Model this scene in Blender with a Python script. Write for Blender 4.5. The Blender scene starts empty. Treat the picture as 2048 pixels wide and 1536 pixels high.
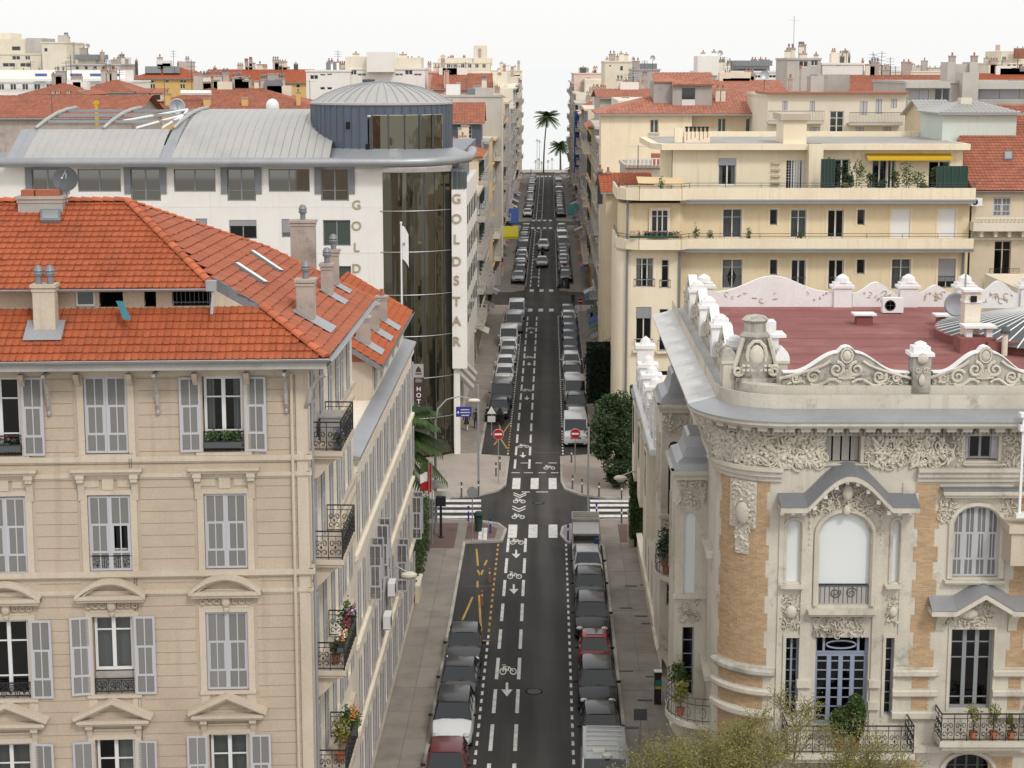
import bpy,math,random
import numpy as np
from mathutils import Vector,Matrix
# ------ camera, sky, sun, exposure
scn=bpy.context.scene
TH=math.radians(8.70)
FP=3300.0
CY=638.0
CAMZ=30.0
SK=0.0224
cd=bpy.data.cameras.new("camera")
cam=bpy.data.objects.new("camera",cd)
scn.collection.objects.link(cam)
cam.location=(0,0,CAMZ)
cam.rotation_euler=(math.pi/2-TH,0,0)
cd.sensor_width=36.0
cd.lens=FP*36.0/2048.0
cd.shift_y=-(768-CY)/2048.0
cd.clip_start=0.5
cd.clip_end=60000
scn.camera=cam
SUN_EL,SUN_ROT=math.radians(46),math.radians(152)
world=bpy.data.worlds.new("World");scn.world=world
world.use_nodes=True
wn,wl=world.node_tree.nodes,world.node_tree.links
wn.clear()
sky=wn.new("ShaderNodeTexSky");sky.sky_type='NISHITA';sky.sun_disc=False
sky.sun_elevation=SUN_EL;sky.sun_rotation=SUN_ROT
sky.air_density=1.0;sky.dust_density=4.0;sky.ozone_density=1.0
hs=wn.new("ShaderNodeHueSaturation");hs.inputs['Saturation'].default_value=0.30
cl=wn.new("ShaderNodeMix");cl.data_type='RGBA'
cl.inputs['Factor'].default_value=0.80
cl.inputs['B'].default_value=(9.6,9.55,9.5,1)
bg=wn.new("ShaderNodeBackground");bg.inputs['Strength'].default_value=0.14
wo=wn.new("ShaderNodeOutputWorld")
wl.new(sky.outputs[0],hs.inputs['Color']);wl.new(hs.outputs[0],cl.inputs['A'])
wl.new(cl.outputs['Result'],bg.inputs[0]);wl.new(bg.outputs[0],wo.inputs[0])
sd=bpy.data.lights.new("sun",'SUN');sun=bpy.data.objects.new("sun",sd)
scn.collection.objects.link(sun)
sd.energy=1.5;sd.angle=math.radians(10);sd.color=(1.0,0.955,0.89)
sun.rotation_euler=(math.pi/2-SUN_EL,0,math.radians(28));sun.location=(0,0,90)
scn.view_settings.view_transform='Standard';scn.view_settings.look='None'
scn.view_settings.gamma=1.0;scn.view_settings.use_curve_mapping=False
scn.view_settings.exposure=-0.18
scn.render.engine='CYCLES'
scn.cycles.max_bounces=6;scn.cycles.diffuse_bounces=3;scn.cycles.glossy_bounces=3
scn.cycles.transmission_bounces=4;scn.cycles.transparent_max_bounces=6
scn.cycles.use_denoising=True
scn.cycles.caustics_reflective=False;scn.cycles.caustics_refractive=False
COL=scn.collection
rnd=random.Random(7)
# ------ places seen from the roof
def tang(py):return math.tan(TH+math.atan((py-CY)/FP))
def zat(py,Y):return CAMZ-Y*tang(py)
def dep(Y,z):return Y*math.cos(TH)+(CAMZ-z)*math.sin(TH)
def xat(px,py,Y):return(px-1024)/FP*dep(Y,zat(py,Y))
def at(px,py,Y):return Vector((xat(px,py,Y),Y,zat(py,Y)))
def gy(py,z=0.0):return(CAMZ-z)/tang(py)
def gat(px,py,z=0.0):
 Y=gy(py,z);return Vector(((px-1024)/FP*dep(Y,z),Y,z))
def S(u,d,z=0.0):return Vector((u+SK*d,d,z))
# ------ mesh builder
class MB:
 def __init__(s):s.v=[];s.f=[]
 def add(s,vs,fs):
  n=len(s.v);s.v.extend([tuple(p)for p in vs]);s.f.extend([tuple(i+n for i in f)for f in fs])
 def box(s,x0,y0,z0,x1,y1,z1):
  if x0>x1:x0,x1=x1,x0
  if y0>y1:y0,y1=y1,y0
  if z0>z1:z0,z1=z1,z0
  s.add([(x0,y0,z0),(x1,y0,z0),(x1,y1,z0),(x0,y1,z0),(x0,y0,z1),(x1,y0,z1),(x1,y1,z1),(x0,y1,z1)],[(0,3,2,1),(4,5,6,7),(0,1,5,4),(1,2,6,5),(2,3,7,6),(3,0,4,7)])
 def quad(s,a,b,c,d):s.add([a,b,c,d],[(0,1,2,3)])
 def poly(s,pts):s.add(pts,[tuple(range(len(pts)))])
 def slab(s,pts,t):
  """polygon (3d, planar) given thickness along -normal"""
  P=[Vector(p)for p in pts]
  k=len(P);n=Vector()
  for i in range(k):n+=(P[i]-P[0]).cross(P[(i+1)%k]-P[0])
  n.normalize();Q=[p-n*t for p in P]
  s.add(P+Q,[tuple(range(k)),tuple(range(2*k-1,k-1,-1))]+[((i+1)%k,i,k+i,k+(i+1)%k)for i in range(k)])
 def ext(s,pts,y0,y1):
  """xz outline extruded along y"""
  k=len(pts)
  s.add([(p[0],y0,p[1])for p in pts]+[(p[0],y1,p[1])for p in pts],[tuple(range(k)),tuple(range(2*k-1,k-1,-1))]+[((i+1)%k,i,k+i,k+(i+1)%k)for i in range(k)])
 def extx(s,pts,x0,x1):
  """yz outline extruded along x"""
  k=len(pts)
  s.add([(x0,p[0],p[1])for p in pts]+[(x1,p[0],p[1])for p in pts],[tuple(range(k-1,-1,-1)),tuple(range(k,2*k))]+[(i,(i+1)%k,k+(i+1)%k,k+i)for i in range(k)])
 def tube(s,p,q,r,n=6,r2=None,caps=True):
  p=Vector(p);q=Vector(q);r2=r if r2 is None else r2
  d=(q-p)
  if d.length<1e-6:return
  d.normalize()
  a=d.orthogonal().normalized();b=d.cross(a)
  vs=[]
  for c,rr in((p,r),(q,r2)):
   for i in range(n):
    t=2*math.pi*i/n;vs.append(c+(a*math.cos(t)+b*math.sin(t))*rr)
  fs=[(i,(i+1)%n,n+(i+1)%n,n+i)for i in range(n)]
  if caps:fs+=[tuple(range(n-1,-1,-1)),tuple(range(n,2*n))]
  s.add(vs,fs)
 def path(s,pts,r,n=5):
  """swept tube with joined rings"""
  P=[Vector(p)for p in pts];k=len(P);vs=[]
  R=r if isinstance(r,(list,tuple))else[r]*k
  up=None
  for i in range(k):
   d=(P[min(i+1,k-1)]-P[max(i-1,0)]).normalized()
   if up is None:a=d.orthogonal().normalized()
   else:
    a=up-d*up.dot(d)
    a=a.normalized()if a.length>1e-5 else d.orthogonal().normalized()
   up=a;b=d.cross(a)
   for j in range(n):
    t=2*math.pi*j/n;vs.append(P[i]+(a*math.cos(t)+b*math.sin(t))*R[i])
  fs=[(i*n+j,i*n+(j+1)%n,(i+1)*n+(j+1)%n,(i+1)*n+j)for i in range(k-1)for j in range(n)]
  fs+=[tuple(range(n-1,-1,-1)),tuple(range((k-1)*n,k*n))]
  s.add(vs,fs)
 def lathe(s,prof,n=16,c=(0,0,0),a0=0.0,a1=2*math.pi,sx=1.0,sy=1.0):
  full=abs(a1-a0-2*math.pi)<1e-4
  m=n if full else n+1;vs=[]
  for r,z in prof:
   for i in range(m):
    t=a0+(a1-a0)*i/n
    vs.append((c[0]+r*sx*math.cos(t),c[1]+r*sy*math.sin(t),c[2]+z))
  fs=[]
  for k in range(len(prof)-1):
   for i in range(n):
    j=(i+1)%m
    fs.append((k*m+i,k*m+j,(k+1)*m+j,(k+1)*m+i))
  if full:
   if prof[0][0]>1e-4:fs.append(tuple(range(m-1,-1,-1)))
   if prof[-1][0]>1e-4:fs.append(tuple(range((len(prof)-1)*m,len(prof)*m)))
  s.add(vs,fs)
 def blob(s,c,r,n=6,k=4,rot=None):
  if not isinstance(r,(tuple,list,Vector)):r=(r,r,r)
  vs=[];c=Vector(c)
  for j in range(k+1):
   ph=math.pi*j/k
   for i in range(n):
    t=2*math.pi*i/n
    p=Vector((r[0]*math.sin(ph)*math.cos(t),r[1]*math.sin(ph)*math.sin(t),r[2]*math.cos(ph)))
    if rot is not None:p=rot@p
    vs.append(c+p)
  s.add(vs,[(j*n+i,(j+1)*n+i,(j+1)*n+(i+1)%n,j*n+(i+1)%n)for j in range(k)for i in range(n)])
 def merge(s,o,M=None):
  s.add([M@Vector(p)for p in o.v]if M is not None else o.v,o.f)
 def mesh(s,name,mat,smooth=False):
  me=bpy.data.meshes.new(name)
  me.from_pydata([tuple(p)for p in s.v],[],s.f)
  if smooth:
   me.polygons.foreach_set('use_smooth',[True]*len(me.polygons))
   if smooth!='all':
    try:me.set_sharp_from_angle(angle=math.radians(40))
    except Exception:pass
  if mat:me.materials.append(mat)
  me.validate();me.update()
  return me
CACHE={}
def cached(key,fn):
 if key not in CACHE:CACHE[key]=fn()
 return CACHE[key]
def tag(o,label=None,cat=None,group=None,kind=None):
 if label:o['label']=label
 if cat:o['category']=cat
 if group:o['group']=group
 if kind:o['kind']=kind
 return o
def link(name,data,parent=None,M=None):
 o=bpy.data.objects.new(name,data);COL.objects.link(o)
 if parent is not None:o.parent=parent
 if M is not None:o.matrix_basis=M
 return o
def empty(name,loc,rz=0.0,**k):
 o=link(name,None,None,Matrix.Translation(Vector(loc))@Matrix.Rotation(rz,4,'Z'))
 o.empty_display_size=0.3
 return tag(o,**k)
def wm(o):
 M=o.matrix_basis.copy();p=o.parent
 while p is not None:M=p.matrix_basis@M;p=p.parent
 return M
def add(name,mb,mat,parent=None,W=None,smooth=False,**k):
 """mb (or mesh data) placed at world matrix W (identity: world coordinates) under parent"""
 me=mb.mesh(name,mat,smooth)if isinstance(mb,MB)else mb
 M=W if W is not None else Matrix()
 if parent is not None:M=wm(parent).inverted()@M
 return tag(link(name,me,parent,M),**k)
def sub(name,mb,mat,parent,smooth=False,**k):
 me=mb.mesh(name,mat,smooth)if isinstance(mb,MB)else mb
 return tag(link(name,me,parent,None),**k)
def copy_tree(o,parent=None,M=None):
 c=o.copy();COL.objects.link(c)
 c.parent=parent
 if M is not None:c.matrix_basis=M
 for ch in list(KIDS.get(o.name,[])):copy_tree(ch,c)
 return c
KIDS={}
def freeze_kids():
 KIDS.clear()
 for o in bpy.data.objects:
  if o.parent is not None:KIDS.setdefault(o.parent.name,[]).append(o)
class Face:
 """vertical facade frame: x to the right seen from outside, -y outwards, z up"""
 def __init__(s,loc,rz=0.0):
  s.o=Vector((loc[0],loc[1],0));s.rz=rz
  s.M=Matrix.Translation(s.o)@Matrix.Rotation(rz,4,'Z')
 def T(s,x=0,y=0,z=0,rz=0.0):
  M=s.M@Matrix.Translation(Vector((x,y,z)))
  return M@Matrix.Rotation(rz,4,'Z')if rz else M
 def at(s,px,py,y=0.0):
  ray=Vector(((px-1024)/FP,0,0))
  up=-(py-CY)/FP
  d=Vector((ray.x,math.cos(TH)+up*math.sin(TH),-math.sin(TH)+up*math.cos(TH)))
  n=Vector((-math.sin(s.rz),math.cos(s.rz),0))
  c=Vector((0,0,CAMZ))
  t=(n.dot(s.o-c)+y)/n.dot(d)
  p=c+d*t
  l=s.M.inverted()@p
  return l.x,l.z
# ------ materials
def new_mat(name):
 m=bpy.data.materials.new(name);m.use_nodes=True
 nt=m.node_tree;b=nt.nodes.get('Principled BSDF')
 return m,nt,b
def node(nt,t,**k):
 n=nt.nodes.new(t)
 for a,v in k.items():
  if a in n.inputs:n.inputs[a].default_value=v
  else:setattr(n,a,v)
 return n
def plain(name,col,rough=0.6,metal=0.0,spec=0.5,vary=0.0,coat=0.0):
 m,nt,b=new_mat(name)
 b.inputs['Base Color'].default_value=(*col,1);b.inputs['Roughness'].default_value=rough
 b.inputs['Metallic'].default_value=metal;b.inputs['Specular IOR Level'].default_value=spec
 if coat:b.inputs['Coat Weight'].default_value=coat;b.inputs['Coat Roughness'].default_value=0.03
 if vary:
  oi=node(nt,'ShaderNodeObjectInfo')
  hsv=node(nt,'ShaderNodeHueSaturation');hsv.inputs['Color'].default_value=(*col,1)
  mr=node(nt,'ShaderNodeMapRange');mr.inputs[3].default_value=1-vary;mr.inputs[4].default_value=1+vary
  nt.links.new(oi.outputs['Random'],mr.inputs[0]);nt.links.new(mr.outputs[0],hsv.inputs['Value'])
  nt.links.new(hsv.outputs[0],b.inputs['Base Color'])
 return m
def weathered(name,col,dirt=None,scale=0.35,amount=0.5,rough=0.85,streak=0.5,bump=0.15,fine=18.0,metal=0.0,island=0.0,soot=0.0):
 """a matt wall or stone: broad patches, vertical rain streaks, fine grain"""
 dirt=dirt or tuple(c*0.62 for c in col)
 m,nt,b=new_mat(name);L=nt.links.new
 geo=node(nt,'ShaderNodeNewGeometry')
 n1=node(nt,'ShaderNodeTexNoise',Scale=scale,Detail=5.0,Roughness=0.62)
 L(geo.outputs['Position'],n1 .inputs['Vector'])
 mp=node(nt,'ShaderNodeMapping');mp.inputs['Scale'].default_value=(2.2,2.2,0.12)
 L(geo.outputs['Position'],mp.inputs['Vector'])
 n2=node(nt,'ShaderNodeTexNoise',Scale=1.3,Detail=4.0,Roughness=0.6)
 L(mp.outputs[0],n2 .inputs['Vector'])
 n3=node(nt,'ShaderNodeTexNoise',Scale=fine,Detail=3.0)
 L(geo.outputs['Position'],n3 .inputs['Vector'])
 r1=node(nt,'ShaderNodeMapRange');r1 .inputs[1].default_value=0.45;r1 .inputs[2].default_value=0.75;r1 .inputs[4].default_value=amount
 L(n1 .outputs['Fac'],r1 .inputs[0])
 r2=node(nt,'ShaderNodeMapRange');r2 .inputs[1].default_value=0.52;r2 .inputs[2].default_value=0.8;r2 .inputs[4].default_value=streak
 L(n2 .outputs['Fac'],r2 .inputs[0])
 mx=node(nt,'ShaderNodeMath',operation='MAXIMUM');L(r1 .outputs[0],mx.inputs[0]);L(r2 .outputs[0],mx.inputs[1])
 mix=node(nt,'ShaderNodeMix',data_type='RGBA');mix.inputs['A'].default_value=(*col,1);mix.inputs['B'].default_value=(*dirt,1)
 L(mx.outputs[0],mix.inputs['Factor'])
 src=mix.outputs['Result']
 if soot:
  r4=node(nt,'ShaderNodeMapRange');r4 .inputs[1].default_value=0.56;r4 .inputs[2].default_value=0.68;r4 .inputs[4].default_value=soot
  n4=node(nt,'ShaderNodeTexNoise',Scale=1.1,Detail=7.0,Roughness=0.7);L(geo.outputs['Position'],n4 .inputs['Vector']);L(n4 .outputs['Fac'],r4 .inputs[0])
  m4=node(nt,'ShaderNodeMix',data_type='RGBA');m4 .inputs['B'].default_value=(0.10,0.095,0.085,1)
  L(src,m4 .inputs['A']);L(r4 .outputs[0],m4 .inputs['Factor']);src=m4 .outputs['Result']
 hv=node(nt,'ShaderNodeHueSaturation')
 v=node(nt,'ShaderNodeMapRange');v.inputs[1].default_value=0.3;v.inputs[2].default_value=0.7;v.inputs[3].default_value=0.93;v.inputs[4].default_value=1.07
 L(n3 .outputs['Fac'],v.inputs[0])
 vo=v.outputs[0]
 if island:
  v2=node(nt,'ShaderNodeMapRange');v2 .inputs[3].default_value=1-island;v2 .inputs[4].default_value=1+island
  oi=node(nt,'ShaderNodeObjectInfo');ad=node(nt,'ShaderNodeMath',operation='ADD');fr=node(nt,'ShaderNodeMath',operation='FRACT')
  L(geo.outputs['Random Per Island'],ad.inputs[0]);L(oi.outputs['Random'],ad.inputs[1]);L(ad.outputs[0],fr.inputs[0])
  L(fr.outputs[0],v2 .inputs[0])
  mm=node(nt,'ShaderNodeMath',operation='MULTIPLY');L(v.outputs[0],mm.inputs[0]);L(v2 .outputs[0],mm.inputs[1]);vo=mm.outputs[0]
 L(vo,hv.inputs['Value']);L(src,hv.inputs['Color']);L(hv.outputs[0],b.inputs['Base Color'])
 b.inputs['Roughness'].default_value=rough;b.inputs['Metallic'].default_value=metal
 b.inputs['Specular IOR Level'].default_value=0.3
 if bump:
  bp=node(nt,'ShaderNodeBump',Strength=bump,Distance=0.02);L(n3 .outputs['Fac'],bp.inputs['Height']);L(bp.outputs[0],b.inputs['Normal'])
 return m
def clear_glass(name,tint=(0.62,0.64,0.64),refl=0.2):
 m,nt,b=new_mat(name);L=nt.links.new;nt.nodes.remove(b)
 out=nt.nodes['Material Output']
 tr=node(nt,'ShaderNodeBsdfTransparent');tr.inputs[0].default_value=(*tint,1)
 gl=node(nt,'ShaderNodeBsdfGlossy');gl.inputs['Roughness'].default_value=0.04;gl.inputs[0].default_value=(0.9,0.92,0.95,1)
 fr=node(nt,'ShaderNodeFresnel',IOR=1.5);ml=node(nt,'ShaderNodeMath',operation='MULTIPLY_ADD');ml.inputs[1].default_value=0.5;ml.inputs[2].default_value=refl*0.1
 mx=node(nt,'ShaderNodeMixShader');L(fr.outputs[0],ml.inputs[0]);L(ml.outputs[0],mx.inputs[0]);L(tr.outputs[0],mx.inputs[1]);L(gl.outputs[0],mx.inputs[2]);L(mx.outputs[0],out.inputs[0])
 return m
M={}
M['stucco']=weathered('cream_stucco',(0.49,0.405,0.315),(0.36,0.285,0.21),amount=0.6,streak=0.6)
M['stucco_light']=weathered('light_stone_trim',(0.56,0.485,0.39),(0.38,0.31,0.235),amount=0.6,streak=0.6)
M['grooves']=plain('stucco_joint_shade',(0.36,0.29,0.22),0.9)  # dark joint colour with the groove shade painted in
M['annex']=weathered('pale_render',(0.80,0.73,0.61),(0.56,0.48,0.37),amount=0.5)
M['villa']=weathered('villa_stone',(0.60,0.56,0.475),(0.36,0.325,0.26),amount=0.7,streak=0.7,soot=0.4)
M['villa_white']=weathered('white_painted_stone',(0.80,0.80,0.80),(0.62,0.58,0.52),amount=0.45,streak=0.3)
M['villa_orn']=weathered('carved_stone',(0.62,0.575,0.485),(0.34,0.30,0.235),scale=0.9,amount=0.6,streak=0.3,soot=0.6)
M['soot_and_shade']=weathered('soot_and_shade_stone',(0.48,0.455,0.40),(0.13,0.12,0.10),scale=0.7,amount=1.0,streak=0.8,soot=1.0)  # soot, darkened further to paint shade behind carving
M['yellow']=weathered('yellow_render',(0.80,0.665,0.45),(0.62,0.49,0.31),amount=0.5,streak=0.75)
M['yellow_lt']=weathered('pale_yellow_render',(0.84,0.74,0.56),(0.64,0.53,0.38),amount=0.5,streak=0.75)
M['white_wall']=weathered('white_render',(0.80,0.785,0.75),(0.66,0.62,0.55),amount=0.35,streak=0.45)
M['tile']=weathered('orange_clay_tile',(0.39,0.105,0.043),(0.26,0.068,0.032),scale=0.6,amount=0.6,streak=0.2,island=0.09,rough=0.75,soot=0.3)
M['tile_side']=weathered('red_clay_tile',(0.37,0.125,0.072),(0.29,0.095,0.058),scale=0.6,amount=0.5,streak=0.2,island=0.10,rough=0.75)
M['tile_old']=weathered('faded_red_tile',(0.36,0.135,0.082),(0.25,0.105,0.072),scale=0.8,amount=0.7,streak=0.4,island=0.14)
M['tile_salmon']=weathered('salmon_tile',(0.44,0.19,0.13),(0.32,0.135,0.09),scale=0.9,amount=0.6,streak=0.5,island=0.15)
M['coping_stone']=weathered('coping_stone',(0.60,0.595,0.58),(0.42,0.41,0.39),scale=1.0,amount=0.7,streak=0.2)
M['ridge']=weathered('ridge_tile_clay',(0.47,0.135,0.065),(0.34,0.10,0.06),scale=1.2,amount=0.6,island=0.2)
M['zinc']=weathered('zinc_sheet',(0.37,0.38,0.40),(0.28,0.285,0.30),scale=0.5,amount=0.6,streak=0.5,rough=0.42,metal=0.45,bump=0.03)
M['zinc_pale']=weathered('pale_zinc',(0.46,0.45,0.43),(0.36,0.36,0.365),scale=0.35,amount=0.7,streak=0.6,rough=0.5,metal=0.3,bump=0.03)
M['zinc_dark']=weathered('dark_zinc',(0.23,0.24,0.26),(0.17,0.175,0.19),scale=0.5,amount=0.5,rough=0.5,metal=0.3,bump=0.03)
M['drum']=weathered('slate_blue_cladding',(0.12,0.145,0.185),(0.085,0.10,0.13),scale=0.4,amount=0.6,rough=0.45,metal=0.3,bump=0.02)
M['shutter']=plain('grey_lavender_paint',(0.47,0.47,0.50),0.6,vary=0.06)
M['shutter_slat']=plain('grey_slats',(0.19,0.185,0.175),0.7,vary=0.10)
M['frame_white']=plain('white_window_paint',(0.68,0.68,0.67),0.5)
M['frame_grey']=plain('grey_window_paint',(0.25,0.265,0.28),0.5)
M['frame_blue']=plain('blue_grey_paint',(0.26,0.30,0.39),0.5)
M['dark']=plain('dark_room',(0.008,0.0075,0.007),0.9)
M['glass']=clear_glass('window_glass')
M['black_glass']=plain('dark_glass',(0.03,0.035,0.035),0.06,spec=0.7)
M['mirror_glass']=plain('mirror_window_glass',(0.22,0.215,0.20),0.03,metal=0.85)
M['green_glass']=plain('green_glass',(0.06,0.085,0.08),0.05,spec=0.9)
M['curtain']=plain('curtain_cloth',(0.62,0.60,0.56),0.9,vary=0.12)
M['curtain_grey']=plain('grey_curtain',(0.32,0.33,0.33),0.9,vary=0.2)
M['iron']=plain('black_wrought_iron',(0.025,0.027,0.030),0.5,metal=0.3)
M['iron_grey']=plain('grey_ironwork',(0.09,0.10,0.105),0.6,metal=0.3)
M['steel']=plain('galvanised_steel',(0.42,0.43,0.44),0.45,metal=0.6)
M['white']=plain('white_paint',(0.80,0.80,0.79),0.5)
M['blind']=plain('white_roller_blind',(0.70,0.73,0.73),0.6)
M['brick']=weathered('ochre_brick',(0.47,0.32,0.185),(0.33,0.22,0.13),scale=1.5,amount=0.4,streak=0.25,island=0.11)
M['mortar']=plain('mortar',(0.56,0.49,0.39),0.95)
M['membrane']=weathered('red_roof_membrane',(0.235,0.083,0.076),(0.37,0.17,0.155),scale=0.45,amount=0.85,streak=0.3,soot=0.15,rough=0.8,bump=0.08)
M['concrete']=weathered('grey_concrete',(0.40,0.385,0.36),(0.27,0.255,0.235),amount=0.7,streak=0.6,soot=0.3)
M['chimney_r']=weathered('chimney_render',(0.44,0.38,0.33),(0.28,0.24,0.21),scale=1.0,amount=0.8,streak=0.7,soot=0.4)
M['leaf']=plain('leaf_green',(0.045,0.085,0.022),0.6)
def leafmat(name,a,b_,rough=0.55):
 m,nt,b=new_mat(name);L=nt.links.new
 geo=node(nt,'ShaderNodeNewGeometry')
 mix=node(nt,'ShaderNodeMix',data_type='RGBA');mix.inputs['A'].default_value=(*a,1);mix.inputs['B'].default_value=(*b_,1)
 L(geo.outputs['Random Per Island'],mix.inputs['Factor']);L(mix.outputs['Result'],b.inputs['Base Color'])
 b.inputs['Roughness'].default_value=rough
 b.inputs['Specular IOR Level'].default_value=0.25
 return m
M['leaf_dark']=leafmat('dark_leaves',(0.012,0.028,0.010),(0.040,0.075,0.022))
M['leaf_mid']=leafmat('green_leaves',(0.030,0.060,0.016),(0.085,0.140,0.035))
M['leaf_hedge']=leafmat('hedge_leaves',(0.022,0.045,0.010),(0.060,0.095,0.022))
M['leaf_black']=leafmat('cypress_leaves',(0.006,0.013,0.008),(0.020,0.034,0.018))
M['leaf_bud']=leafmat('budding_leaves',(0.10,0.105,0.02),(0.24,0.225,0.055))
M['twig']=plain('twig_bark',(0.16,0.125,0.085),0.9)
M['bark']=weathered('bark',(0.13,0.10,0.075),(0.07,0.055,0.04),scale=3.0,amount=0.8)
M['flower_r']=plain('magenta_petals',(0.30,0.02,0.09),0.7)
M['flower_p']=plain('violet_petals',(0.26,0.18,0.42),0.7)
M['flower_w']=plain('white_petals',(0.75,0.70,0.70),0.7)
M['flower_o']=plain('orange_petals',(0.60,0.22,0.05),0.7)
M['terracotta']=plain('terracotta',(0.38,0.14,0.07),0.85)
# ------ shared builders
def wall(face,root,x0,x1,z0,z1,ops,mat,t=0.24,name='wall',room=1.0,y=0.0,W=None,**k):
 """a facade sheet pierced by real openings with reveals; dark rooms behind it"""
 xs=sorted(set([x0,x1]+[min(max(v,x0),x1)for o in ops for v in(o[0],o[2])]))
 zs=sorted(set([z0,z1]+[min(max(v,z0),z1)for o in ops for v in(o[1],o[3])]))
 mb=MB();rm=MB()
 def inside(a,b):
  return any(o[0]-1e-6<=a<=o[2]+1e-6 and o[1]-1e-6<=b<=o[3]+1e-6 for o in ops)
 for i in range(len(xs)-1):
  run=None
  for j in range(len(zs)-1):
   hole=inside((xs[i]+xs[i+1])/2,(zs[j]+zs[j+1])/2)
   if not hole:
    if run is None:run=zs[j]
   if(hole or j==len(zs)-2)and run is not None:
    top=zs[j]if hole else zs[j+1]
    mb.quad((xs[i],0,run),(xs[i+1],0,run),(xs[i+1],0,top),(xs[i],0,top));run=None
 for(a,b,c,d)in ops:
  mb.quad((a,0,b),(a,0,d),(a,t,d),(a,t,b));mb.quad((c,0,d),(c,0,b),(c,t,b),(c,t,d))
  mb.quad((a,0,d),(c,0,d),(c,t,d),(a,t,d));mb.quad((c,0,b),(a,0,b),(a,t,b),(c,t,b))
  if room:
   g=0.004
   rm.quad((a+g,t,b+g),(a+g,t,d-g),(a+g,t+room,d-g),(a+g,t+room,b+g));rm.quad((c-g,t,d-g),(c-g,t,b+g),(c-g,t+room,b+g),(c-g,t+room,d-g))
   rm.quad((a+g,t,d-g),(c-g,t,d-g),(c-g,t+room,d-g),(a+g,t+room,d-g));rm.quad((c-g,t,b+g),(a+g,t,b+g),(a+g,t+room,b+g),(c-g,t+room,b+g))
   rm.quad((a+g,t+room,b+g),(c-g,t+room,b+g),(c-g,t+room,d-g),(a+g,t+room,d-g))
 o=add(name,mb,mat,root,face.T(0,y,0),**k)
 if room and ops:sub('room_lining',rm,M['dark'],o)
 return o
def rnd5(v):return round(v*20)/20.0
def win_meshes(w,h,leaves,rows,fm,fw,bar):
 def mk():
  f=MB();g=[]
  d=0.05
  f.box(-w/2,0,0,-w/2+fw,d,h);f.box(w/2-fw,0,0,w/2,d,h)
  f.box(-w/2+fw,0,h-fw,w/2-fw,d,h);f.box(-w/2+fw,0,0,w/2-fw,d,fw*1.2)
  lw=(w-2*fw)/leaves
  for i in range(1,leaves):f.box(-w/2+fw+lw*i-fw*0.7,-0.015,fw*1.2,-w/2+fw+lw*i+fw*0.7,d-0.004,h-fw)
  for r in rows:f.box(-w/2+fw,0.006,h*r-bar/2,w/2-fw,d-0.008,h*r+bar/2)
  p=MB()
  p.quad((-w/2+fw,0.03,fw*1.2),(w/2-fw,0.03,fw*1.2),(w/2-fw,0.03,h-fw),(-w/2+fw,0.03,h-fw))
  return f.mesh('window',fm),p
 return cached(('win',w,h,leaves,tuple(rows),fm.name,fw,bar),mk)
def curtain_mesh(w,h,kind,mat):
 def mk():
  m=MB();n=10
  def strip(xa,xb,pinch=0.0):
   pts=[]
   for i in range(n+1):
    x=xa+(xb-xa)*i/n;y=0.03*math.sin(i*2.4)
    pts.append((x,y))
   side=xa if abs(xa)>abs(xb)else xb
   rows=5
   vs=[]
   for j in range(rows+1):
    zz=h*j/rows
    sq=1.0
    if pinch:sq=1.0-pinch*max(0.0,1-abs(zz/h-0.35)*2.4)
    for(x,y)in pts:vs.append((side+(x-side)*sq,y,zz))
   m.add(vs,[(j*(n+1)+i,j*(n+1)+i+1,(j+1)*(n+1)+i+1,(j+1)*(n+1)+i)for j in range(rows)for i in range(n)])
  if kind=='full':strip(-w/2,w/2)
  elif kind=='sides':strip(-w/2,-w*0.27);strip(w*0.27,w/2)
  elif kind=='tied':strip(-w/2,-0.02,0.55);strip(0.02,w/2,0.55)
  elif kind=='left':strip(-w/2,w*0.02)
  elif kind=='right':strip(-w*0.02,w/2)
  return m.mesh('curtain',mat,True)
 return cached(('cur',w,h,kind,mat.name),mk)
def window(face,root,x,z,w,h,leaves=2,rows=(0.3,0.7),fm='frame_white',glass='glass',curtain=None,cm='curtain',fw=0.06,bar=0.035,y=0.15,parent=None,panes=1,W=None):
 w=rnd5(w);h=rnd5(h)
 fme,pm=win_meshes(w,h,leaves,rows,M[fm],fw,bar)
 o=add('window',fme,None,parent or root,W if W is not None else face.T(x,y,z))
 pme=cached(('pane',w,h,fw,glass),lambda:pm.mesh('pane',M[glass]))
 sub('pane',pme,None,o)
 if curtain:
  c=sub('curtain',curtain_mesh(w-0.12,h-0.12,curtain,M[cm]),None,o)
  c.matrix_basis=Matrix.Translation(Vector((0,0.16,0.06)))
 return o
def shutter_mesh(w,h,hole=None):
 def mk():
  f=MB();s=MB();t=0.04;st=0.07
  f.box(-w/2,0,0,-w/2+st,t,h);f.box(w/2-st,0,0,w/2,t,h)
  f.box(-0.018,0.004,st,0.018,t-0.004,h-st)
  cuts=[0,0.235*h,0.60*h,h-st]
  for c in cuts:f.box(-w/2+st,0.002,c,w/2-st,t-0.002,c+st)
  for k in range(3):
   z0=cuts[k]+st;z1=cuts[k+1]
   if k==1:
    f.box(-w/2+st,0.001,z0,-w/2+st+0.045,t-0.001,z1);f.box(w/2-st-0.045,0.001,z0,w/2-st,t-0.001,z1)
   if hole==k:continue
   n=max(3,int((z1-z0)/0.055));p=(z1-z0)/n
   for i in range(n):
    zz=z0+p*i
    s.add([(-w/2+st,0.008,zz),(w/2-st,0.008,zz),(w/2-st,t-0.008,zz+p*0.95),(-w/2+st,t-0.008,zz+p*0.95)],[(0,1,2,3)])
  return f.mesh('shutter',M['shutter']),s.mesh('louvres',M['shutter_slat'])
 return cached(('shut',w,h,hole),mk)
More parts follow.
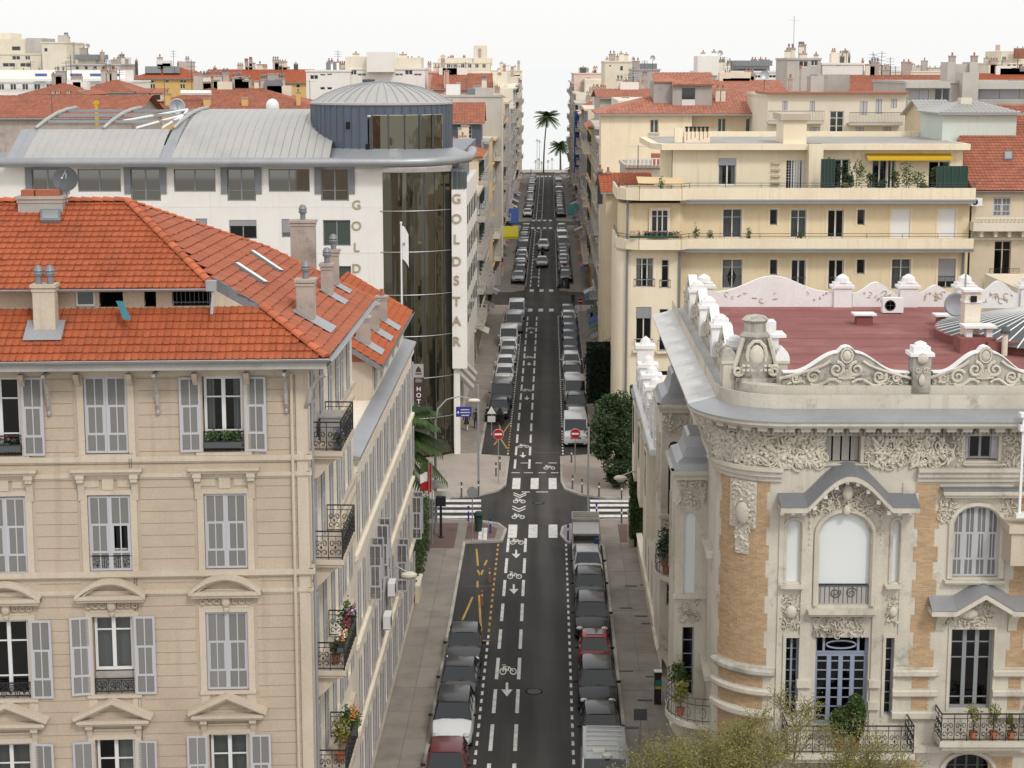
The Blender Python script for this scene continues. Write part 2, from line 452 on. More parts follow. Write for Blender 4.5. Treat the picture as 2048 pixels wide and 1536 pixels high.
def shutter(face,root,x,z,w,h,rz=0.0,y=-0.065,hole=None,W=None,parent=None):
 w=rnd5(w);h=rnd5(h)
 f,s=shutter_mesh(w,h,hole)
 o=add('shutter',f,None,parent or root,W if W is not None else face.T(x,y,z,rz))
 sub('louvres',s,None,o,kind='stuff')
 return o
def shutters_closed(face,root,x,z,w,h,y=0.06,hole=None):
 shutter(face,root,x-w/4-0.004,z,w/2-0.01,h,y=y)
 shutter(face,root,x+w/4+0.004,z,w/2-0.01,h,y=y,hole=hole)
def railing_mesh(w,h,style='bars',mat='iron'):
 def mk():
  m=MB();m.box(-w/2,-0.02,h-0.04,w/2,0.02,h);m.box(-w/2,-0.012,0.05,w/2,0.012,0.08)
  if style=='bars':
   n=max(2,int(w/0.13))
   for i in range(n+1):
    x=-w/2+w*i/n;m.box(x-0.008,-0.008,0,x+0.008,0.008,h-0.02)
  else:
   n=max(1,round(w/0.42));p=w/n
   m.box(-w/2,-0.01,h*0.8,w/2,0.01,h*0.8+0.02)
   for i in range(n+1):
    x=-w/2+p*i;m.box(x-0.012,-0.012,0,x+0.012,0.012,h)
   for i in range(n):
    cx=-w/2+p*(i+0.5)
    for sg in(-1,1):
     pts=[]
     for k in range(11):
      a=k/10*math.pi*2.2;r=p*0.21*(1-k/10*0.62)
      pts.append((cx+sg*(p*0.235-r*math.cos(a)*0.9),0,h*0.55+r*math.sin(a)*1.15))
     m.path(pts,0.015,4)
     pts=[(cx+sg*(p*0.235-p*0.2*math.cos(k/8*5.6)*(1-k/13)),0,h*0.24+p*0.24*math.sin(k/8*5.6)*(1-k/13))for k in range(9)]
     m.path(pts,0.015,4)
    m.tube((cx,0,0.06),(cx,0,h*0.8),0.008,4)
    m.blob((cx,0,h*0.42),(0.035,0.02,0.06),5,3)
  return m.mesh('railing',M[mat])
 return cached(('rail',round(w,2),round(h,2),style,mat),mk)
def balcony(face,root,xa,xb,z,out=1.0,h=1.0,style='scroll',mat='iron',slab='stucco_light',brackets=True,y0=0.0):
 s=MB();s.box(xa,-out+y0,z-0.16,xb,y0,z);s.box(xa+0.06,-out+0.07+y0,z-0.26,xb-0.06,y0,z-0.16)
 if brackets:
  for bx in(xa+0.25,xb-0.45):
   s.extx([(y0,z-0.26),(y0,z-1.0),(y0-out*0.25,z-0.85),(y0-out*0.55,z-0.5),(y0-out*0.85,z-0.26)],bx,bx+0.2)
 b=add('balcony',s,M[slab],root,face.T())
 w=xb-xa-0.1
 r=add('railing',railing_mesh(w,h,style,mat),None,b,face.T((xa+xb)/2,-out+0.06+y0,z))
 for x in(xa+0.05,xb-0.05):
  add('railing',railing_mesh(out-0.08,h,style,mat),None,b,face.T(x,-out/2+y0,z,math.pi/2))
 return b
# ---- tiled slopes
def in_poly(p,poly):
 x,y=p;c=False;n=len(poly)
 for i in range(n):
  x1,y1=poly[i];x2,y2=poly[(i+1)%n]
  if(y1>y)!=(y2>y)and x<(x2-x1)*(y-y1)/(y2-y1)+x1:c=not c
 return c
def tile_slope(pts,root,mat,tw=0.22,tr=0.35,npart=0,seed=1,name='roof_tiles',holes=()):
 """pts: planar 3-D polygon whose first edge is the eave; real overlapping tiles"""
 P=[Vector(p)for p in pts]
 e=(P[1]-P[0]).normalized();n=e.cross(P[2]-P[0]).normalized()
 if n.z<0:n=-n
 s=n.cross(e).normalized()
 if s.z<0:s=-s
 loc2=[((p-P[0]).dot(e),(p-P[0]).dot(s))for p in P]
 xs=[q[0]for q in loc2];ys=[q[1]for q in loc2]
 prof=[(0.0,0.052),(0.14,0.018),(0.45,0.026),(0.75,0.016),(0.88,0.045),(1.0,0.058)]
 def tmesh():
  v=[];k=len(prof)
  for(a,b)in prof:v.append((a*tw,-0.035,b+0.048))
  for(a,b)in prof:v.append((a*tw,tr,b*0.8))
  for(a,b)in prof:v.append((a*tw,-0.035,b-0.004))
  f=[(i,i+1,k+i+1,k+i)for i in range(k-1)]+[(2*k+i,2*k+i+1,i+1,i)for i in range(k-1)]
  return v,f
 tv,tf=tmesh()
 R=random.Random(seed);cells=[]
 j=0;yy=0.0
 while yy<max(ys):
  off=0.0
  x=min(xs)+off
  while x<max(xs):
   c=(x+tw/2,yy+tr*0.45)
   if in_poly(c,loc2)and not any(in_poly(c,h)for h in holes):cells.append((x,yy))
   x+=tw
  yy+=tr;j+=1
 X=Matrix(((e.x,s.x,n.x,P[0].x),(e.y,s.y,n.y,P[0].y),(e.z,s.z,n.z,P[0].z),(0,0,0,1)))
 cam_p=Vector((0,0,CAMZ))
 cells.sort(key=lambda c:((X@Vector((c[0],c[1],0)))-cam_p).length)
 parts,rest=[],[]
 for c in cells:
  w=X@Vector((c[0],c[1],0));px=1024+FP*w.x/dep(w.y,w.z)
  if len(parts)<npart and-20<px<2060:parts.append(c)
  else:rest.append(c)
 me=None
 if parts:
  mb=MB();mb.add(tv,tf);me=mb.mesh('roof_tile',mat)
 for c in parts:
  T=X@Matrix.Translation(Vector((c[0]+R.uniform(-.006,.006),c[1]+R.uniform(-.012,.012),R.uniform(0,.010))))@Matrix.Rotation(R.uniform(-.012,.012),4,'Z')
  add('roof_tile',me,None,root,T)
 mb=MB()
 for c in rest:
  T=X@Matrix.Translation(Vector((c[0]+R.uniform(-.006,.006),c[1]+R.uniform(-.012,.012),R.uniform(0,.010))))
  mb.add([T@Vector(v)for v in tv],tf)
 o=add(name,mb,mat,root,None,kind='stuff')
 u=MB();u.slab([p-n*0.01 for p in(P if(P[1]-P[0]).cross(P[2]-P[0]).z>0 else P[::-1])],0.08)
 sub('roof_boarding',u,mat,o)
 return X,n
def rib_slope(pts,root,mat,pitch=0.3,course=0.0,name='roof_slope',amp=0.05):
 """rounded ribs running up a slope, one mesh (distant canal tiles or standing seams)"""
 P=[Vector(p)for p in pts]
 e=(P[1]-P[0]).normalized();n=e.cross(P[2]-P[0]).normalized()
 if n.z<0:n=-n
 s=n.cross(e).normalized();s=-s if s.z<0 else s
 L2=[((p-P[0]).dot(e),(p-P[0]).dot(s))for p in P]
 xs=[q[0]for q in L2]
 def span(x):
  out=[]
  for i in range(len(L2)):
   (x1,y1),(x2,y2)=L2[i],L2[(i+1)%len(L2)]
   if(x1<=x<x2)or(x2<=x<x1):out.append(y1+(y2-y1)*(x-x1)/(x2-x1))
  return(min(out),max(out))if len(out)>=2 else None
 mb=MB();x=min(xs)+pitch/2
 while x<max(xs):
  a=span(x)
  if a and a[1]-a[0]>0.05:
   ys=[a[0],a[1]]
   if course:
    k=max(1,int((a[1]-a[0])/course));ys=[a[0]+(a[1]-a[0])*i/k for i in range(k+1)]
   for i in range(len(ys)-1):
    y0,y1=ys[i],ys[i+1];lift=0.03 if course else 0.0
    vs=[]
    for(dx,dz)in((-0.5,0),(-0.28,amp*0.8),(0,amp),(0.28,amp*0.8),(0.5,0)):
     vs.append(P[0]+e*(x+dx*pitch)+s*y0+n*(dz+lift))
    for(dx,dz)in((-0.5,0),(-0.28,amp*0.8),(0,amp),(0.28,amp*0.8),(0.5,0)):
     vs.append(P[0]+e*(x+dx*pitch)+s*y1+n*dz)
    mb.add(vs,[(q,q+1,5+q+1,5+q)for q in range(4)]+[(4,3,2,1,0)])
  x+=pitch
 mb.slab([p+n*0.004 for p in(P if(P[1]-P[0]).cross(P[2]-P[0]).z>0 else P[::-1])],0.10)
 return add(name,mb,mat,root)
def seam_slope(pts,root,mat,pitch=0.6,name='zinc_roof'):
 P=[Vector(p)for p in pts]
 e=(P[1]-P[0]).normalized();n=e.cross(P[2]-P[0]).normalized();n=-n if n.z<0 else n
 s=n.cross(e).normalized();s=-s if s.z<0 else s
 L2=[((p-P[0]).dot(e),(p-P[0]).dot(s))for p in P];xs=[q[0]for q in L2]
 mb=MB();mb.slab(P if(P[1]-P[0]).cross(P[2]-P[0]).z>0 else P[::-1],0.06)
 x=min(xs)+0.02
 while x<max(xs):
  out=[]
  for i in range(len(L2)):
   (x1,y1),(x2,y2)=L2[i],L2[(i+1)%len(L2)]
   if(x1<=x<x2)or(x2<=x<x1):out.append(y1+(y2-y1)*(x-x1)/(x2-x1))
  if len(out)>=2:
   a=P[0]+e*x+s*min(out)+n*0.02;b=P[0]+e*x+s*max(out)+n*0.02;mb.tube(a,b,0.028,4)
  x+=pitch
 return add(name,mb,mat,root)
def ridge_line(a,b,root,mat,r=0.15,step=0.36,name='ridge_tile'):
 a=Vector(a);b=Vector(b);d=(b-a);L=d.length;d.normalize();n=max(1,int(L/step))
 def mk():
  m=MB();k=6
  vs=[]
  for yy,rr,lf in((-0.03,r,0.03),(L/n,r*0.88,0)):
   for i in range(k+1):
    t=math.pi*i/k;vs.append((rr*math.cos(t),yy,rr*math.sin(t)*0.85+lf))
  m.add(vs,[(i,i+1,k+2+i,k+1+i)for i in range(k)]+[tuple(range(k,-1,-1))])
  return m.mesh('ridge_tile',mat)
 me=cached(('ridge',mat.name,r,round(L/n,3)),mk)
 xax=Vector((d.y,-d.x,0)).normalized();z=xax.cross(d).normalized()
 for i in range(n):
  p=a+d*(L*i/n)
  T=Matrix(((xax.x,d.x,z.x,p.x),(xax.y,d.y,z.y,p.y),(xax.z,d.z,z.z,p.z),(0,0,0,1)))
  add(name,me,None,root,T)
def relief(face,root,x0,z0,x1,z1,y=-0.02,n=60,size=0.14,seed=3,mat='villa_orn',name='carved_relief',depth=0.10,clip=None,parent=None,scrolls=0):
 """carved figures, leaves and scrolls standing off a panel"""
 R=random.Random(seed);m=MB()
 W,H=x1-x0,z1-z0
 for i in range(n):
  cx=x0+R.random()*W;cz=z0+R.random()*H
  if clip and not clip(cx,cz):continue
  k=R.random();rot=Matrix.Rotation(R.uniform(-1.5,1.5),3,'Y')
  s=size*R.uniform(0.5,1.1)
  if k<0.45:m.blob((cx,y-0.01,cz),(s*0.28,depth*R.uniform(.5,1),s*0.85),6,4,rot)
  elif k<0.7:m.blob((cx,y-0.02,cz),(s*0.4,depth*R.uniform(.6,1.1),s*0.4),7,4)
  else:
   sg=R.choice((-1,1));a0=R.uniform(0,6)
   m.path([(cx+sg*s*(1-j/11)*math.cos(a0+j*0.6),y-depth*0.35,cz+s*(1-j/11)*math.sin(a0+j*0.6))for j in range(9)],[s*0.17*(1-j/12)for j in range(9)],5)
 return add(name,m,M[mat],parent or root,face.T(),smooth=True)
def scroll(m,cx,cz,r,sg=1,a0=0.0,turns=1.6,y=0.0,th=0.05,n=16,dy=1.0):
 pts=[];rr=[]
 for j in range(n+1):
  t=j/n;a=a0+sg*t*turns*2*math.pi;q=r*(1-0.8*t)
  pts.append((cx+q*math.cos(a),y,cz+q*math.sin(a)));rr.append(th*(1-0.4*t))
 m.path(pts,rr,6)
# ---- planting
def leaf_cloud(m,c,r,n,size,R,gap=0.0,flat=1.0,shell=0.55):
 c=Vector(c)
 for i in range(n):
  d=Vector((R.gauss(0,1),R.gauss(0,1),R.gauss(0,1))).normalized()
  q=shell+(1-shell)*R.random()**0.7
  p=c+Vector((d.x*r[0],d.y*r[1],d.z*r[2]*flat))*q
  s=size*R.uniform(0.6,1.3)
  a=Vector((R.gauss(0,1),R.gauss(0,1),R.gauss(0,1))).normalized();b=a.orthogonal().normalized()
  m.add([p-a*s,p-b*s*0.5,p+a*s,p+b*s*0.5],[(0,1,2,3)])
def plant(name,loc,h,r,mat,label,cat='plant',pot=None,n=120,size=0.09,seed=1,group=None,round_=False,stemh=0.25):
 R=random.Random(seed);e=empty(name,loc,0,label=label,cat=cat,group=group)
 z=0.0
 if pot:
  p=MB();ph=pot;p.lathe([(0.0,0),(ph*0.38,0),(ph*0.5,ph*0.9),(ph*0.56,ph*0.92),(ph*0.56,ph),(ph*0.44,ph),(ph*0.40,ph*0.85),(0,ph*0.85)],10)
  sub('pot',p,M['terracotta'],e);z=ph*0.85
 st=MB();st.path([(0,0,z),(0.01,0,z+(h-z)*0.4),(0,0.01,z+(h-z)*0.8)],[0.03,0.022,0.01],5);sub('stem',st,M['twig'],e)
 f=MB()
 if round_:leaf_cloud(f,(0,0,(z+h)/2+0.05),(r,r,(h-z)/2),n,size,R,shell=0.75)
 else:
  for k in range(6):
   a=R.uniform(0,6.28);q=R.uniform(0.1,0.55)*r
   leaf_cloud(f,(q*math.cos(a),q*math.sin(a),z+(h-z)*R.uniform(0.35,0.8)),(r*0.55,r*0.55,(h-z)*0.27),n//6,size,R,shell=0.3)
 sub('foliage',f,M[mat],e)
 return e
def tree(name,loc,h,r,mat,label,n=2600,size=0.16,seed=1,trunk_r=0.18,cat='tree',clumps=26,base=0.35,bark='bark',group=None):
 R=random.Random(seed);e=empty(name,loc,0,label=label,cat=cat,group=group)
 t=MB();t.path([(0,0,0),(0.05,0.02,h*0.2),(-0.03,0.05,h*0.45),(0.0,0,h*0.7)],[trunk_r,trunk_r*0.8,trunk_r*0.6,trunk_r*0.3],8)
 sub('trunk',t,M[bark],e,smooth=True)
 f=MB();li=MB()
 for k in range(clumps):
  a=R.uniform(0,6.28);zz=base+(1-base)*R.random()
  prof=math.sin(min(1,max(0.05,(zz-base)/(1-base)))*math.pi*0.85+0.25)
  q=r*prof*R.uniform(0.25,0.85)
  c=(q*math.cos(a),q*math.sin(a),h*zz)
  li.path([(0,0,h*(zz-0.2)*0.8),(c[0]*0.5,c[1]*0.5,c[2]-h*0.08),c],[trunk_r*0.3,trunk_r*0.18,0.01],5)
  rr=r*R.uniform(0.22,0.42)
  leaf_cloud(f,c,(rr,rr,rr*0.75),n//clumps,size,R,shell=0.35)
 sub('limbs',li,M[bark],e);sub('crown',f,M[mat],e)
 return e
# ------ ground, sea, street
def asphalt():
 m,nt,b=new_mat('asphalt');L=nt.links.new
 geo=node(nt,'ShaderNodeNewGeometry')
 mp=node(nt,'ShaderNodeMapping');mp.inputs['Rotation'].default_value=(0,0,SK);mp.inputs['Scale'].default_value=(1,0.06,1)
 L(geo.outputs['Position'],mp.inputs['Vector'])
 n1=node(nt,'ShaderNodeTexNoise',Scale=1.1,Detail=4.0);L(mp.outputs[0],n1 .inputs['Vector'])
 n2=node(nt,'ShaderNodeTexNoise',Scale=14.0,Detail=6.0,Roughness=0.8);L(geo.outputs['Position'],n2 .inputs['Vector'])
 n3=node(nt,'ShaderNodeTexNoise',Scale=0.22,Detail=4.0);L(geo.outputs['Position'],n3 .inputs['Vector'])
 sx=node(nt,'ShaderNodeSeparateXYZ');L(geo.outputs['Position'],sx.inputs[0])
 u=node(nt,'ShaderNodeMath',operation='MULTIPLY_ADD');L(sx.outputs['Y'],u.inputs[0]);u.inputs[1].default_value=-SK;L(sx.outputs['X'],u.inputs[2])
 a=node(nt,'ShaderNodeMath',operation='ADD');L(u.outputs[0],a.inputs[0]);a.inputs[1].default_value=0.15
 ab=node(nt,'ShaderNodeMath',operation='ABSOLUTE');L(a.outputs[0],ab.inputs[0])
 w=node(nt,'ShaderNodeMapRange');w.interpolation_type='SMOOTHSTEP';w.inputs[1].default_value=0.75;w.inputs[2].default_value=0.05;w.inputs[4].default_value=1.0;L(ab.outputs[0],w.inputs[0])
 r=node(nt,'ShaderNodeMapRange');r.inputs[1].default_value=0.3;r.inputs[2].default_value=0.7;r.inputs[3].default_value=0.034;r.inputs[4].default_value=0.062;L(n1 .outputs['Fac'],r.inputs[0])
 m1=node(nt,'ShaderNodeMath',operation='MULTIPLY_ADD');L(w.outputs[0],m1 .inputs[0]);m1 .inputs[1].default_value=0.024;L(r.outputs[0],m1 .inputs[2])
 v2=node(nt,'ShaderNodeMapRange');v2 .inputs[3].default_value=0.75;v2 .inputs[4].default_value=1.25;L(n2 .outputs['Fac'],v2 .inputs[0])
 v3=node(nt,'ShaderNodeMapRange');v3 .inputs[1].default_value=.35;v3 .inputs[2].default_value=.65;v3 .inputs[3].default_value=0.88;v3 .inputs[4].default_value=1.14;L(n3 .outputs['Fac'],v3 .inputs[0])
 m2=node(nt,'ShaderNodeMath',operation='MULTIPLY');L(m1 .outputs[0],m2 .inputs[0]);L(v2 .outputs[0],m2 .inputs[1])
 m3=node(nt,'ShaderNodeMath',operation='MULTIPLY');L(m2 .outputs[0],m3 .inputs[0]);L(v3 .outputs[0],m3 .inputs[1])
 cc=node(nt,'ShaderNodeCombineColor')
 for i,q in enumerate((1.06,1.0,0.95)):
  mm=node(nt,'ShaderNodeMath',operation='MULTIPLY');L(m3 .outputs[0],mm.inputs[0]);mm.inputs[1].default_value=q;L(mm.outputs[0],cc.inputs[i])
 L(cc.outputs[0],b.inputs['Base Color']);b.inputs['Roughness'].default_value=0.8;b.inputs['Specular IOR Level'].default_value=0.3
 bp=node(nt,'ShaderNodeBump',Strength=0.3,Distance=0.01);L(n2 .outputs['Fac'],bp.inputs['Height']);L(bp.outputs[0],b.inputs['Normal'])
 return m
M['asphalt']=asphalt()
M['pave']=weathered('grey_beige_paving',(0.28,0.252,0.22),(0.17,0.15,0.128),scale=0.8,amount=0.7,streak=0.0,island=0.08)
M['pave_beige']=weathered('beige_paving',(0.40,0.345,0.30),(0.29,0.25,0.215),scale=0.6,amount=0.6,streak=0.0,island=0.06)
M['pave_red']=weathered('brown_red_paving',(0.155,0.10,0.09),(0.11,0.075,0.07),scale=0.9,amount=0.6,streak=0.0)
M['kerb']=weathered('kerb_stone',(0.44,0.415,0.37),(0.28,0.26,0.23),scale=1.2,amount=0.7,streak=0.0,island=0.12)
M['paint']=weathered('road_paint',(0.72,0.71,0.68),(0.36,0.35,0.33),scale=2.5,amount=0.8,streak=0.0)
M['paint_y']=weathered('yellow_road_paint',(0.52,0.33,0.09),(0.20,0.15,0.07),scale=2.0,amount=0.95,streak=0.0)
g=MB();g.quad((-900,-200,-0.05),(900,-200,-0.05),(900,476,-0.05),(-900,476,-0.05))
add('ground',g,M['concrete'],kind='structure')
sea=MB();sea.quad((-30000,486,-4.0),(30000,486,-4.0),(30000,40000,-4.0),(-30000,40000,-4.0))
def sea_mat():
 m,nt,b=new_mat('sea_water');L=nt.links.new
 b.inputs['Base Color'].default_value=(0.66,0.68,0.685,1);b.inputs['Roughness'].default_value=0.6;b.inputs['Specular IOR Level'].default_value=0.2
 geo=node(nt,'ShaderNodeNewGeometry');mp=node(nt,'ShaderNodeMapping');mp.inputs['Scale'].default_value=(0.05,0.015,1)
 L(geo.outputs['Position'],mp.inputs['Vector'])
 n=node(nt,'ShaderNodeTexNoise',Scale=1.0,Detail=6.0);L(mp.outputs[0],n.inputs['Vector'])
 bp=node(nt,'ShaderNodeBump',Strength=0.12,Distance=1.0);L(n.outputs['Fac'],bp.inputs['Height']);L(bp.outputs[0],b.inputs['Normal'])
 return m
add('sea',sea,sea_mat(),kind='structure')
beach=MB();beach.add([(-900,476,-0.02),(900,476,-0.02),(900,487,-0.02),(-900,487,-0.02),(900,487,-4.2),(-900,487,-4.2)],[(0,1,2,3),(3,2,4,5)])
add('promenade',beach,M['pave_beige'],kind='structure')
road=MB()
def rq(u0,d0,u1,d1,z=0.0):road.quad(S(u0,d0,z),S(u1,d0,z),S(u1,d1,z),S(u0,d1,z))
rq(-5.4,25,3.6,474)
for(a,b)in((105.6,113.0),(206.5,219.5),(312.5,321.5)):
 road.quad((-70,a,0),S(-5.4,a,0),S(-5.4,b,0),(-70,b,0));road.quad(S(3.6,a,0),(70,a,0),(70,b,0),S(3.6,b,0))
rq(-30,462,-5.4,474);rq(3.6,462,30,474)
ROAD=add('road',road,M['asphalt'],kind='structure')
KH=0.13
def pavement(outline,mat,name='pavement'):
 P=[Vector((p[0],p[1],KH))for p in outline]
 m=MB();a=sum(P[i].x*P[(i+1)%len(P)].y-P[(i+1)%len(P)].x*P[i].y for i in range(len(P)))
 if a<0:P=P[::-1]
 m.slab(P,KH+0.04)
 return add(name,m,mat,kind='structure')
def uv(*L):return[S(u,d)for u,d in L]
XL,XR=-70.0,70.0
LN=uv((-5.3,28),(-5.3,101.6),(-2.95,101.9),(-2.75,104.5),(-3.3,105.9),(-4.6,106.6),(-7,106.9),(-12,106.6))+[Vector((XL,106.6,0)),Vector((XL,28,0))]
LF=[Vector((XL,112.3,0))]+uv((-12,112.3),(-7.5,112.5),(-5.0,113.2),(-3.6,114.6),(-3.1,116.2),(-3.05,124.8),(-5.3,125.4),(-5.3,199),(-4.0,200.5),(-3.4,204.5),(-5,207),(-9,207.2))+[Vector((XL,207.2,0))]
RN=uv((3.5,28),(3.5,100.8),(1.25,101.6),(0.85,103.4),(1.0,105.1),(2.2,106.4),(4,106.9),(8,106.8))+[Vector((XR,106.6,0)),Vector((XR,28,0))]
RF=[Vector((XR,112.3,0))]+uv((8,112.3),(4.0,112.6),(2.3,113.5),(1.25,115.0),(1.0,117.0),(1.0,124.8),(3.5,125.4),(3.5,200),(2.2,201),(1.6,204.5),(3.5,207),(9,207.2))+[Vector((XR,207.2,0))]
PLN=pavement(LN,M['pave'],'left_pavement');PLF=pavement(LF,M['pave_beige'],'left_far_pavement')
PRN=pavement(RN,M['pave'],'right_pavement');PRF=pavement(RF,M['pave_beige'],'right_far_pavement')
for(a,b)in((219,313),(321,463)):
 pavement([Vector((XL,a,0))]+uv((-8,a),(-4.5,a+.5),(-3.3,a+2),(-3.3,a+7),(-5.3,a+8),(-5.3,b-8),(-3.5,b-6),(-3.5,b-2),(-6,b))+[Vector((XL,b,0))],M['pave'],'distant_pavement')
 pavement([Vector((XR,a,0))]+uv((7,a),(3,a+.5),(1.4,a+2),(1.4,a+7),(3.5,a+8),(3.5,b-8),(1.5,b-6),(1.5,b-2),(4,b))+[Vector((XR,b,0))],M['pave'],'distant_pavement')
for(P,pts,par)in((0,uv((-9.2,99.5),(-5.9,99.5),(-5.9,105.9),(-9.2,105.9)),PLN),(1,uv((-5.3,102.2),(-3.4,102.4),(-3.3,104.6),(-4.2,105.9),(-5.3,106.1)),PLN),(2,uv((1.9,101.9),(3.4,101.6),(3.4,105.6),(2.3,105.6),(1.7,104.0)),PRN),(3,uv((4.6,100),(6.6,100),(6.6,105.6),(4.6,105.6)),PRN)):
 m=MB();m.slab([Vector((p.x,p.y,KH+0.006))for p in pts],0.004);sub('brown_landing',m,M['pave_red'],par)
def kerb_run(pts,par,w=0.16,L=1.0,limit=128):
 for a,b in zip(pts[:-1],pts[1:]):
  a=Vector((a.x,a.y,0));b=Vector((b.x,b.y,0));d=b-a;n=max(1,round(d.length/L));ang=math.atan2(d.y,d.x)
  me=cached(('kerb',round(d.length/n,3)),lambda:(lambda q:(q.box(0.008,-w/2,-0.02,d.length/n-0.008,w/2,KH+0.018),q.mesh('kerb_stone',M['kerb']))[1])(MB()))
  for i in range(n):
   p=a+d*(i/n)
   add('kerb_stone',me,None,par,Matrix.Translation(p)@Matrix.Rotation(ang,4,'Z'))
kerb_run(uv((-5.3,60),(-5.3,101.6),(-2.95,101.9),(-2.75,104.5),(-3.3,105.9),(-4.6,106.6),(-7,106.9)),PLN)
kerb_run(uv((3.5,60),(3.5,100.8),(1.25,101.6),(0.85,103.4),(1.0,105.1),(2.2,106.4),(4,106.9),(8,106.8)),PRN)
kerb_run(uv((-12,112.3),(-7.5,112.5),(-5.0,113.2),(-3.6,114.6),(-3.1,116.2),(-3.05,124.8),(-5.3,125.4),(-5.3,150)),PLF)
kerb_run(uv((8,112.3),(4.0,112.6),(2.3,113.5),(1.25,115.0),(1.0,117.0),(1.0,124.8),(3.5,125.4),(3.5,150)),PRF)
def slabs(par,u0,u1,nu,d0,d1,L,seed):
 R=random.Random(seed);d=d0;wu=(u1-u0)/nu
 while d<d1:
  ll=L*R.uniform(0.8,1.25)
  for i in range(nu):
   a,b=u0+wu*i+0.012,u0+wu*(i+1)-0.012
   m=MB();h=KH+0.022+R.uniform(0,0.008)
   m.slab([S(a,d+0.014,h),S(b,d+0.014,h),S(b,d+ll-0.014,h),S(a,d+ll-0.014,h)],0.02)
   sub('paving_slab',m,M['pave'],par)
  d+=ll
slabs(PLN,-7.4,-5.42,2,58,99.3,2.6,4)
slabs(PRN,3.62,5.6,2,58,99.8,2.9,5)
slabs(PLF,-7.4,-5.42,1,126,198,5.5,6)
slabs(PRF,3.62,5.6,1,126,198,4.5,7)
gm=MB();gm.box(-0.35,-0.09,0,0.35,0.09,0.012);GRT=gm.mesh('cellar_grating',M['iron_grey'])
for(px,py)in((1292,1170),(1296,1247),(1262,1172),(1252,1216),(1282,1232),(1306,1353),(1252,1342),(1290,1400),(1262,1455),(1255,1535)):
 add('cellar_grating',GRT,None,PRN,Matrix.Translation(gat(px,py,0.17)+Vector((0,0,0.0)))@Matrix.Scale(1.0,4))
def stripe(name,pts,mat='paint',z=0.004,par=None,**k):
 m=MB();m.poly([Vector((p[0],p[1],z))for p in pts]);return sub(name,m,M[mat],par or ROAD,**k)
dm=MB();dm.poly([Vector((-0.085,0,0)),Vector((0.085,0,0)),Vector((0.085,3.0,0)),Vector((-0.085,3.0,0))]);DASH=dm.mesh('lane_dash',M['paint'])
RS=Matrix.Rotation(-SK,4,'Z')
d=73.75-4.33*4
while d<455:
 if not(99.8<d<119 or 199<d<222 or 306<d<323):
  for u in(-2.52,-1.42):add('lane_dash',DASH,None,ROAD,Matrix.Translation(S(u,d,0.004))@RS)
 d+=4.33
for u in(-3.15,1.16):
 mw=MB();my=MB();d=60
 while d<455:
  q=my if(u<0 and(84.5<d<101.5 or 126<d<136))else mw
  if not(101<d<126 or 198<d<226 or 304<d<330):
   q.quad(S(u-0.06,d,0.004),S(u+0.06,d,0.004),S(u+0.06,d+0.5,0.004),S(u-0.06,d+0.5,0.004))
  d+=1.0
 sub('parking_line_dots',mw,M['paint'],ROAD,kind='stuff')
 if u<0:sub('yellow_bay_dots',my,M['paint_y'],ROAD,kind='stuff')
def bar(u,d0,d1,w=0.58,name='crossing_stripe',mat='paint'):
 stripe(name,[S(u-w/2,d0),S(u+w/2,d0),S(u+w/2,d1),S(u-w/2,d1)],mat)
for(d0,d1)in((115.3,118.5),(102.9,106.0),(202.2,204.6),(220.3,222.8)):
 for u in(-2.30,-0.97,0.34):bar(u,d0,d1)
for(d0,d1)in((307.5,310.5),(323,326),(455,459)):
 for u in(-3.0,-1.9,-0.8,0.3):bar(u,d0,d1,0.6)
for(a,b,ys)in((868,962,(1001.5,1012,1022.6,1034,1048)),(1180,1264,(1002,1010.5,1020.5,1032,1044))):
 for y in ys:
  p,q=gat(a,y),gat(b,y);stripe('crossing_stripe',[(p.x,p.y-.32),(q.x,q.y-.32),(q.x,q.y+.32),(p.x,p.y+.32)])
for(a,b,y)in((1041,1056,926),(1071,1084,926),(1097,1114,926),(1023,1040,945.5),(1048,1066,945.5),(1077,1092,945.5),(1102,1117,945.5),(1043,1060,984),(1072,1096,984)):
 p,q=gat(a,y),gat(b,y);stripe('give_way_dash',[(p.x,p.y-.09),(q.x,q.y-.09),(q.x,q.y+.09),(p.x,p.y+.09)])
def flat_arrow(u,d,s=1.0):
 c=S(u,d)
 stripe('lane_arrow',[(c.x-0.06*s,c.y+0.7*s),(c.x-0.06*s,c.y-0.2*s),(c.x-0.28*s,c.y-0.2*s),(c.x,c.y-1.1*s),(c.x+0.28*s,c.y-0.2*s),(c.x+0.06*s,c.y-0.2*s),(c.x+0.06*s,c.y+0.7*s)])
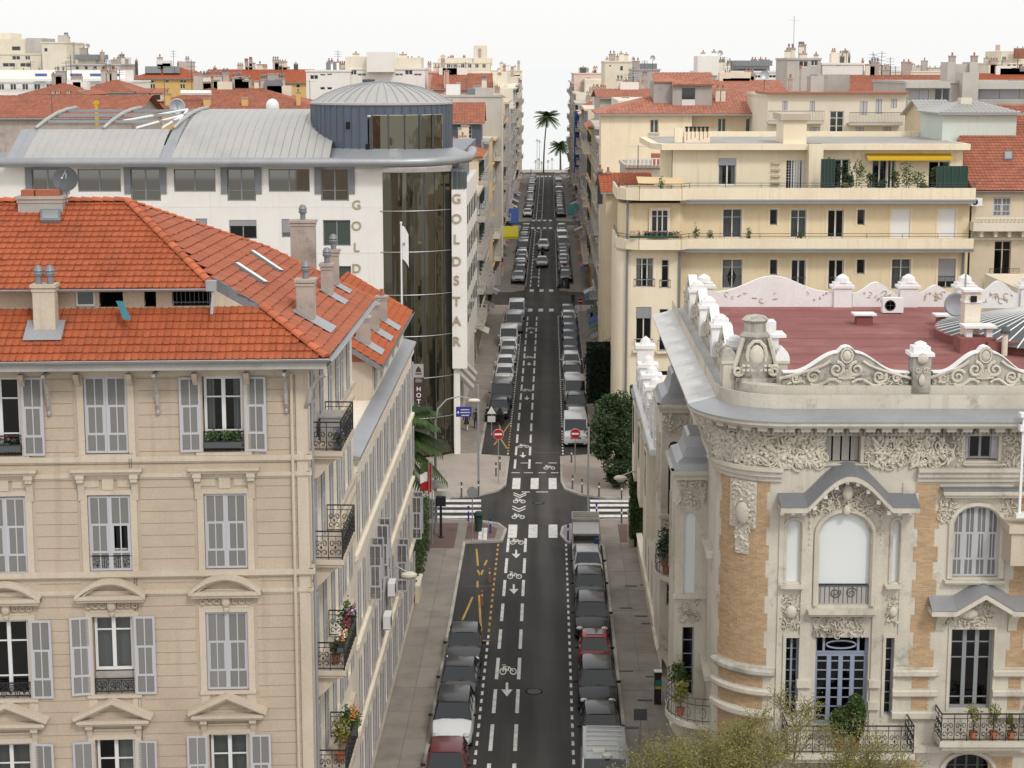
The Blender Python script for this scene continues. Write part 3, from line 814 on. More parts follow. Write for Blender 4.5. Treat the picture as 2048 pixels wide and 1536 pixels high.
def bike(u,d,s=1.0):
 m=MB();z=0.004
 def seg(x0,y0,x1,y1,w=0.07):
  a=Vector((x0,y0,0));b=Vector((x1,y1,0));n=(b-a).normalized();n=Vector((-n.y,n.x,0))*w/2
  m.poly([a-n,b-n,b+n,a+n])
 for cx in(-0.26,0.26):
  for k in range(10):
   a0,a1=k*0.628,(k+1)*0.628
   r0,r1=0.125,0.185
   m.poly([(cx+r0*math.cos(a0),r0*2.6*math.sin(a0),0),(cx+r1*math.cos(a0),r1*2.6*math.sin(a0),0),(cx+r1*math.cos(a1),r1*2.6*math.sin(a1),0),(cx+r0*math.cos(a1),r0*2.6*math.sin(a1),0)])
 z2=0.0015
 n0=len(m.v)
 seg(-0.26,0,-0.05,-0.65);seg(-0.05,-0.65,0.22,-0.75);seg(0.22,-0.75,0.26,0);seg(-0.05,-0.65,0.02,-0.05);seg(0.02,-0.05,0.2,-0.7);seg(0.12,-0.95,0.32,-0.9)
 for i in range(n0,len(m.v)):m.v[i]=(m.v[i][0],m.v[i][1],0.0015+0.0004*((i-n0)//4))
 add('bicycle_marking',m,M['paint'],ROAD,Matrix.Translation(S(u,d,0.004))@Matrix.Rotation(math.pi,4,'Z')@Matrix.Scale(s,4,Vector((0,1,0))))
for(yb,ya)in((1343,1376),(1153,1176),(1085,1106),(893,909),(781,795),(715,727),(657,664)):
 bike(-1.97,gy(yb),1.0);flat_arrow(-1.97,gy(ya),1.0)
for k in range(9):bike(-1.97,236+k*22.0,1.0)
for(u,y)in((-2.0,1003),(-2.0,1034)):bike(u,gy(y),1.0)
bike(0.1,gy(936),1.0)
for y in(990,994,1017,1022):
 c=S(-1.98,gy(y));stripe('chevron',[(c.x-.45,c.y+.75),(c.x,c.y),(c.x+.45,c.y+.75),(c.x+.45,c.y+.5),(c.x,c.y-.27),(c.x-.45,c.y+.5)])
def yline(a,b,w=0.12):
 p,q=gat(*a),gat(*b);n=(q-p).normalized();n=Vector((-n.y,n.x,0))*w/2
 stripe('yellow_bay_line',[p-n,q-n,q+n,p+n],'paint_y')
for a,b in(((945,1194),(925,1240)),((958,1190),(963,1275)),((953,1098),(956,1132)),((955,1140),(961,1152)),((966,1140),(961,1152)),((955,1162),(955,1175)),((974,1120),(969,1131)),((963,1281),(980,1281)),((1021,845),(1006,866)),((1001,877),(1014,897)),((998,877),(988,890)),((1001,858),(997,846))):yline(a,b)
for a,b in(((962,1056),(962,1080)),((971,1056),(971,1080)),((1157,1056),(1156,1080))):
 p,q=gat(*a,KH),gat(*b,KH);m=MB();m.poly([(p.x-.13,p.y,KH+.012),(p.x-.13,q.y,KH+.012),(p.x+.13,q.y,KH+.012),(p.x+.13,p.y,KH+.012)][::-1]);sub('tactile_strip',m,M['paint'],PLN if p.x<0.5 else PRN)
mh=MB();mh.lathe([(0,0.006),(0.36,0.006),(0.36,0.0),(0.42,0.0)],18);MH=mh.mesh('manhole_cover',M['iron'])
for(px,py)in((1068,1383),(1077,1006)):add('manhole_cover',MH,None,ROAD,Matrix.Translation(gat(px,py)))
for(px0,px1,py)in((1040,1120,905),(930,985,1172),(1085,1118,760)):
 a,b=gat(px0,py),gat(px1,py);stripe('tar_seam',[(a.x,a.y-.05),(b.x,b.y-.05),(b.x,b.y+.05),(a.x,a.y+.05)],'iron_grey',z=0.002)
# ------ cream apartment house, front left
def ray(px,py):
 up=-(py-CY)/FP
 return Vector(((px-1024)/FP,math.cos(TH)+up*math.sin(TH),-math.sin(TH)+up*math.cos(TH)))
def hit(px,py,P,n):
 c=Vector((0,0,CAMZ));d=ray(px,py);return c+d*(n.dot(Vector(P)-c)/n.dot(d))
A=math.radians(3.0)
O1=S(-7.5,50)
F1=Face(O1,A);F1s=Face(O1,math.pi/2-SK)
B1=empty('apartment_house',(O1 .x-6,O1 .y+6,0),0,label='cream apartment house with grey louvred shutters and an orange tiled hip roof',cat='building')
def z1(py,px=330,y=0):return F1 .at(px,py,y)[1]
cols={'A1':(-45,42,755,912,'open'),'B1':(168,256,753,908,'closed'),'C1':(405,488,752,903,'open'),'A2':(-32,54,993,1150,'closed'),'B2':(177,263,990,1143,'hole'),'C2':(409,495,987,1138,'closed'),'A3':(-25,60,1240,1397,'open'),'B3':(187,268,1233,1388,'open'),'C3':(413,497,1224,1380,'closed'),'A4':(-20,66,1487,1640,'open'),'B4':(193,273,1479,1630,'open'),'C4':(420,500,1468,1620,'open')}
OPS={}
for k,(a,b,t,bt,st)in cols.items():
 xa,zt=F1 .at(a,t);xb,zb=F1 .at(b,bt)
 xa2,_=F1 .at(a,bt);xb2,_=F1 .at(b,t)
 OPS[k]=((xa+xa2)/2,zb,(xb+xb2)/2,zt)
ops=list(OPS.values())
for x in(-5.1-7.1*0,-8.8,-12.4):pass
wall(F1,B1,-17.5,0,0,21.05,ops,M['stucco'],t=0.30)
bands=[z1(921),z1(950),z1(1145),z1(1183)]
cs=MB();js=MB();H=0.382;z=0.3
zb=z1(1183)
while z<20.9:
 iv=[(-17.4,-0.32)]
 for o in ops:
  if o[1]-0.3<z+H/2<o[3]+0.45:
   nv=[]
   for a,b in iv:
    lo,hi=o[0]-0.30,o[2]+0.30
    if hi<=a or lo>=b:nv.append((a,b))
    else:
     if lo>a:nv.append((a,lo))
     if hi<b:nv.append((hi,b))
   iv=nv
 for a,b in iv:
  if b-a>0.15:
   cs.box(a,-0.016,z+0.013,b,0,z+H-0.013);js.quad((a,-0.002,z-0.013),(b,-0.002,z-0.013),(b,-0.002,z+0.013),(a,-0.002,z+0.013))
 z+=H
add('render_courses',cs,M['stucco'],B1,F1 .T(),kind='stuff');add('course_joint_shade',js,M['grooves'],B1,F1 .T(),kind='stuff')  # joint strips carry dirt and painted groove shade
def band(za,zb_,out,name='string_course',x0=-17.4,x1=0.06,mat='stucco_light'):
 m=MB();m.box(x0,-out,za,x1+out,-0.017,zb_);m.box(x0,-out*0.6,za-0.06,x1+out*0.6,-0.018,za);add(name,m,M[mat],B1,F1 .T())
 m=MB();m.box(-0.1,-out,za,12,-0.002,zb_);add(name,m,M[mat],B1,F1s.T())
band(z1(921),z1(911),0.12);band(z1(953),z1(945),0.10);band(z1(1150),z1(1140),0.15);band(z1(1186),z1(1178),0.09)
band(z1(748),z1(741),0.07);band(20.75,20.95,0.14)
q=MB();q.box(-0.30,-0.05,0,0.05,-0.002,20.7);add('corner_pilaster',q,M['stucco_light'],B1,F1 .T())
q=MB();q.box(0.0,-0.05,0,0.28,-0.002,20.7);add('corner_pilaster',q,M['stucco_light'],B1,F1s.T())
q=MB();q.tube((-0.42,-0.12,0),(-0.42,-0.12,20.7),0.05,8);add('drain_pipe',q,M['stucco_light'],B1,F1 .T())
q=MB();q.tube((0.45,-0.12,0),(0.45,-0.12,20.9),0.055,8);add('drain_pipe',q,M['zinc'],B1,F1s.T())
def surround(o,w=0.20,out=0.045,low=0.0,ap=0.0):
 m=MB();a,b,c,d=o
 m.box(a-w,-out,b-low,a,-0.001,d+w*0.8);m.box(c,-out,b-low,c+w,-0.001,d+w*0.8);m.box(a,-out,d,c,-0.001,d+w*0.8)
 m.box(a-w-0.02,-out-0.05,b-0.09,c+w+0.02,-0.001,b-0.001)
 if ap:m.box(a-w,-0.03,b-ap,a+0.08,-0.001,b-0.09);m.box(c-0.08,-0.03,b-ap,c+w,-0.001,b-0.09)
 add('window_surround',m,M['stucco_light'],B1,F1 .T())
def corbel(m,x,z,w=0.2,h=0.7,out=0.24):
 m.extx([(0,z),(0,z-h),(-0.05,z-h),(-0.08,z-h*0.7),(-out*0.6,z-h*0.35),(-out,z-h*0.28),(-out,z)],x-w/2,x+w/2)
 m.box(x-w/2-0.03,-out-0.03,z-0.12,x+w/2+0.03,0,z-0.002)
for k,o in OPS.items():
 a,b,c,d=o;cx=(a+c)/2;w=c-a;row=k[1];st=cols[k][4]
 surround(o,ap=0.9 if row in '34' else 0)
 if st=='closed' or st=='hole':shutters_closed(F1,B1,cx,b+0.03,w-0.04,d-b-0.06,y=0.03,hole=1 if st=='hole' else None)
 if st in('open',):
  sw=w/2
  for sg in(-1,1):shutter(F1,B1,cx+sg*(w/2+sw/2+0.05),b+0.02,sw,d-b-0.04,rz=sg*-rnd.choice((.02,.05,.12)),y=-.09)
 if st!='closed':
  cu={'A1':'left','C1':'sides','B2':None,'A3':None,'B3':'full','A4':'full','B4':'right','C4':'full'}.get(k)
  zb0=b+0.05 if k!='B3' else b+0.75
  window(F1,B1,cx,zb0,w-0.05,d-zb0-0.03,2,(0.26,0.72)if k!='B3' else(0.74,),'frame_white',curtain=cu,cm='curtain_grey',fw=0.085,bar=0.045,y=0.19)
  if k=='B3':
   q=MB();q.box(a+0.02,0.16,b,c-0.02,0.24,b+0.70);add('window_apron',q,M['concrete'],B1,F1 .T())
  add('railing',railing_mesh(w-0.04,0.62 if row=='1' else 0.5,'scroll','iron'),None,B1,F1 .T(cx,0.05,b+0.02))
 m=MB()
 if row=='2':
  m.box(a-0.42,-0.30,d+0.78,c+0.42,0,d+0.86);m.box(a-0.36,-0.22,d+0.68,c+0.36,0,d+0.78)
  m.box(cx-0.18,-0.07,d+0.17,cx+0.18,0,d+0.68);m.box(a-0.1,-0.03,d+0.25,cx-0.28,0,d+0.6);m.box(cx+0.28,-0.03,d+0.25,c+0.1,0,d+0.6)
  corbel(m,a-0.16,d+0.68,0.2,0.85);corbel(m,c+0.16,d+0.68,0.2,0.85)
  add('window_hood',m,M['stucco_light'],B1,F1 .T())
 elif row=='3':
  z0=d+0.62;hw=w/2+0.46;rise=0.52
  m.box(cx-hw,-0.32,z0,cx+hw,0,z0+0.12);m.box(cx-hw+.05,-0.25,z0-0.10,cx+hw-.05,0,z0)
  n=12
  for i in range(n):
   t0,t1=-1+2*i/n,-1+2*(i+1)/n
   f=lambda t:z0+0.12+rise*(1-t*t)
   m.ext([(cx+hw*t0,f(t0)-0.12),(cx+hw*t1,f(t1)-0.12),(cx+hw*t1,f(t1)+0.02),(cx+hw*t0,f(t0)+0.02)],-0.34,0)
   m.ext([(cx+hw*t0*.93,f(t0)-0.20),(cx+hw*t1*.93,f(t1)-0.20),(cx+hw*t1*.93,f(t1)-0.11),(cx+hw*t0*.93,f(t0)-0.11)],-0.24,0)
  add('segmental_pediment',m,M['stucco_light'],B1,F1 .T())
  r=MB()
  for sg in(-1,1):
   for q in range(3):scroll(r,cx+sg*(0.28+0.22*q),d+0.36,0.12,sg,0.6,y=-0.05,th=0.03,n=10)
  r.blob((cx,-0.09,d+0.38),(0.15,0.10,0.24),8,5);r.blob((cx,-0.05,d+0.12),(0.10,0.08,0.16),8,5)
  r.box(a-0.12,-0.05,d+0.50,c+0.12,0,d+0.56);r.box(a-0.05,-0.06,d+0.15,c+0.05,0,d+0.21)
  add('carved_garland',r,M['stucco_light'],B1,F1 .T(),smooth=True)
 elif row=='4':
  z0=d+0.62;hw=w/2+0.50;rise=0.55
  m.box(cx-hw,-0.32,z0,cx+hw,0,z0+0.10);m.box(cx-hw+.05,-0.24,z0-0.09,cx+hw-.05,0,z0)
  for sg in(-1,1):
   m.ext([(cx+sg*hw*1.06,z0+0.12),(cx,z0+0.12+rise),(cx,z0+0.27+rise),(cx+sg*hw*1.10,z0+0.22)][::sg],-0.36,0)
   m.ext([(cx+sg*hw*.94,z0+0.10),(cx,z0+0.02+rise),(cx,z0+0.12+rise),(cx+sg*hw*1.0,z0+0.14)][::sg],-0.26,0)
  corbel(m,a-0.14,z0-0.09,0.16,0.45,0.18);corbel(m,c+0.14,z0-0.09,0.16,0.45,0.18)
  m.box(a-0.02,-0.05,d+0.30,c+0.02,0,d+0.36)
  add('triangular_pediment',m,M['stucco_light'],B1,F1 .T())
 else:
  for sg in(-1,1):
   scroll(m,cx+sg*0.35,d+0.26,0.13,sg,0.4,y=-0.03,th=0.025,n=10)
  m.path([(cx-0.7+0.14*i,-0.03,d+0.22-0.10*math.sin(i/10*math.pi))for i in range(11)],0.025,5)
  add('carved_garland',m,M['stucco_light'],B1,F1 .T(),smooth=True)
for px in(97,315,572):
 x,_=F1 .at(px,760);m=MB()
 m.path([(0,-0.03,19.55),(0,-0.16,19.75),(0,-0.20,20.1),(0,-0.42,20.5),(0,-0.7,20.72)],[0.05,0.05,0.06,0.05,0.05],6)
 m.box(-0.05,-0.75,20.72,0.05,0,20.82);m.blob((0,-0.07,19.5),(0.07,0.07,0.10),6,4);add('eave_bracket',m,M['concrete'],B1,F1 .T(x))
for px in(45,155,260,391,494):
 x,_=F1 .at(px,740);m=MB();m.extx([(0,20.75),(0,20.3),(-0.1,20.35),(-0.35,20.6),(-0.4,20.75)],-0.08,0.08);add('eave_corbel',m,M['stucco_light'],B1,F1 .T(x))
m=MB();m.path([(0.0,-0.02,19.6),(0.12,-0.2,19.8),(0.2,-0.3,20.2),(0.45,-0.55,20.6),(0.7,-0.8,20.75)],[0.07,.07,.08,.07,.06],6);add('eave_bracket',m,M['concrete'],B1,F1 .T())
ZE=21.25
def P1(x,y,z):return F1 .T(x,y,z).translation
E0=P1(-18,-0.85,ZE);E1=P1(0.70,-0.85,ZE);E2=S(-6.65,62.0,ZE)
AP=P1(-6.25,5.6,25.5);RL=P1(-18,5.6,25.5)
ns=(E2-E1).cross(AP-E1).normalized();ns=-ns if ns.z<0 else ns
P3=Vector((-9.0,60.5,0));P3 .z=E1 .z-(ns.x*(P3 .x-E1 .x)+ns.y*(P3 .y-E1 .y))/ns.z
Hh=E1 .lerp(AP,0.30)
K=hit(425,559,E1,ns)
yl=-0.85+0.30*6.45
E0h=P1(-18,yl,ZE+0.30*(25.5-ZE))
tile_slope([E0,E1,Hh,E0h],B1,M['tile'],0.215,0.345,npart=280,seed=11)
U0=P1(-18,0.72,23.22);U1=hit(427,578,U0,Vector((-math.sin(A),math.cos(A),0)));U1 .z=23.22
tile_slope([U0,U1,AP,RL],B1,M['tile'],0.215,0.345,npart=0,seed=12)
tile_slope([E1,E2,P3,AP,K,Hh],B1,M['tile_side'],0.215,0.345,npart=0,seed=13,name='side_roof_tiles')
ridge_line(E1+Vector((0,0,.05)),Hh+Vector((0,0,.08)),B1,M['ridge']);ridge_line(U1+Vector((0,0,.05)),AP+Vector((0,0,.08)),B1,M['ridge'])
ridge_line(RL+Vector((0,0,.05)),AP+Vector((0,0,.05)),B1,M['ridge']);ridge_line(P3+Vector((0,0,.02)),AP+Vector((0,0,.05)),B1,M['ridge'],0.10)
ridge_line(E2+Vector((0,0,.02)),P3+Vector((0,0,.02)),B1,M['ridge'],0.10)
m=MB();v=Vector((0,-.04,0));m.slab([K+v+Vector((0,0,-.34)),Hh+v+Vector((0,0,-.20)),Hh+v+Vector((0,0,.10)),K+v+Vector((0,0,.10))],0.05);add('verge_flashing',m,M['zinc_dark'],B1)
m=MB();q=P1(-3.0,1.10,22.5);m.poly([q,Hh+Vector((.1,.02,-.1)),K+Vector((0,.03,-.1)),Vector((q.x,q.y,23.3))]);add('attic_cheek',m,M['stucco'],B1)
m=MB();BK=P1(-18,12,21.3);m.slab([RL,AP,P3,E2,BK][::-1]if False else[AP,RL,BK,E2,P3],0.08);add('rear_roof',m,M['tile_old'],B1)
def gutter(a,b,root,r=0.10,mat='zinc',name='gutter'):
 m=MB();d=(Vector(b)-Vector(a)).normalized();n=Vector((d.y,-d.x,0))
 k=6;vs=[]
 for p in(Vector(a),Vector(b)):
  for i in range(k+1):
   t=math.pi+math.pi*i/k;vs.append(p+n*r*math.cos(t)+Vector((0,0,r*math.sin(t))))
 m.add(vs,[(i,i+1,k+2+i,k+1+i)for i in range(k)]);m.tube(Vector(a)+n*r,Vector(b)+n*r,0.018,5)
 return add(name,m,M[mat],root)
gutter(P1(-18,-0.98,ZE+0.02),P1(0.8,-0.98,ZE+0.02),B1);gutter(S(-6.55,49.2,ZE+0.02),S(-6.52,62.1,ZE+0.02),B1)
m=MB();m.slab([P1(-18,-0.88,20.98),P1(0.72,-0.88,20.98),P1(0.0,0,20.98),P1(-18,0,20.98)],0.03);m.slab([S(-6.7,49.2,20.98),S(-6.68,62,20.98),S(-7.5,62,20.98),S(-7.5,50,20.98)],0.03)
m.slab([P1(-18,-0.90,ZE),P1(-18,-0.90,20.95),P1(.72,-0.90,20.95),P1(.72,-0.90,ZE)],0.03)
add('soffit',m,M['concrete'],B1)
strip=[(150,190),(198,246),(288,312),(345,424)]
sops=[]
for a,b in strip:
 xa,_=F1 .at(a,595,1.10);xb,_=F1 .at(b,595,1.10);sops.append((xa,22.62 if a>340 else 22.60,xb,23.2))
wall(F1,B1,-18,-2.95,22.3,23.35,sops,M['stucco'],y=1.10,t=0.15,name='attic_wall')
window(F1,B1,(sops[0][0]+sops[0][2])/2,22.62,sops[0][2]-sops[0][0]-.03,0.55,1,(),glass='green_glass',y=1.16)
add('railing',railing_mesh(sops[3][2]-sops[3][0],0.45,'bars','iron_grey'),None,B1,F1 .T((sops[3][0]+sops[3][2])/2,1.08,22.68))
m=MB();m.slab([U0+Vector((0,0,-.02)),P1(-18,1.1,23.2),P1(-2.95,1.1,23.2),U1+Vector((0,0,-.02))],0.03);add('upper_soffit',m,M['concrete'],B1)
gutter(U0+Vector((0,-.08,0.0)),U1+Vector((0.05,-.08,0.0)),B1,0.08)
m=MB();gp=U1+Vector((0,-.1,0));m.path([gp,gp+Vector((0.0,-0.05,-0.25)),gp+Vector((0,-0.35,-0.75))],0.05,6);m.box(gp.x-.2,gp.y-.12,gp.z-.06,gp.x+.12,gp.y+.1,gp.z+.26);add('downpipe',m,M['zinc'],B1)
cp=P1(F1 .at(232,600,.6)[0],0.55,22.75);m=MB()
vs=[(cp.x+0.11*i+0.07*j,cp.y-0.10*j+0.03*math.sin(i*2+j),cp.z+0.12-0.10*j+0.02*math.sin(i*3))for j in range(6)for i in range(3)]
m.add(vs,[(j*3+i,j*3+i+1,j*3+i+4,j*3+i+3)for j in range(5)for i in range(2)])
M['teal']=plain('teal_cloth',(0.03,0.16,0.20),0.8)
add('cloth',m,M['teal'],smooth=True,label='blue-green cloth hanging from the attic strip onto the orange tiles',cat='cloth')
def chimney(root,base,w,dp,h,mat='chimney_r',pots=1,cowl=False,slopez=0.6,name='chimney',rz=0.0,cap='chimney_r',flash=True):
 e=add(name,(lambda m:(m.box(-w/2,-dp/2,-slopez,w/2,dp/2,h),m)[1])(MB()),M[mat],root,Matrix.Translation(base)@Matrix.Rotation(rz,4,'Z'))
 m=MB();m.box(-w/2-.06,-dp/2-.06,h,w/2+.06,dp/2+.06,h+.10);m.box(-w/2-.03,-dp/2-.03,h-.12,w/2+.03,dp/2+.03,h-.04);sub('chimney_cap',m,M[cap],e)
 for i in range(pots):
  m=MB();x=(i-(pots-1)/2)*w/max(1,pots)*1.05
  if cowl:
   m.lathe([(0.10,h+.1),(0.10,h+.32),(0.14,h+.34),(0.16,h+.42),(0.13,h+.46),(0.16,h+.5),(0.13,h+.56),(0.10,h+.64),(0.0,h+.67)],10,(x,0,0))
  else:m.lathe([(0.11,h+.1),(0.09,h+.38),(0.12,h+.40),(0.10,h+.44),(0,h+.44)],8,(x,0,0))
  sub('chimney_pot',m,M['zinc_dark']if cowl else M['terracotta'],e,smooth=True)
 return e
def flashing(root,c,ex,ey,w,l,n):
 m=MB();p=Vector(c)+n*0.115
 m.slab([p-ex*w/2-ey*l*0.6,p+ex*w/2-ey*l*0.6,p+ex*w/2+ey*l*0.4,p-ex*w/2+ey*l*0.4],0.01);return add('lead_flashing',m,M['zinc'],root)
nf=(E1-E0).cross(Hh-E1).normalized();nf=-nf if nf.z<0 else nf
b=hit(89,668,E1,nf);exf=(E1-E0).normalized();eyf=nf.cross(exf);ch=chimney(B1,b+Vector((0,.25,0)),0.66,0.5,1.42,'stucco_light',2,True,rz=A,cap='stucco_light');flashing(B1,b+eyf*.15,exf,eyf,1.15,0.9,nf)
exs=(E2-E1).normalized();eys=ns.cross(exs)
for(px,py,w,h)in((613,636,0.55,1.2),(655,590,0.40,1.05),(668,571,0.36,1.25)):
 b=hit(px,py,E1,ns);chimney(B1,b,w,w*1.0,h,'chimney_r',1,True,rz=-SK);flashing(B1,b-eys*.1,exs,eys,1.2*w/.5,1.3*w/.5,ns)
chimney(B1,P3+Vector((1.2,0.9,-0.3)),0.9,0.5,1.2,'chimney_r',1,True)
def roof_window(root,px0,py0,px1,py1,P,n,name='skylight',glassm='white',fr='zinc_dark'):
 c=[hit(px0,py1,P,n),hit(px1,py1,P,n),hit(px1,py0,P,n),hit(px0,py0,P,n)]
 m=MB();m.slab([p+n*0.17 for p in c],0.16);o=add(name,m,M[fr],root)
 cc=sum(c,Vector())/4;m=MB();m.slab([cc+(p-cc)*0.78+n*0.185 for p in c],0.01);sub('skylight_pane',m,M[glassm],o);return o
nu=(U1-U0).cross(AP-U1).normalized();nu=-nu if nu.z<0 else nu
roof_window(B1,82,427,122,449,U1,nu,glassm='zinc')
def strip_light(p0,p1,hw):
 a=hit(*p0,E1,ns);b=hit(*p1,E1,ns);d=(b-a).normalized();t=ns.cross(d)*hw
 m=MB();m.slab([p+ns*0.16 for p in(a-t*1.3,b-t*1.3,b+t*1.3,a+t*1.3)],0.12);o=add('skylight',m,M['zinc_dark'],B1)
 m=MB();m.slab([p+ns*0.18 for p in(a-t,b-t,b+t,a+t)],0.015);sub('skylight_pane',m,M['white'],o)
strip_light((470,534),(528,572),0.13);strip_light((501,509),(559,548),0.13)
b=P1(F1 .at(84,400,5.2)[0],5.2,25.25);ch=chimney(B1,b,1.45,0.6,0.42,'concrete',0,False,rz=A)
m=MB();m.box(-.62,-.25,.52,-.2,.25,.72);m.box(-.15,-.25,.52,.62,.25,.72);sub('brick_flue',m,M['tile_side'],ch)
dsh=empty('satellite_dish',b+Vector((0.75,0.3,0.5)),0,label='black round satellite dish on the ridge chimney of the orange roof',cat='satellite dish')
def dish_mesh(r,dpt,n=20):
 m=MB();pr=[(0.0,-dpt)]+[(r*i/6,-dpt*(1-(i/6)**2))for i in range(1,7)]+[(r*1.0,-0.03)]+[(r*i/6,-dpt*(1-(i/6)**2)-0.03)for i in range(6,-1,-1)]
 m.lathe(pr,n);return m
sub('mast',(lambda m:(m.tube((0,0,-.5),(0,0,.75),.03,6),m)[1])(MB()),M['steel'],dsh)
d_=add('reflector',dish_mesh(0.42,0.09),M['iron_grey'],dsh,Matrix.Translation(dsh.location+Vector((0,-.12,.55)))@Matrix.Rotation(math.radians(75),4,'X'),smooth=True)
sub('feed_arm',(lambda m:(m.tube((0,.3,-.02),(0,-.05,.4),.015,5),m.blob((0,-.05,.4),.05),m)[2])(MB()),M['steel'],d_)
FZ=[18.0,14.45,10.75,7.1,3.4]
sops=[]
for z in FZ:
 for x in(2.4,6.4,9.6):sops.append((x-0.62,z+0.02,x+0.62,z+2.45))
wall(F1s,B1,0,12,0,21.05,sops,M['annex'],t=0.28)  # paler render than the front paints in the brighter street-side light
for x in(-5.35,-5.42):q=MB();q.path([(x,-.02,20.6),(x,-.03,z1(921)+.3),(x-.01,-.16,z1(921)),(x,-.03,z1(960)),(x+.01,-.02,0)],.011,4);add('cable',q,M['iron_grey'],B1,F1 .T())
for i,z in enumerate(FZ):
 for x in(2.4,6.4,9.6):
  window(F1s,B1,x,z+0.04,1.2,2.38,2,(0.3,0.72),curtain=rnd.choice([None,'full','sides']))
  for sg in(-1,1):shutter(F1s,B1,x+sg*0.95,z+0.03,0.6,2.38)
  m=MB();m.box(x-.9,-.18,z+2.75,x+.9,-.002,z+2.87);add('window_hood',m,M['stucco_light'],B1,F1s.T())
 if i<4:balcony(F1s,B1,0.9,4.2,z-0.02,1.0,0.95)
m=MB();m.box(0,0,0,0.1,0.1,0.1)
m=MB();m.poly([Vector((p.x,p.y,z))for p,z in((S(-7.5,62),0),(S(-7.5,62),21.1),(P1(-17.5,12,0),21.1),(P1(-17.5,12,0),0))]);m.poly([P1(-17.5,12,0),P1(-17.5,12,21.1),P1(-17.5,0,21.1),P1(-17.5,0,0)])
add('rear_wall',m,M['stucco'],B1)
bx=F1s.T(2.0,-0.6,FZ[0]).translation
m=MB();m.box(-.45,-.35,0,.45,.35,.8);m.box(-.5,-.4,.8,.5,.4,.86);add('storage_box',m,M['concrete'],None,F1s.T(2.6,-.5,FZ[0]),label='weathered grey cabinet standing on the topmost iron balcony',cat='cabinet')
def flowers(name,T,w,label,mats,n=60,hgt=0.35,r=0.16,seed=5,trough='iron_grey',cat='flower box',group=None):
 R=random.Random(seed);m=MB();m.box(-w/2,-.12,0,w/2,.12,.18)
 o=add(name,m,M[trough],None,T,label=label,cat=cat,group=group)
 f=MB()
 for k in range(max(2,int(w/0.18))):leaf_cloud(f,(-w/2+.1+(w-.2)*R.random(),R.uniform(-.06,.06),.18+hgt*.45),(r,r*.9,hgt*.5),n//3,.05,R,shell=.2)
 sub('foliage',f,M['leaf_mid'],o)
 for q,mt in enumerate(mats):
  b=MB()
  for k in range(n//4):b.blob((-w/2+w*R.random(),R.uniform(-.14,.14),.2+hgt*R.uniform(.5,1.1)),(.035,.035,.03),5,3)
  sub('blossom',b,M[mt],o,kind='stuff')
 return o
xc,zc=F1 .at(447,893);flowers('flower_box',F1 .T(xc,-.02,F1 .at(447,899)[1]+.08),1.15,'dark trough of green plants in the top-floor window beside the house corner',[],140,.42,.2)
xc,zc=F1 .at(20,900);flowers('flower_box',F1 .T(xc,-.02,F1 .at(20,905)[1]+.05),.7,'trough with one red bloom in the open window at the frame edge',['flower_r'],24,.3,.12)
flowers('flower_box',F1s.T(1.3,-.85,FZ[0]+.02),.6,'violet flowers at the near end of the topmost balcony',['flower_p'],90,.4,.2,8)
flowers('flower_box',F1s.T(1.4,-.85,FZ[2]+.55),.9,'orange and white flowers at the near end of the third balcony down',['flower_o','flower_w'],90,.35,.22,9)
flowers('flower_box',F1s.T(2.5,-.85,FZ[2]+.55),.9,'magenta flowers in the middle of the third balcony down',['flower_r'],90,.4,.25,10)
flowers('flower_box',F1s.T(3.6,-.85,FZ[2]+.55),.9,'violet and white flowers at the far end of the third balcony down',['flower_p','flower_w','flower_r'],90,.45,.25,12)
plant('potted_plant',F1s.T(3.6,-.7,FZ[2]).translation,1.7,.35,'leaf_mid','tall green pot plant behind the flowers on the third balcony down','pot plant',.35,160,.08,21)
plant('potted_plant',F1s.T(1.6,-.6,FZ[2]).translation,.9,.3,'leaf_mid','low pot plant inside the railing of the flowered balcony','pot plant',.3,120,.07,22)
flowers('flower_box',F1s.T(3.0,-.98,FZ[3]+.75),1.0,'trailing dark foliage over the rail of the lowest visible balcony',['flower_o'],200,.5,.3,14)
plant('potted_plant',F1s.T(2.2,-.6,FZ[3]).translation,1.5,.4,'leaf_bud','yellow-green bushy plant on the lowest visible balcony','pot plant',.35,160,.08,23)
plant('potted_plant',F1s.T(3.8,-.6,FZ[3]).translation,1.3,.4,'leaf_mid','dark green bushy plant at the far end of the lowest visible balcony','pot plant',.35,160,.08,24)
# ------ annex, the lower pale house behind it
B2=empty('annex_house',S(-10,75),0,label='pale narrow town house with long shutter rows and small orange roof',cat='building')
F2=Face(S(-7.5,62.02),math.pi/2-SK)
zs=[11.5,7.9,4.3,0.7];xs=[2.0+3.05*i for i in range(9)]
ops=[(x-.55,z,x+.55,z+2.45)for z in zs for x in xs]
wall(F2,B2,0,27,0,15.0,ops,M['annex'],t=.25)
for i,z in enumerate(zs):
 for j,x in enumerate(xs):
  window(F2,B2,x,z+.03,1.05,2.38,2,(0.3,.7),glass='black_glass',curtain=None)
  half=(i,j)in((1,1),(1,2),(2,8),(2,5))
  for sg in(-1,1):
   if half:shutter(F2,B2,x+sg*.60,z+.02,.55,2.38,W=F2 .T(x+sg*.56,-.30,z+.02,math.pi/2))
   else:shutter(F2,B2,x+sg*.86,z+.02,.55,2.38)
for z in(15.0-.3,11.2,7.6,4.0):
 m=MB();m.box(0,-.14,z-.16,27,-.002,z);m.box(0,-.08,z-.26,27,-.003,z-.16);add('string_course',m,M['annex'],B2,F2 .T())
m=MB();m.extx([(0.42,15.3),(-.26,15.12),(-.26,15.0),(0.42,15.0)],0.0,27.1);add('zinc_ledge',m,M['zinc'],B2,F2 .T())
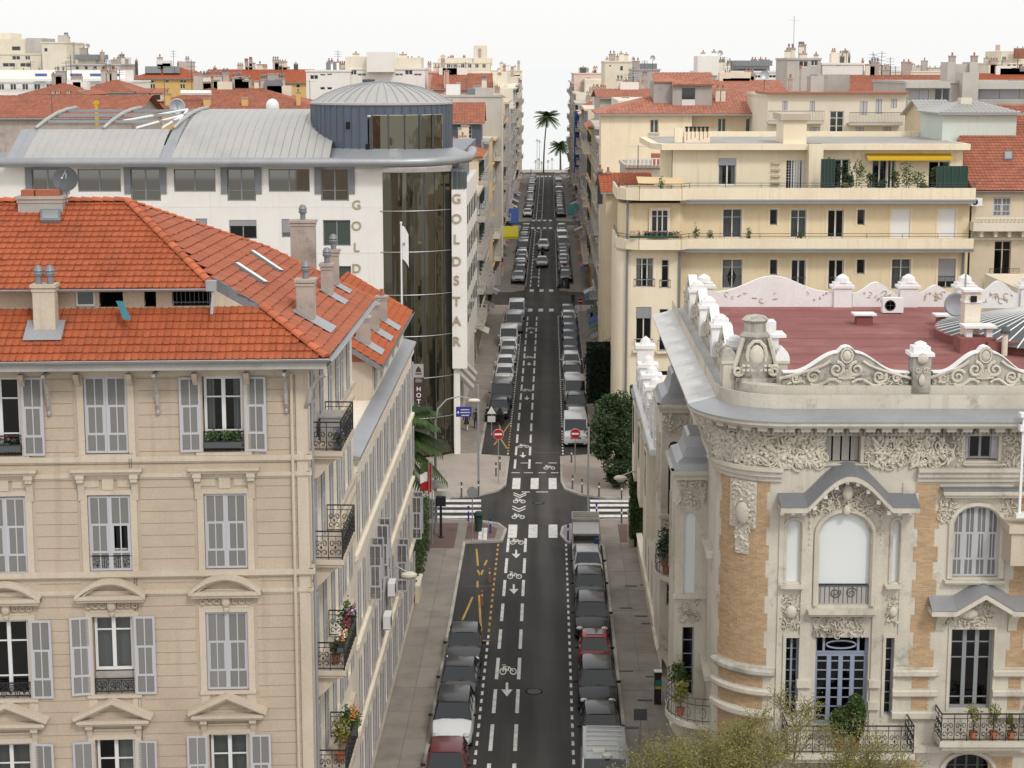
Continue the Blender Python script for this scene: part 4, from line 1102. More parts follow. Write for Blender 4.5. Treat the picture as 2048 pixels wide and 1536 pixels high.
m=MB();m.box(0,.02,0,0.02,6,15.0);m.box(26.98,.02,0,27.0,6,15.0);m.box(0,5.9,0,27,6,15);m.box(0,.43,14.9,27,6,15.1);add('body_wall',m,M['annex'],B2,F2 .T())
T0,T1=11.0,26.6
tops=[(x-.5,15.45,x+.5,16.8)for x in(12.5,15.4,18.3,21.2,24.0)]
wall(F2,B2,T0,T1,15.1,16.88,tops,M['annex'],y=.40,t=.2,name='attic_wall')
for o in tops:
 window(F2,B2,(o[0]+o[2])/2,15.47,.95,1.3,2,(.4,),glass='black_glass',y=.50);shutter(F2,B2,o[0]-.3,15.47,.5,1.3,y=.34)
m=MB();m.box(T0-.001,.41,15.1,T0+.15,5.9,16.86);m.box(T1-.15,.41,15.1,T1,5.9,16.86);add('gable_wall',m,M['stucco_light'],B2,F2 .T())
a0=F2 .T(T0-.5,-.02,16.75).translation;a1=F2 .T(T1+.4,-.02,16.75).translation;a2=F2 .T(T1+.4,3.4,18.85).translation;a3=F2 .T(T0-.5,3.4,18.85).translation
_,n2=tile_slope([a0,a1,a2,a3],B2,M['tile'],.23,.36,seed=31)
m=MB();m.slab([F2 .T(T0-.5,3.4,18.85).translation,F2 .T(T1+.4,3.4,18.85).translation,F2 .T(T1+.4,6.8,16.75).translation,F2 .T(T0-.5,6.8,16.75).translation],.08);m.poly([F2 .T(T0,.41,16.84).translation,F2 .T(T0,3.4,18.72).translation,F2 .T(T0,6.2,16.84).translation]);add('rear_roof',m,M['tile_old'],B2)
ridge_line(a3+Vector((0,0,.04)),a2+Vector((0,0,.04)),B2,M['ridge'],.12);ridge_line(a1+Vector((0,0,.02)),a2+Vector((0,0,.02)),B2,M['ridge'],.1)
m=MB();u=Vector((0,0,-.22));m.slab([a0+Vector((0,-.03,.05)),a3+Vector((0,-.03,.05)),a3+Vector((0,-.03,-.2)),a0+Vector((0,-.03,-.2))],.05);add('verge_board',m,M['zinc_dark'],B2)
gutter(a0+Vector((.08,0,0)),a1+Vector((.08,0,0)),B2,.09,'zinc_dark')
n2v=(a1-a0).cross(a2-a0).normalized();n2v=-n2v if n2v.z<0 else n2v;e2=(a1-a0).normalized();s2=n2v.cross(e2)
for(px,py,w,h)in((727,686,.62,1.15),(747,660,.55,1.2),(764,640,.5,1.15)):
 b=hit(px,py,a0,n2v);chimney(B2,b,w,w*.9,h,'chimney_r',1,False,rz=-SK,cap='concrete');flashing(B2,b-s2*.1,e2,s2,1.4,1.5,n2v)
def aircon(T,label,parent=None):
 m=MB();m.box(-.42,-.16,0,.42,.16,.6);o=add('air_conditioner',m,M['white'],None,T,label=label,cat='air conditioner')
 r=MB();r.lathe([(0.0,.012),(.05,.012),(.05,0)],10);
 for q in range(5):r.lathe([(.07+.035*q,.014),(.082+.035*q,.014),(.082+.035*q,0),(.07+.035*q,0)],18)
 for q in range(4):r.box(-.23,-.008,0,.23,.008,.016)if q==0 else(r.box(-.008,-.23,0,.008,.23,.0165)if q==1 else None)
 g=add('fan_grille',r,M['iron_grey'],o,wm(o)@Matrix.Translation((-.12,-.161,.3))@Matrix.Rotation(math.pi/2,4,'X'))
 l=MB();l.box(-.36,-.12,-.05,-.28,.12,0);l.box(.28,-.12,-.05,.36,.12,0);sub('foot',l,M['iron_grey'],o);return o
aircon(F2 .T(11.2,-.34,6.0),'upper air conditioner on the shutter wall above the left pavement')
aircon(F2 .T(9.0,-.34,5.2),'lower air conditioner on the shutter wall above the left pavement')
# ------ white hotel with drum and curved glass
M['hotel_white']=weathered('hotel_white_cladding',(0.82,0.80,0.765),(0.66,0.61,0.54),amount=0.35,streak=0.5)
M['gold']=plain('dull_gold_letters',(0.42,0.36,0.22),0.5,metal=0.2)
def bronze_glass():
 m,nt,b=new_mat('bronze_mirror_glass');L=nt.links.new
 b.inputs['Base Color'].default_value=(0.155,0.150,0.115,1);b.inputs['Metallic'].default_value=0.9;b.inputs['Roughness'].default_value=0.04
 geo=node(nt,'ShaderNodeNewGeometry');n=node(nt,'ShaderNodeTexNoise',Scale=0.5,Detail=2.0);mp=node(nt,'ShaderNodeMapping');mp.inputs['Scale'].default_value=(1.1,1.1,0.45)
 L(geo.outputs['Position'],mp.inputs[0]);L(mp.outputs[0],n.inputs['Vector'])
 bp=node(nt,'ShaderNodeBump',Strength=0.55,Distance=0.12);L(n.outputs['Fac'],bp.inputs['Height']);L(bp.outputs[0],b.inputs['Normal'])
 return m
M['bronze']=bronze_glass()
H1=empty('hotel_building',(-16,130,0),0,label='white hotel with zinc barrel roof, blue-grey drum and curved bronze glass corner',cat='building')
YG=124.0
FG=Face((0,YG));X0,X1=-42.0,xat(766,450,YG)
def gx(px,py=400):return FG.at(px,py)[0]
def gz(py,px=500):return FG.at(px,py)[1]
ops=[];wins=[]
zt,zb_=gz(338),gz(384)
for a,b in((157,243),(349,432),(538,620)):ops.append((gx(a),zb_,gx(b),zt));wins.append(('strip',ops[-1]))
for a,b in((65,128),(262,322),(455,512),(642,698)):ops.append((gx(a)-.0,gz(402),gx(b),gz(322)));wins.append(('bay',ops[-1]))
for a,b,t,bt,k in((457,512,440,478,'s'),(562,598,438,475,'b'),(645,700,440,492,'g'),(390,413,437,475,'b'),(677,701,530,572,'g'),(645,700,532,585,'g'),(562,598,530,570,'b'),(645,700,622,675,'g')):
 if a==677:continue
 ops.append((gx(a),gz(bt),gx(b),gz(t)));wins.append((k,ops[-1]))
wall(FG,H1,X0,X1,0,gz(318),ops,M['hotel_white'],t=.3)
for k,o in wins:
 a,b,c,d=o;cx,w=(a+c)/2,c-a
 if k=='strip':window(FG,H1,cx,b,w,d-b,2,(),'frame_grey',glass='mirror_glass',y=.12,fw=.07)
 elif k=='bay':
  m=MB();m.box(a-.45,-.12,d-1.75,a+.05,.02,d+.02);m.box(c-.05,-.12,d-1.75,c+.45,.02,d+.02);m.box(a+.05,-.10,d-.62,c-.05,.02,d+.02)
  m.box(a-.45,-.10,d-2.45,a+.02,.0,d-1.75);m.box(c-.02,-.10,d-2.45,c+.45,.0,d-1.75)
  add('grey_bay_panel',m,M['zinc_dark'],H1,FG.T())
  window(FG,H1,cx,b,w-.08,d-b-.6,2,(.33,),'frame_grey',glass='mirror_glass',y=.10,fw=.07)
 elif k=='b':
  window(FG,H1,cx,b,w,d-b,1,(),'frame_grey',glass='mirror_glass',y=.14);m=MB();m.box(a,.08,b+.45*(d-b)*.6,c,.12,d);add('roller_blind',m,M['zinc'],H1,FG.T())
 elif k=='s':
  window(FG,H1,cx,b,w,d-b,2,(),'frame_grey',y=.14,curtain=None);m=MB();m.box(a,.06,d-.45,c,.12,d);add('roller_blind',m,M['zinc'],H1,FG.T())
 else:window(FG,H1,cx,b,w,d-b,2,(),'frame_grey',glass='green_glass',y=.14)
m=MB()
for z in(gz(413),gz(505),gz(598),gz(690)):m.box(X0,-.02,z-.03,X1,-.001,z+.03)
add('facade_joint',m,M['hotel_white'],H1,FG.T(),kind='stuff')
def letter(ch,W,size,mat='gold',parent=None,name='letter',ext=.03):
 c=bpy.data.curves.new(name,'FONT');c.body=ch;c.size=size;c.extrude=ext;c.align_x='CENTER';c.offset=0.012*size
 c.materials.append(M[mat]);t=bpy.data.objects.new('t',c);COL.objects.link(t);bpy.context.view_layer.update()
 me=bpy.data.meshes.new_from_object(t.evaluated_get(bpy.context.evaluated_depsgraph_get()));bpy.data.objects.remove(t);return add(name,me,None,parent,W)
RX=Matrix.Rotation(math.pi/2,4,'X')
for ch,py in zip('GOLDSTAR',(418,460,503,545,587,629,671,713)):
 x,z=FG.at(713,py);letter(ch,FG.T(x,-.04,z)@RX,.95,parent=H1)
CX,CYY,CR=-8.6,129.15,5.25
a0g,a1g=math.radians(-14.5),math.radians(50);NP=7
zb2,zt2=0.0,gz(345)
def cyl(a,r=CR):return Vector((CX+r*math.sin(a),CYY-r*math.cos(a),0))
zl=[0.3,3.6]+[gz(y)for y in(838,757,673,590,504,422)][1:]+[zt2]
zl=[0.3,gz(838),gz(757),gz(673),gz(590),gz(504),gz(422),zt2]
for i in range(NP):
 aa,ab=a0g+(a1g-a0g)*i/NP,a0g+(a1g-a0g)*(i+1)/NP
 for j in range(len(zl)-1):
  m=MB();k=3;vs=[]
  for z in(zl[j]+.03,zl[j+1]-.03):
   for q in range(k+1):
    p=cyl(aa+(ab-aa)*(q+.04)/(k+.08));vs.append((p.x,p.y,z))
  m.add(vs,[(q,q+1,k+2+q,k+1+q)for q in range(k)]);add('glass_panel',m,M['bronze'],H1)
for i in range(NP+1):
 a=a0g+(a1g-a0g)*i/NP;p=cyl(a,CR+.03);m=MB();m.tube((p.x,p.y,.3),(p.x,p.y,zt2),.035,5);add('mullion',m,M['iron_grey'],H1)
for z in zl[1:-1]:
 m=MB();m.path([tuple(cyl(a0g+(a1g-a0g)*i/16,CR+.10).xy)+(z,)for i in range(17)],.03,5);add('glass_rail',m,M['steel'],H1)
m=MB();k=16;vs=[]
for z in(zt2,gz(318)):
 for q in range(k+1):p=cyl(a0g+(a1g-a0g)*q/k,CR+.02);vs.append((p.x,p.y,z))
m.add(vs,[(q,q+1,k+2+q,k+1+q)for q in range(k)]);add('glass_head_band',m,M['hotel_white'],H1)
pA=at(904,560,125.2);zp0,zp1=zat(737,125.2),zat(380,125.2)
px0,px1=xat(904,560,125.2),xat(934,560,125.2)
m=MB();f=S(0,0).x
def prism(m,pts,z0,z1):
 P=[Vector((p[0],p[1],0))for p in pts];a=sum(P[i].x*P[(i+1)%len(P)].y-P[(i+1)%len(P)].x*P[i].y for i in range(len(P)))
 if a<0:P=P[::-1]
 k=len(P);m.add([(p.x,p.y,z0)for p in P]+[(p.x,p.y,z1)for p in P],[tuple(range(k-1,-1,-1)),tuple(range(k,2*k))]+[(i,(i+1)%k,k+(i+1)%k,k+i)for i in range(k)])
prism(m,[(px0,125.2),(px1,125.2),S(-6.55,127),S(-6.55,150),S(-9.0,150),(px0-1.5,127.5),(px0,126.2)],zp0,zp1);add('lettered_pier',m,M['hotel_white'],H1)
m=MB()
for z in[zp0+2.7*i for i in range(1,5)]:
 for i in range(7):
  for u in(-6.53,):m.quad(S(u,129+3*i,z-.3),S(u,130.6+3*i,z-.3),S(u,130.6+3*i,z+1.2),S(u,129+3*i,z+1.2))
add('side_windows',m,M['black_glass'],H1,kind='stuff')
for ch,py in zip('GOLDSTAR',(406,446,487,531,569,611,650,691)):
 p=at(913,py,125.2);letter(ch,Matrix.Translation((p.x,125.14,p.z))@RX,1.0,parent=H1)
m=MB();prism(m,[(px0+.1,125.6),(px0+.55,125.6),(px0+.55,127),(px0+.1,127)],0,zp0);prism(m,[S(-8.6,127),S(-7.5,127),S(-7.5,163),S(-8.6,163)],0,zp1-1.2);add('side_wall',m,M['hotel_white'],H1)
m=MB();prism(m,[(-42,YG+1.5),(CX-2.2,YG+1.5),(CX+.5,YG+1.6),S(-8.8,129),S(-8.8,163),(-42,163)],0,21.0);add('body_wall',m,M['hotel_white'],H1)
m=MB();prism(m,[(px0,125.6),(px1-.1,125.8),S(-6.9,128),S(-7.0,145),(px0-1,145),(px0-1,127)],zp1,22.3);add('grey_bay_panel',m,M['zinc_dark'],H1)
for i in range(3):
 m=MB();a=Vector((px0+.12+.38*i,125.57+.05*i,0));m.box(a.x,a.y-.02,zp1+.1,a.x+.28,a.y+.02,22.1);add('window',m,M['green_glass'],H1)
M['stripe_a']=plain('pale_awning_cloth',(0.55,0.53,0.48),0.9);M['stripe_b']=plain('grey_awning_cloth',(0.20,0.19,0.19),0.9)
for i in range(6):
 m=MB();d0=133+1.5*i;m.slab([S(-6.2,d0,3.6),S(-6.2,d0+1.48,3.6),S(-7.45,d0+1.48,4.9),S(-7.45,d0,4.9)],.03);add('awning_strip',m,M['stripe_a' if i%2 else 'stripe_b'],H1)
pts=[Vector((-42,122.9,22.95))]+[Vector((x,122.9,22.95))for x in(-34,-26,-18,-12,-8)]+[Vector((-6.2,123.3,22.98)),Vector((-4.6,124.3,23.05)),S(-6.1,126,23.15),S(-6.0,129,23.3),S(-6.2,134,23.3)]
m=MB();m.path(pts,.36,10);add('gutter_tube',m,M['zinc'],H1,smooth='all')
RY=[(123.15,23.15),(124.6,23.86),(126.1,24.56),(127.7,25.22),(129.3,25.78),(131.0,26.22),(132.8,26.5),(134.5,26.6)]
def barrel(xa,xb,k0,k1,pitch,skew=0.0,mat='zinc_pale'):
 n=max(1,round((xb-xa)/pitch));w=(xb-xa)/n
 for i in range(n):
  m=MB();x0,x1=xa+w*i,xa+w*(i+1);vs=[]
  for j,(y,z)in enumerate(RY[k0:k1+1]):
   s=skew*j;vs+=[(x0+s+.02,y,z),(x0+s+.02,y,z+.05),(x0+s+.055,y,z+.012),(x1+s,y,z+.012)]
  k=k1-k0
  m.add(vs,[(4*j+q,4*j+q+1,4*(j+1)+q+1,4*(j+1)+q)for j in range(k)for q in range(3)])
  add('zinc_tray',m,M[mat],H1)
xL=xat(20,290,123.5);xM=xat(345,290,124);xR=xat(660,290,124)
barrel(xM,xR,0,7,.62);barrel(xL+1.0,xM-.9,0,3,.62)
barrel(xL-.3,xL+1.0,0,3,.65,mat='zinc');barrel(xM-.9,xM,0,7,.45,skew=.08,mat='zinc')
m=MB();prism(m,[(-42,YG+.2),(CX+3,YG+1.2),S(-7.2,127),S(-7.2,163),(-42,163)],22.4,23.0);add('roof_deck',m,M['zinc_dark'],H1)
m=MB();m.box(xR-.5,128,22.5,xR+2.6,134.5,26.0);m.box(xM,134.4,22.5,xR,134.5,26.6);add('roof_upstand',m,M['zinc_dark'],H1)
def arc_pts(x,k0,k1,sk=0.0):return[(x+sk*j,y,z+.1)for j,(y,z)in enumerate(RY[k0:k1+1])]
for x in(xL+.8,xL+6.0,xM-.6):
 m=MB();m.path(arc_pts(x,3,7,.35),.17,6);add('curved_rib',m,M['zinc_pale'],H1,smooth='all')
for(y,z)in(RY[4],RY[5],RY[6]):
 m=MB();m.box(xL+1.2,y-.1,z-.12,xM,y+.1,z+.1);add('purlin',m,M['zinc'],H1)
for a,b in(((xL+7,RY[4][0],RY[4][1]),(xL+11.5,RY[6][0],RY[6][1]+.1)),((xL+11.5,RY[6][0],RY[6][1]+.1),(xM-.5,RY[4][0],RY[4][1])),((xL+8.5,RY[3][0],RY[3][1]+.1),(xL+11.5,RY[5][0],RY[5][1])),((xL+11.5,RY[5][0],RY[5][1]),(xM-1.5,RY[3][0],RY[3][1]+.1))):
 m=MB();m.tube(a,b,.10,6);add('cross_brace',m,M['white'],H1)
m=MB();m.box(xL+1,128.0,24.0,xM,128.2,25.2);add('terrace_screen',m,M['zinc_dark'],H1)
DC=Vector((xat(764,250,130.0),130.0,0));DR=5.45
zt3=27.15
n=52
for i in range(n):
 a=2*math.pi*i/n;b=2*math.pi*(i+1)/n
 am=(a+b)/2
 deg=math.degrees(am)
 if deg>95 and deg<265:continue
 top=zt3;bot=22.6
 glass=-4<((deg+180)%360)-180<62
 m=MB()
 f=lambda t,r=DR:(DC.x+r*math.sin(t),DC.y-r*math.cos(t))
 (xa,ya),(xb,yb)=f(a),f(b)
 if glass:bot=zt3-.75
 m.quad((xa,ya,bot),(xb,yb,bot),(xb,yb,top),(xa,ya,top));(xc,yc)=f(a,DR+.07);m.tube((xc,yc,bot),(xc,yc,top),.035,4)
 add('cladding_panel',m,M['drum'],H1)
ga,gb=math.radians(-3.5),math.radians(62)
for i in range(5):
 a=ga+(gb-ga)*i/5;b=ga+(gb-ga)*(i+1)/5;m=MB();vs=[]
 for z in(23.3,zt3-.78):
  for q in range(5):t=a+(b-a)*(q+.1)/4.2;vs.append((DC.x+DR*math.sin(t),DC.y-DR*math.cos(t),z))
 m.add(vs,[(q,q+1,6+q,5+q)for q in range(4)]);add('glass_panel',m,M['bronze'],H1)
 m=MB();m.tube((DC.x+(DR+.04)*math.sin(a),DC.y-(DR+.04)*math.cos(a),23.2),(DC.x+(DR+.04)*math.sin(a),DC.y-(DR+.04)*math.cos(a),zt3-.75),.07,5);add('mullion',m,M['iron_grey'],H1)
for(px,py,s)in((698,251,.32),(738,295,.32)):
 t=math.asin(max(-1,min(1,(xat(px,py,125.5)-DC.x)/DR)));m=MB();x,y=DC.x+(DR+.03)*math.sin(t),DC.y-(DR+.03)*math.cos(t);z=zat(py,y)
 m.box(x-s/2,y-.08,z-.26,x+s/2,y+.1,z+.26);add('small_window',m,M['dark'],H1)
m=MB();m.lathe([(DR+.12,zt3-.02),(DR+.12,zt3+.12),(DR*.98,zt3+.2),(DR*.80,zt3+.78),(DR*.55,zt3+1.28),(DR*.28,zt3+1.58),(0.01,zt3+1.70)],40,(DC.x,DC.y,0));add('dome_roof',m,M['zinc_pale'],H1)
for i in range(40):
 t=2*math.pi*i/40;m=MB();m.path([(DC.x+r*math.sin(t),DC.y-r*math.cos(t),zt3+z+.02)for r,z in((DR*.98,.2),(DR*.80,.78),(DR*.55,1.28),(DR*.28,1.58),(.3,1.68))],.03,4);add('roof_seam',m,M['zinc'],H1)
m=MB();m.lathe([(.5,zt3+1.62),(.5,zt3+1.85),(0,zt3+1.9)],10,(DC.x-1,DC.y,0));add('roof_vent',m,M['iron_grey'],H1)
m=MB();k=18
vs=[]
for(r,z)in((DR+2.35,23.15),(DR-.02,23.9)):
 for q in range(k+1):t=math.radians(-50+150*q/k);vs.append((DC.x+r*math.sin(t)*(1.0 if t<.3 else.93),DC.y-min(r,DR+1.35 if r>DR else DR)*math.cos(t),z))
m.add(vs,[(q,q+1,k+2+q,k+1+q)for q in range(k)]);add('roof_apron',m,M['zinc'],H1)
rd=empty('radome',at(545,214,137),0,label='small white dome-shaped antenna cover behind the zinc barrel roof',cat='antenna')
m=MB();m.lathe([(.55,-.9),(.55,.0),(.5,.35),(.3,.6),(0,.7)],14);sub('cover',m,M['white'],rd,smooth='all')
ds=empty('satellite_dish',at(355,215,138),0,label='grey mesh dish standing behind the open steel ribs of the white hotel',cat='satellite dish')
sub('mast',(lambda m:(m.tube((0,0,-1.5),(0,0,.5),.05,6),m)[1])(MB()),M['steel'],ds)
add('reflector',dish_mesh(.68,.16),M['zinc'],ds,Matrix.Translation(ds.location+Vector((0,-.1,.1)))@Matrix.Rotation(math.radians(80),4,'X')@Matrix.Rotation(.3,4,'Y'),smooth='all')
M['sign_brown']=plain('brown_sign_panel',(0.060,0.030,0.028),0.5)
sg=empty('hotel_sign',at(838,835,118),0,label='tall brown vertical sign reading HOTEL in front of the bronze glass',cat='sign')
p0,p1=at(818,835,118),at(838,727,118);cxs=(p0 .x+p1 .x)/2;wS=p1 .x-p0 .x;hS=p1 .z-p0 .z
m=MB();m.box(-wS/2,-.09,0,wS/2,.09,hS);sub('panel',m,M['sign_brown'],sg)
m=MB();m.box(-wS/2+.02,-.10,hS-1.02,wS/2-.02,-.092,hS-.02);sub('emblem_plate',m,M['zinc_pale'],sg)
m=MB();m.poly([(-.22,-.105,hS-.62),(.22,-.105,hS-.62),(.14,-.105,hS-.35),(0,-.105,hS-.18),(-.14,-.105,hS-.35)]);m.box(-.24,-.106,hS-.8,.24,-.104,hS-.7);sub('emblem',m,M['sign_brown'],sg)
for i,ch in enumerate('HOTEL'):letter(ch,wm(sg)@Matrix.Translation((0,-.1,hS-2.02-.47*i))@RX,.46,'white',sg,ext=.01)
for(z,w_)in((hS-1.16,.4),(hS-1.26,.5),(hS-1.36,.44),(.34,.4),(.22,.5),(.12,.36)):m=MB();m.box(-w_/2,-.097,z,w_/2,-.091,z+.045);sub('small_print',m,M['zinc_pale'],sg)
m=MB();
for z in(.6,hS-.6):m.tube((0,.09,z),(0,5.6,z),.05,5)
sub('bracket_arm',m,M['iron_grey'],sg)
fp=S(0,0);b=Vector((xat(802,445,112),112,0));fl=empty('flagpole',b,0,label='tall white pole carrying a limp white flag in front of the bronze glass',cat='flagpole')
ht=zat(447,112);m=MB();m.tube((0,0,0),(0,0,ht),.09,8,.05);m.blob((0,0,ht+.04),.09);sub('pole',m,M['white'],fl,smooth=True)
def cloth(w,h,n=8,k=8,wave=.12,droop=0.0,seed=1):
 R=random.Random(seed);vs=[]
 for j in range(k+1):
  for i in range(n+1):
   t=i/n;s=j/k;vs.append((w*t,wave*math.sin(t*7+s*2)*t,-h*s-droop*t*t))
 m=MB();m.add(vs,[(j*(n+1)+i,j*(n+1)+i+1,(j+1)*(n+1)+i+1,(j+1)*(n+1)+i)for j in range(k)for i in range(n)]);return m
o=sub('flag',cloth(.42,2.3,wave=.18,droop=.6),M['white'],fl,smooth='all');o.matrix_basis=Matrix.Translation((.07,0,ht-.15))
m=MB();c=cloth(.42,.35,wave=.18);o=sub('flag_emblem',c,plain('violet_print',(.35,.28,.5),.8),fl,smooth='all');o.matrix_basis=Matrix.Translation((.11,-.03,ht-1.3))@Matrix.Scale(.6,4)
# ------ generic blocks beyond
def block(name,px0,px1,pyt,Y,depth,label,wall_m='annex',pyb=None,roof='flat',roof_m='tile_old',pyr=None,wins=(),zb=0.0,cat='building',shut=None,group=None,winm='black_glass',rise=None,parapet=0.0,ratio=.5):
 """a house seen frontally: front plane at Y, top of wall at row pyt, optional pitched roof whose ridge shows at row pyr"""
 zt=zat(pyt,Y);zmid=zt
 x0,x1=xat(px0,pyt,Y),xat(px1,pyt,Y)
 e=empty(name,((x0+x1)/2,Y,0),0,label=label,cat=cat,group=group);f=Face((0,Y))
 ops=[]
 for wdef in wins:
  a,t,b,bt=wdef[:4];ops.append((xat(a,t,Y),zat(bt,Y),xat(b,t,Y),zat(t,Y)))
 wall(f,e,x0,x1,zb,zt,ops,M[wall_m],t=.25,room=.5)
 m=MB();m.box(x0,.3,zb,x0+.02,depth,zt);m.box(x1-.02,.3,zb,x1,depth,zt);m.box(x0,depth-.02,zb,x1,depth,zt)
 m.quad((x0,0,zt),(x0,.31,zt),(x0,.31,zb),(x0,0,zb));m.quad((x1,0,zb),(x1,.31,zb),(x1,.31,zt),(x1,0,zt))
 if roof=='flat':m.box(x0+.02,.02,zt-.35,x1-.02,depth-.02,zt-.3)
 add('side_wall',m,M[wall_m],e,f.T())
 for i,o in enumerate(ops):
  st=wins[i][4]if len(wins[i])>4 else 'w'
  a,b,c,d=o
  if st=='s':
   m=MB();m.box(a+.03,.05,b+.02,(a+c)/2-.02,.10,d-.02);add('shutter',m,M['shutter'],e,f.T());m=MB();m.box((a+c)/2+.02,.05,b+.02,c-.03,.10,d-.02);add('shutter',m,M['shutter'],e,f.T())
  else:window(f,e,(a+c)/2,b,c-a,d-b,2 if c-a>.9 else 1,()if st=='w' else(.35,.7),'frame_white' if st!='g' else 'frame_grey',glass=winm,y=.1,fw=.07,bar=.05)
 ov=.45
 if roof=='flat':
  m=MB();m.box(x0-.12,-.15,zt-.25,x1+.12,.12,zt+.02+parapet);m.box(x0-.12,.12,zt-.25,x0+.1,depth,zt+.02+parapet);m.box(x1-.1,.12,zt-.25,x1+.12,depth,zt+.02+parapet);add('parapet',m,M[wall_m],e,f.T())
 else:
  yr=depth*ratio;zr=zat(pyr,Y+yr)if pyr else zt+(rise or 2.5)
  if roof=='gable':P=[(x0-ov,-ov,zt),(x1+ov,-ov,zt),(x1+ov,yr,zr),(x0-ov,yr,zr)];Q=[(x0-ov,yr,zr),(x1+ov,yr,zr),(x1+ov,depth,zt),(x0-ov,depth,zt)]
  else:
   h=min(yr,(x1-x0)*.45);P=[(x0-ov,-ov,zt),(x1+ov,-ov,zt),(x1-h,yr,zr),(x0+h,yr,zr)];Q=None
  g=lambda L:[Vector((p[0],p[1]+Y,p[2]))for p in L]
  rib_slope(g(P),e,M[roof_m],.34,.45)
  if Q:rib_slope(g(Q)[::-1]if False else g(Q),e,M[roof_m],.6)
  else:
   rib_slope(g([(x1+ov,-ov,zt),(x1+ov,depth,zt),(x1-h,yr,zr)]),e,M[roof_m],.4);rib_slope(g([(x0-ov,depth,zt),(x0-ov,-ov,zt),(x0+h,yr,zr)]),e,M[roof_m],.4)
   m=MB();m.poly(g([(x0-ov,depth,zt),(x1+ov,depth,zt),(x1-h,yr,zr),(x0+h,yr,zr)]));add('rear_roof',m,M[roof_m],e)
  m=MB();m.box(x0-ov,-ov-.08,zt-.12,x1+ov,-ov+.05,zt+.0);add('eaves_gutter',m,M['zinc'],e,f.T())
  if roof=='gable':
   m=MB();m.poly([(x0,.01,zt-.01),(x0,yr,zr-.1),(x0,depth-.1,zt-.01)]);m.poly([(x1,.01,zt-.01),(x1,depth-.1,zt-.01),(x1,yr,zr-.1)]);add('gable_wall',m,M[wall_m],e,f.T())
 if Y>190 and zb==0:
  Rk=random.Random(int(px0*7+Y));d_=depth*(.5 if roof!='flat' else.6);zt2=zt if roof=='flat' else zr-.9
  for k in range(max(2,int((px1-px0)/16))):
   cx_=Rk.uniform(x0+.8,x1-.8)if roof=='flat' else Rk.uniform(x0+(x1-x0)*.25,x1-(x1-x0)*.25);hh=Rk.uniform(.8,2.6)+(.8 if roof!='flat' else 0);q=Rk.random();b_=Vector((cx_,Y+d_+Rk.uniform(-2,2)*(roof=='flat'),zt2))
   if q<.55:chimney(e,b_,Rk.uniform(.5,1.3),.5,hh*.8,Rk.choice(['chimney_r','cream','grey_wall','concrete']),Rk.randint(1,3),Rk.random()<.3,slopez=1.0)
   elif q<.8:m=MB();m.tube(b_-Vector((0,0,1)),b_+Vector((0,0,hh*1.3)),.05,4);[m.tube(b_+Vector((-.6,0,hh*(.9+.15*j))),b_+Vector((.6,0,hh*(.9+.15*j))),.03,4)for j in range(3)];add('roof_aerial',m,M['iron_grey'],e)
   else:m=MB();m.box(b_.x-Rk.uniform(.6,1.6),b_.y-.8,b_.z-1,b_.x+Rk.uniform(.6,1.6),b_.y+.8,b_.z+hh*.6);add('roof_cabin',m,M[Rk.choice(['cream','grey_wall','zinc_dark','white_wall'])],e)
 return e,f,x0,x1,zt
def wrow(xs,t,b,st='w'):return[(a,t,c,b,st)for a,c in xs]
def every(a,b,n,w):
 s=(b-a)/n;return[(a+s*(i+.5)-w/2,a+s*(i+.5)+w/2)for i in range(n)]
def box_part(e,px0,px1,pyt,pyb,Y,dp,mat,name='roof_cabin'):
 m=MB();m.box(xat(px0,pyt,Y),Y,zat(pyb,Y)-.6,xat(px1,pyt,Y),Y+dp,zat(pyt,Y));return add(name,m,M[mat],e)
def stacks(e,Y,lst,mat='chimney_r'):
 for(px,pyt,pyb,w)in lst:
  b=at(px,pyb,Y);hh=zat(pyt,Y)-b.z;chimney(e,b,w/FP*Y*1.0,w/FP*Y*.8,max(.3,hh),mat,max(1,int(w/8)),False,slopez=1.5)
def antenna(px,pyt,pyb,Y,label,kind='yagi'):
 b=at(px,pyb,Y);h=zat(pyt,Y)-b.z;e=empty('antenna',b,0,label=label,cat='antenna')
 m=MB();m.tube((0,0,-.3),(0,0,h),.035,5);sub('mast',m,M['iron_grey'],e)
 m=MB()
 if kind=='yagi':
  m.tube((-.8,0,h*.92),(.8,0,h*.92),.02,4)
  for i in range(7):m.tube((-.75+.25*i,-.3,h*.92),(-.75+.25*i,.3,h*.92),.012,4)
 else:
  m=dish_mesh(.45,.1,14);T=Matrix.Translation((0,-.15,h))@Matrix.Rotation(1.35,4,'X');m.v=[tuple(T@Vector(v))for v in m.v]
 sub('aerial',m,M['zinc'],e,smooth=True);return e
# ------ roofs and houses behind the hotel
M['ochre']=weathered('ochre_render',(0.66,0.44,0.17),(0.50,0.32,0.13),amount=.5,streak=.5)
M['pink']=weathered('pink_render',(0.66,0.40,0.32),(0.50,0.30,0.24),amount=.5,streak=.5)
M['pink_lt']=weathered('pale_pink_render',(0.70,0.54,0.47),(0.54,0.41,0.35),amount=.5,streak=.5)
M['beige']=weathered('beige_render',(0.66,0.56,0.42),(0.48,0.39,0.28),amount=.5,streak=.5)
M['grey_wall']=weathered('grey_render',(0.52,0.49,0.45),(0.36,0.33,0.30),amount=.6,streak=.6)
M['sand']=weathered('sand_render',(0.66,0.50,0.29),(0.50,0.37,0.21),amount=.5,streak=.5)
M['cream']=weathered('cream_render',(0.74,0.68,0.56),(0.56,0.49,0.38),amount=.5,streak=.6)
M['blue_awning']=plain('blue_awning',(0.03,0.08,0.26),.8)
M['yellow_awning']=plain('yellow_awning',(0.62,0.40,0.02),.8)
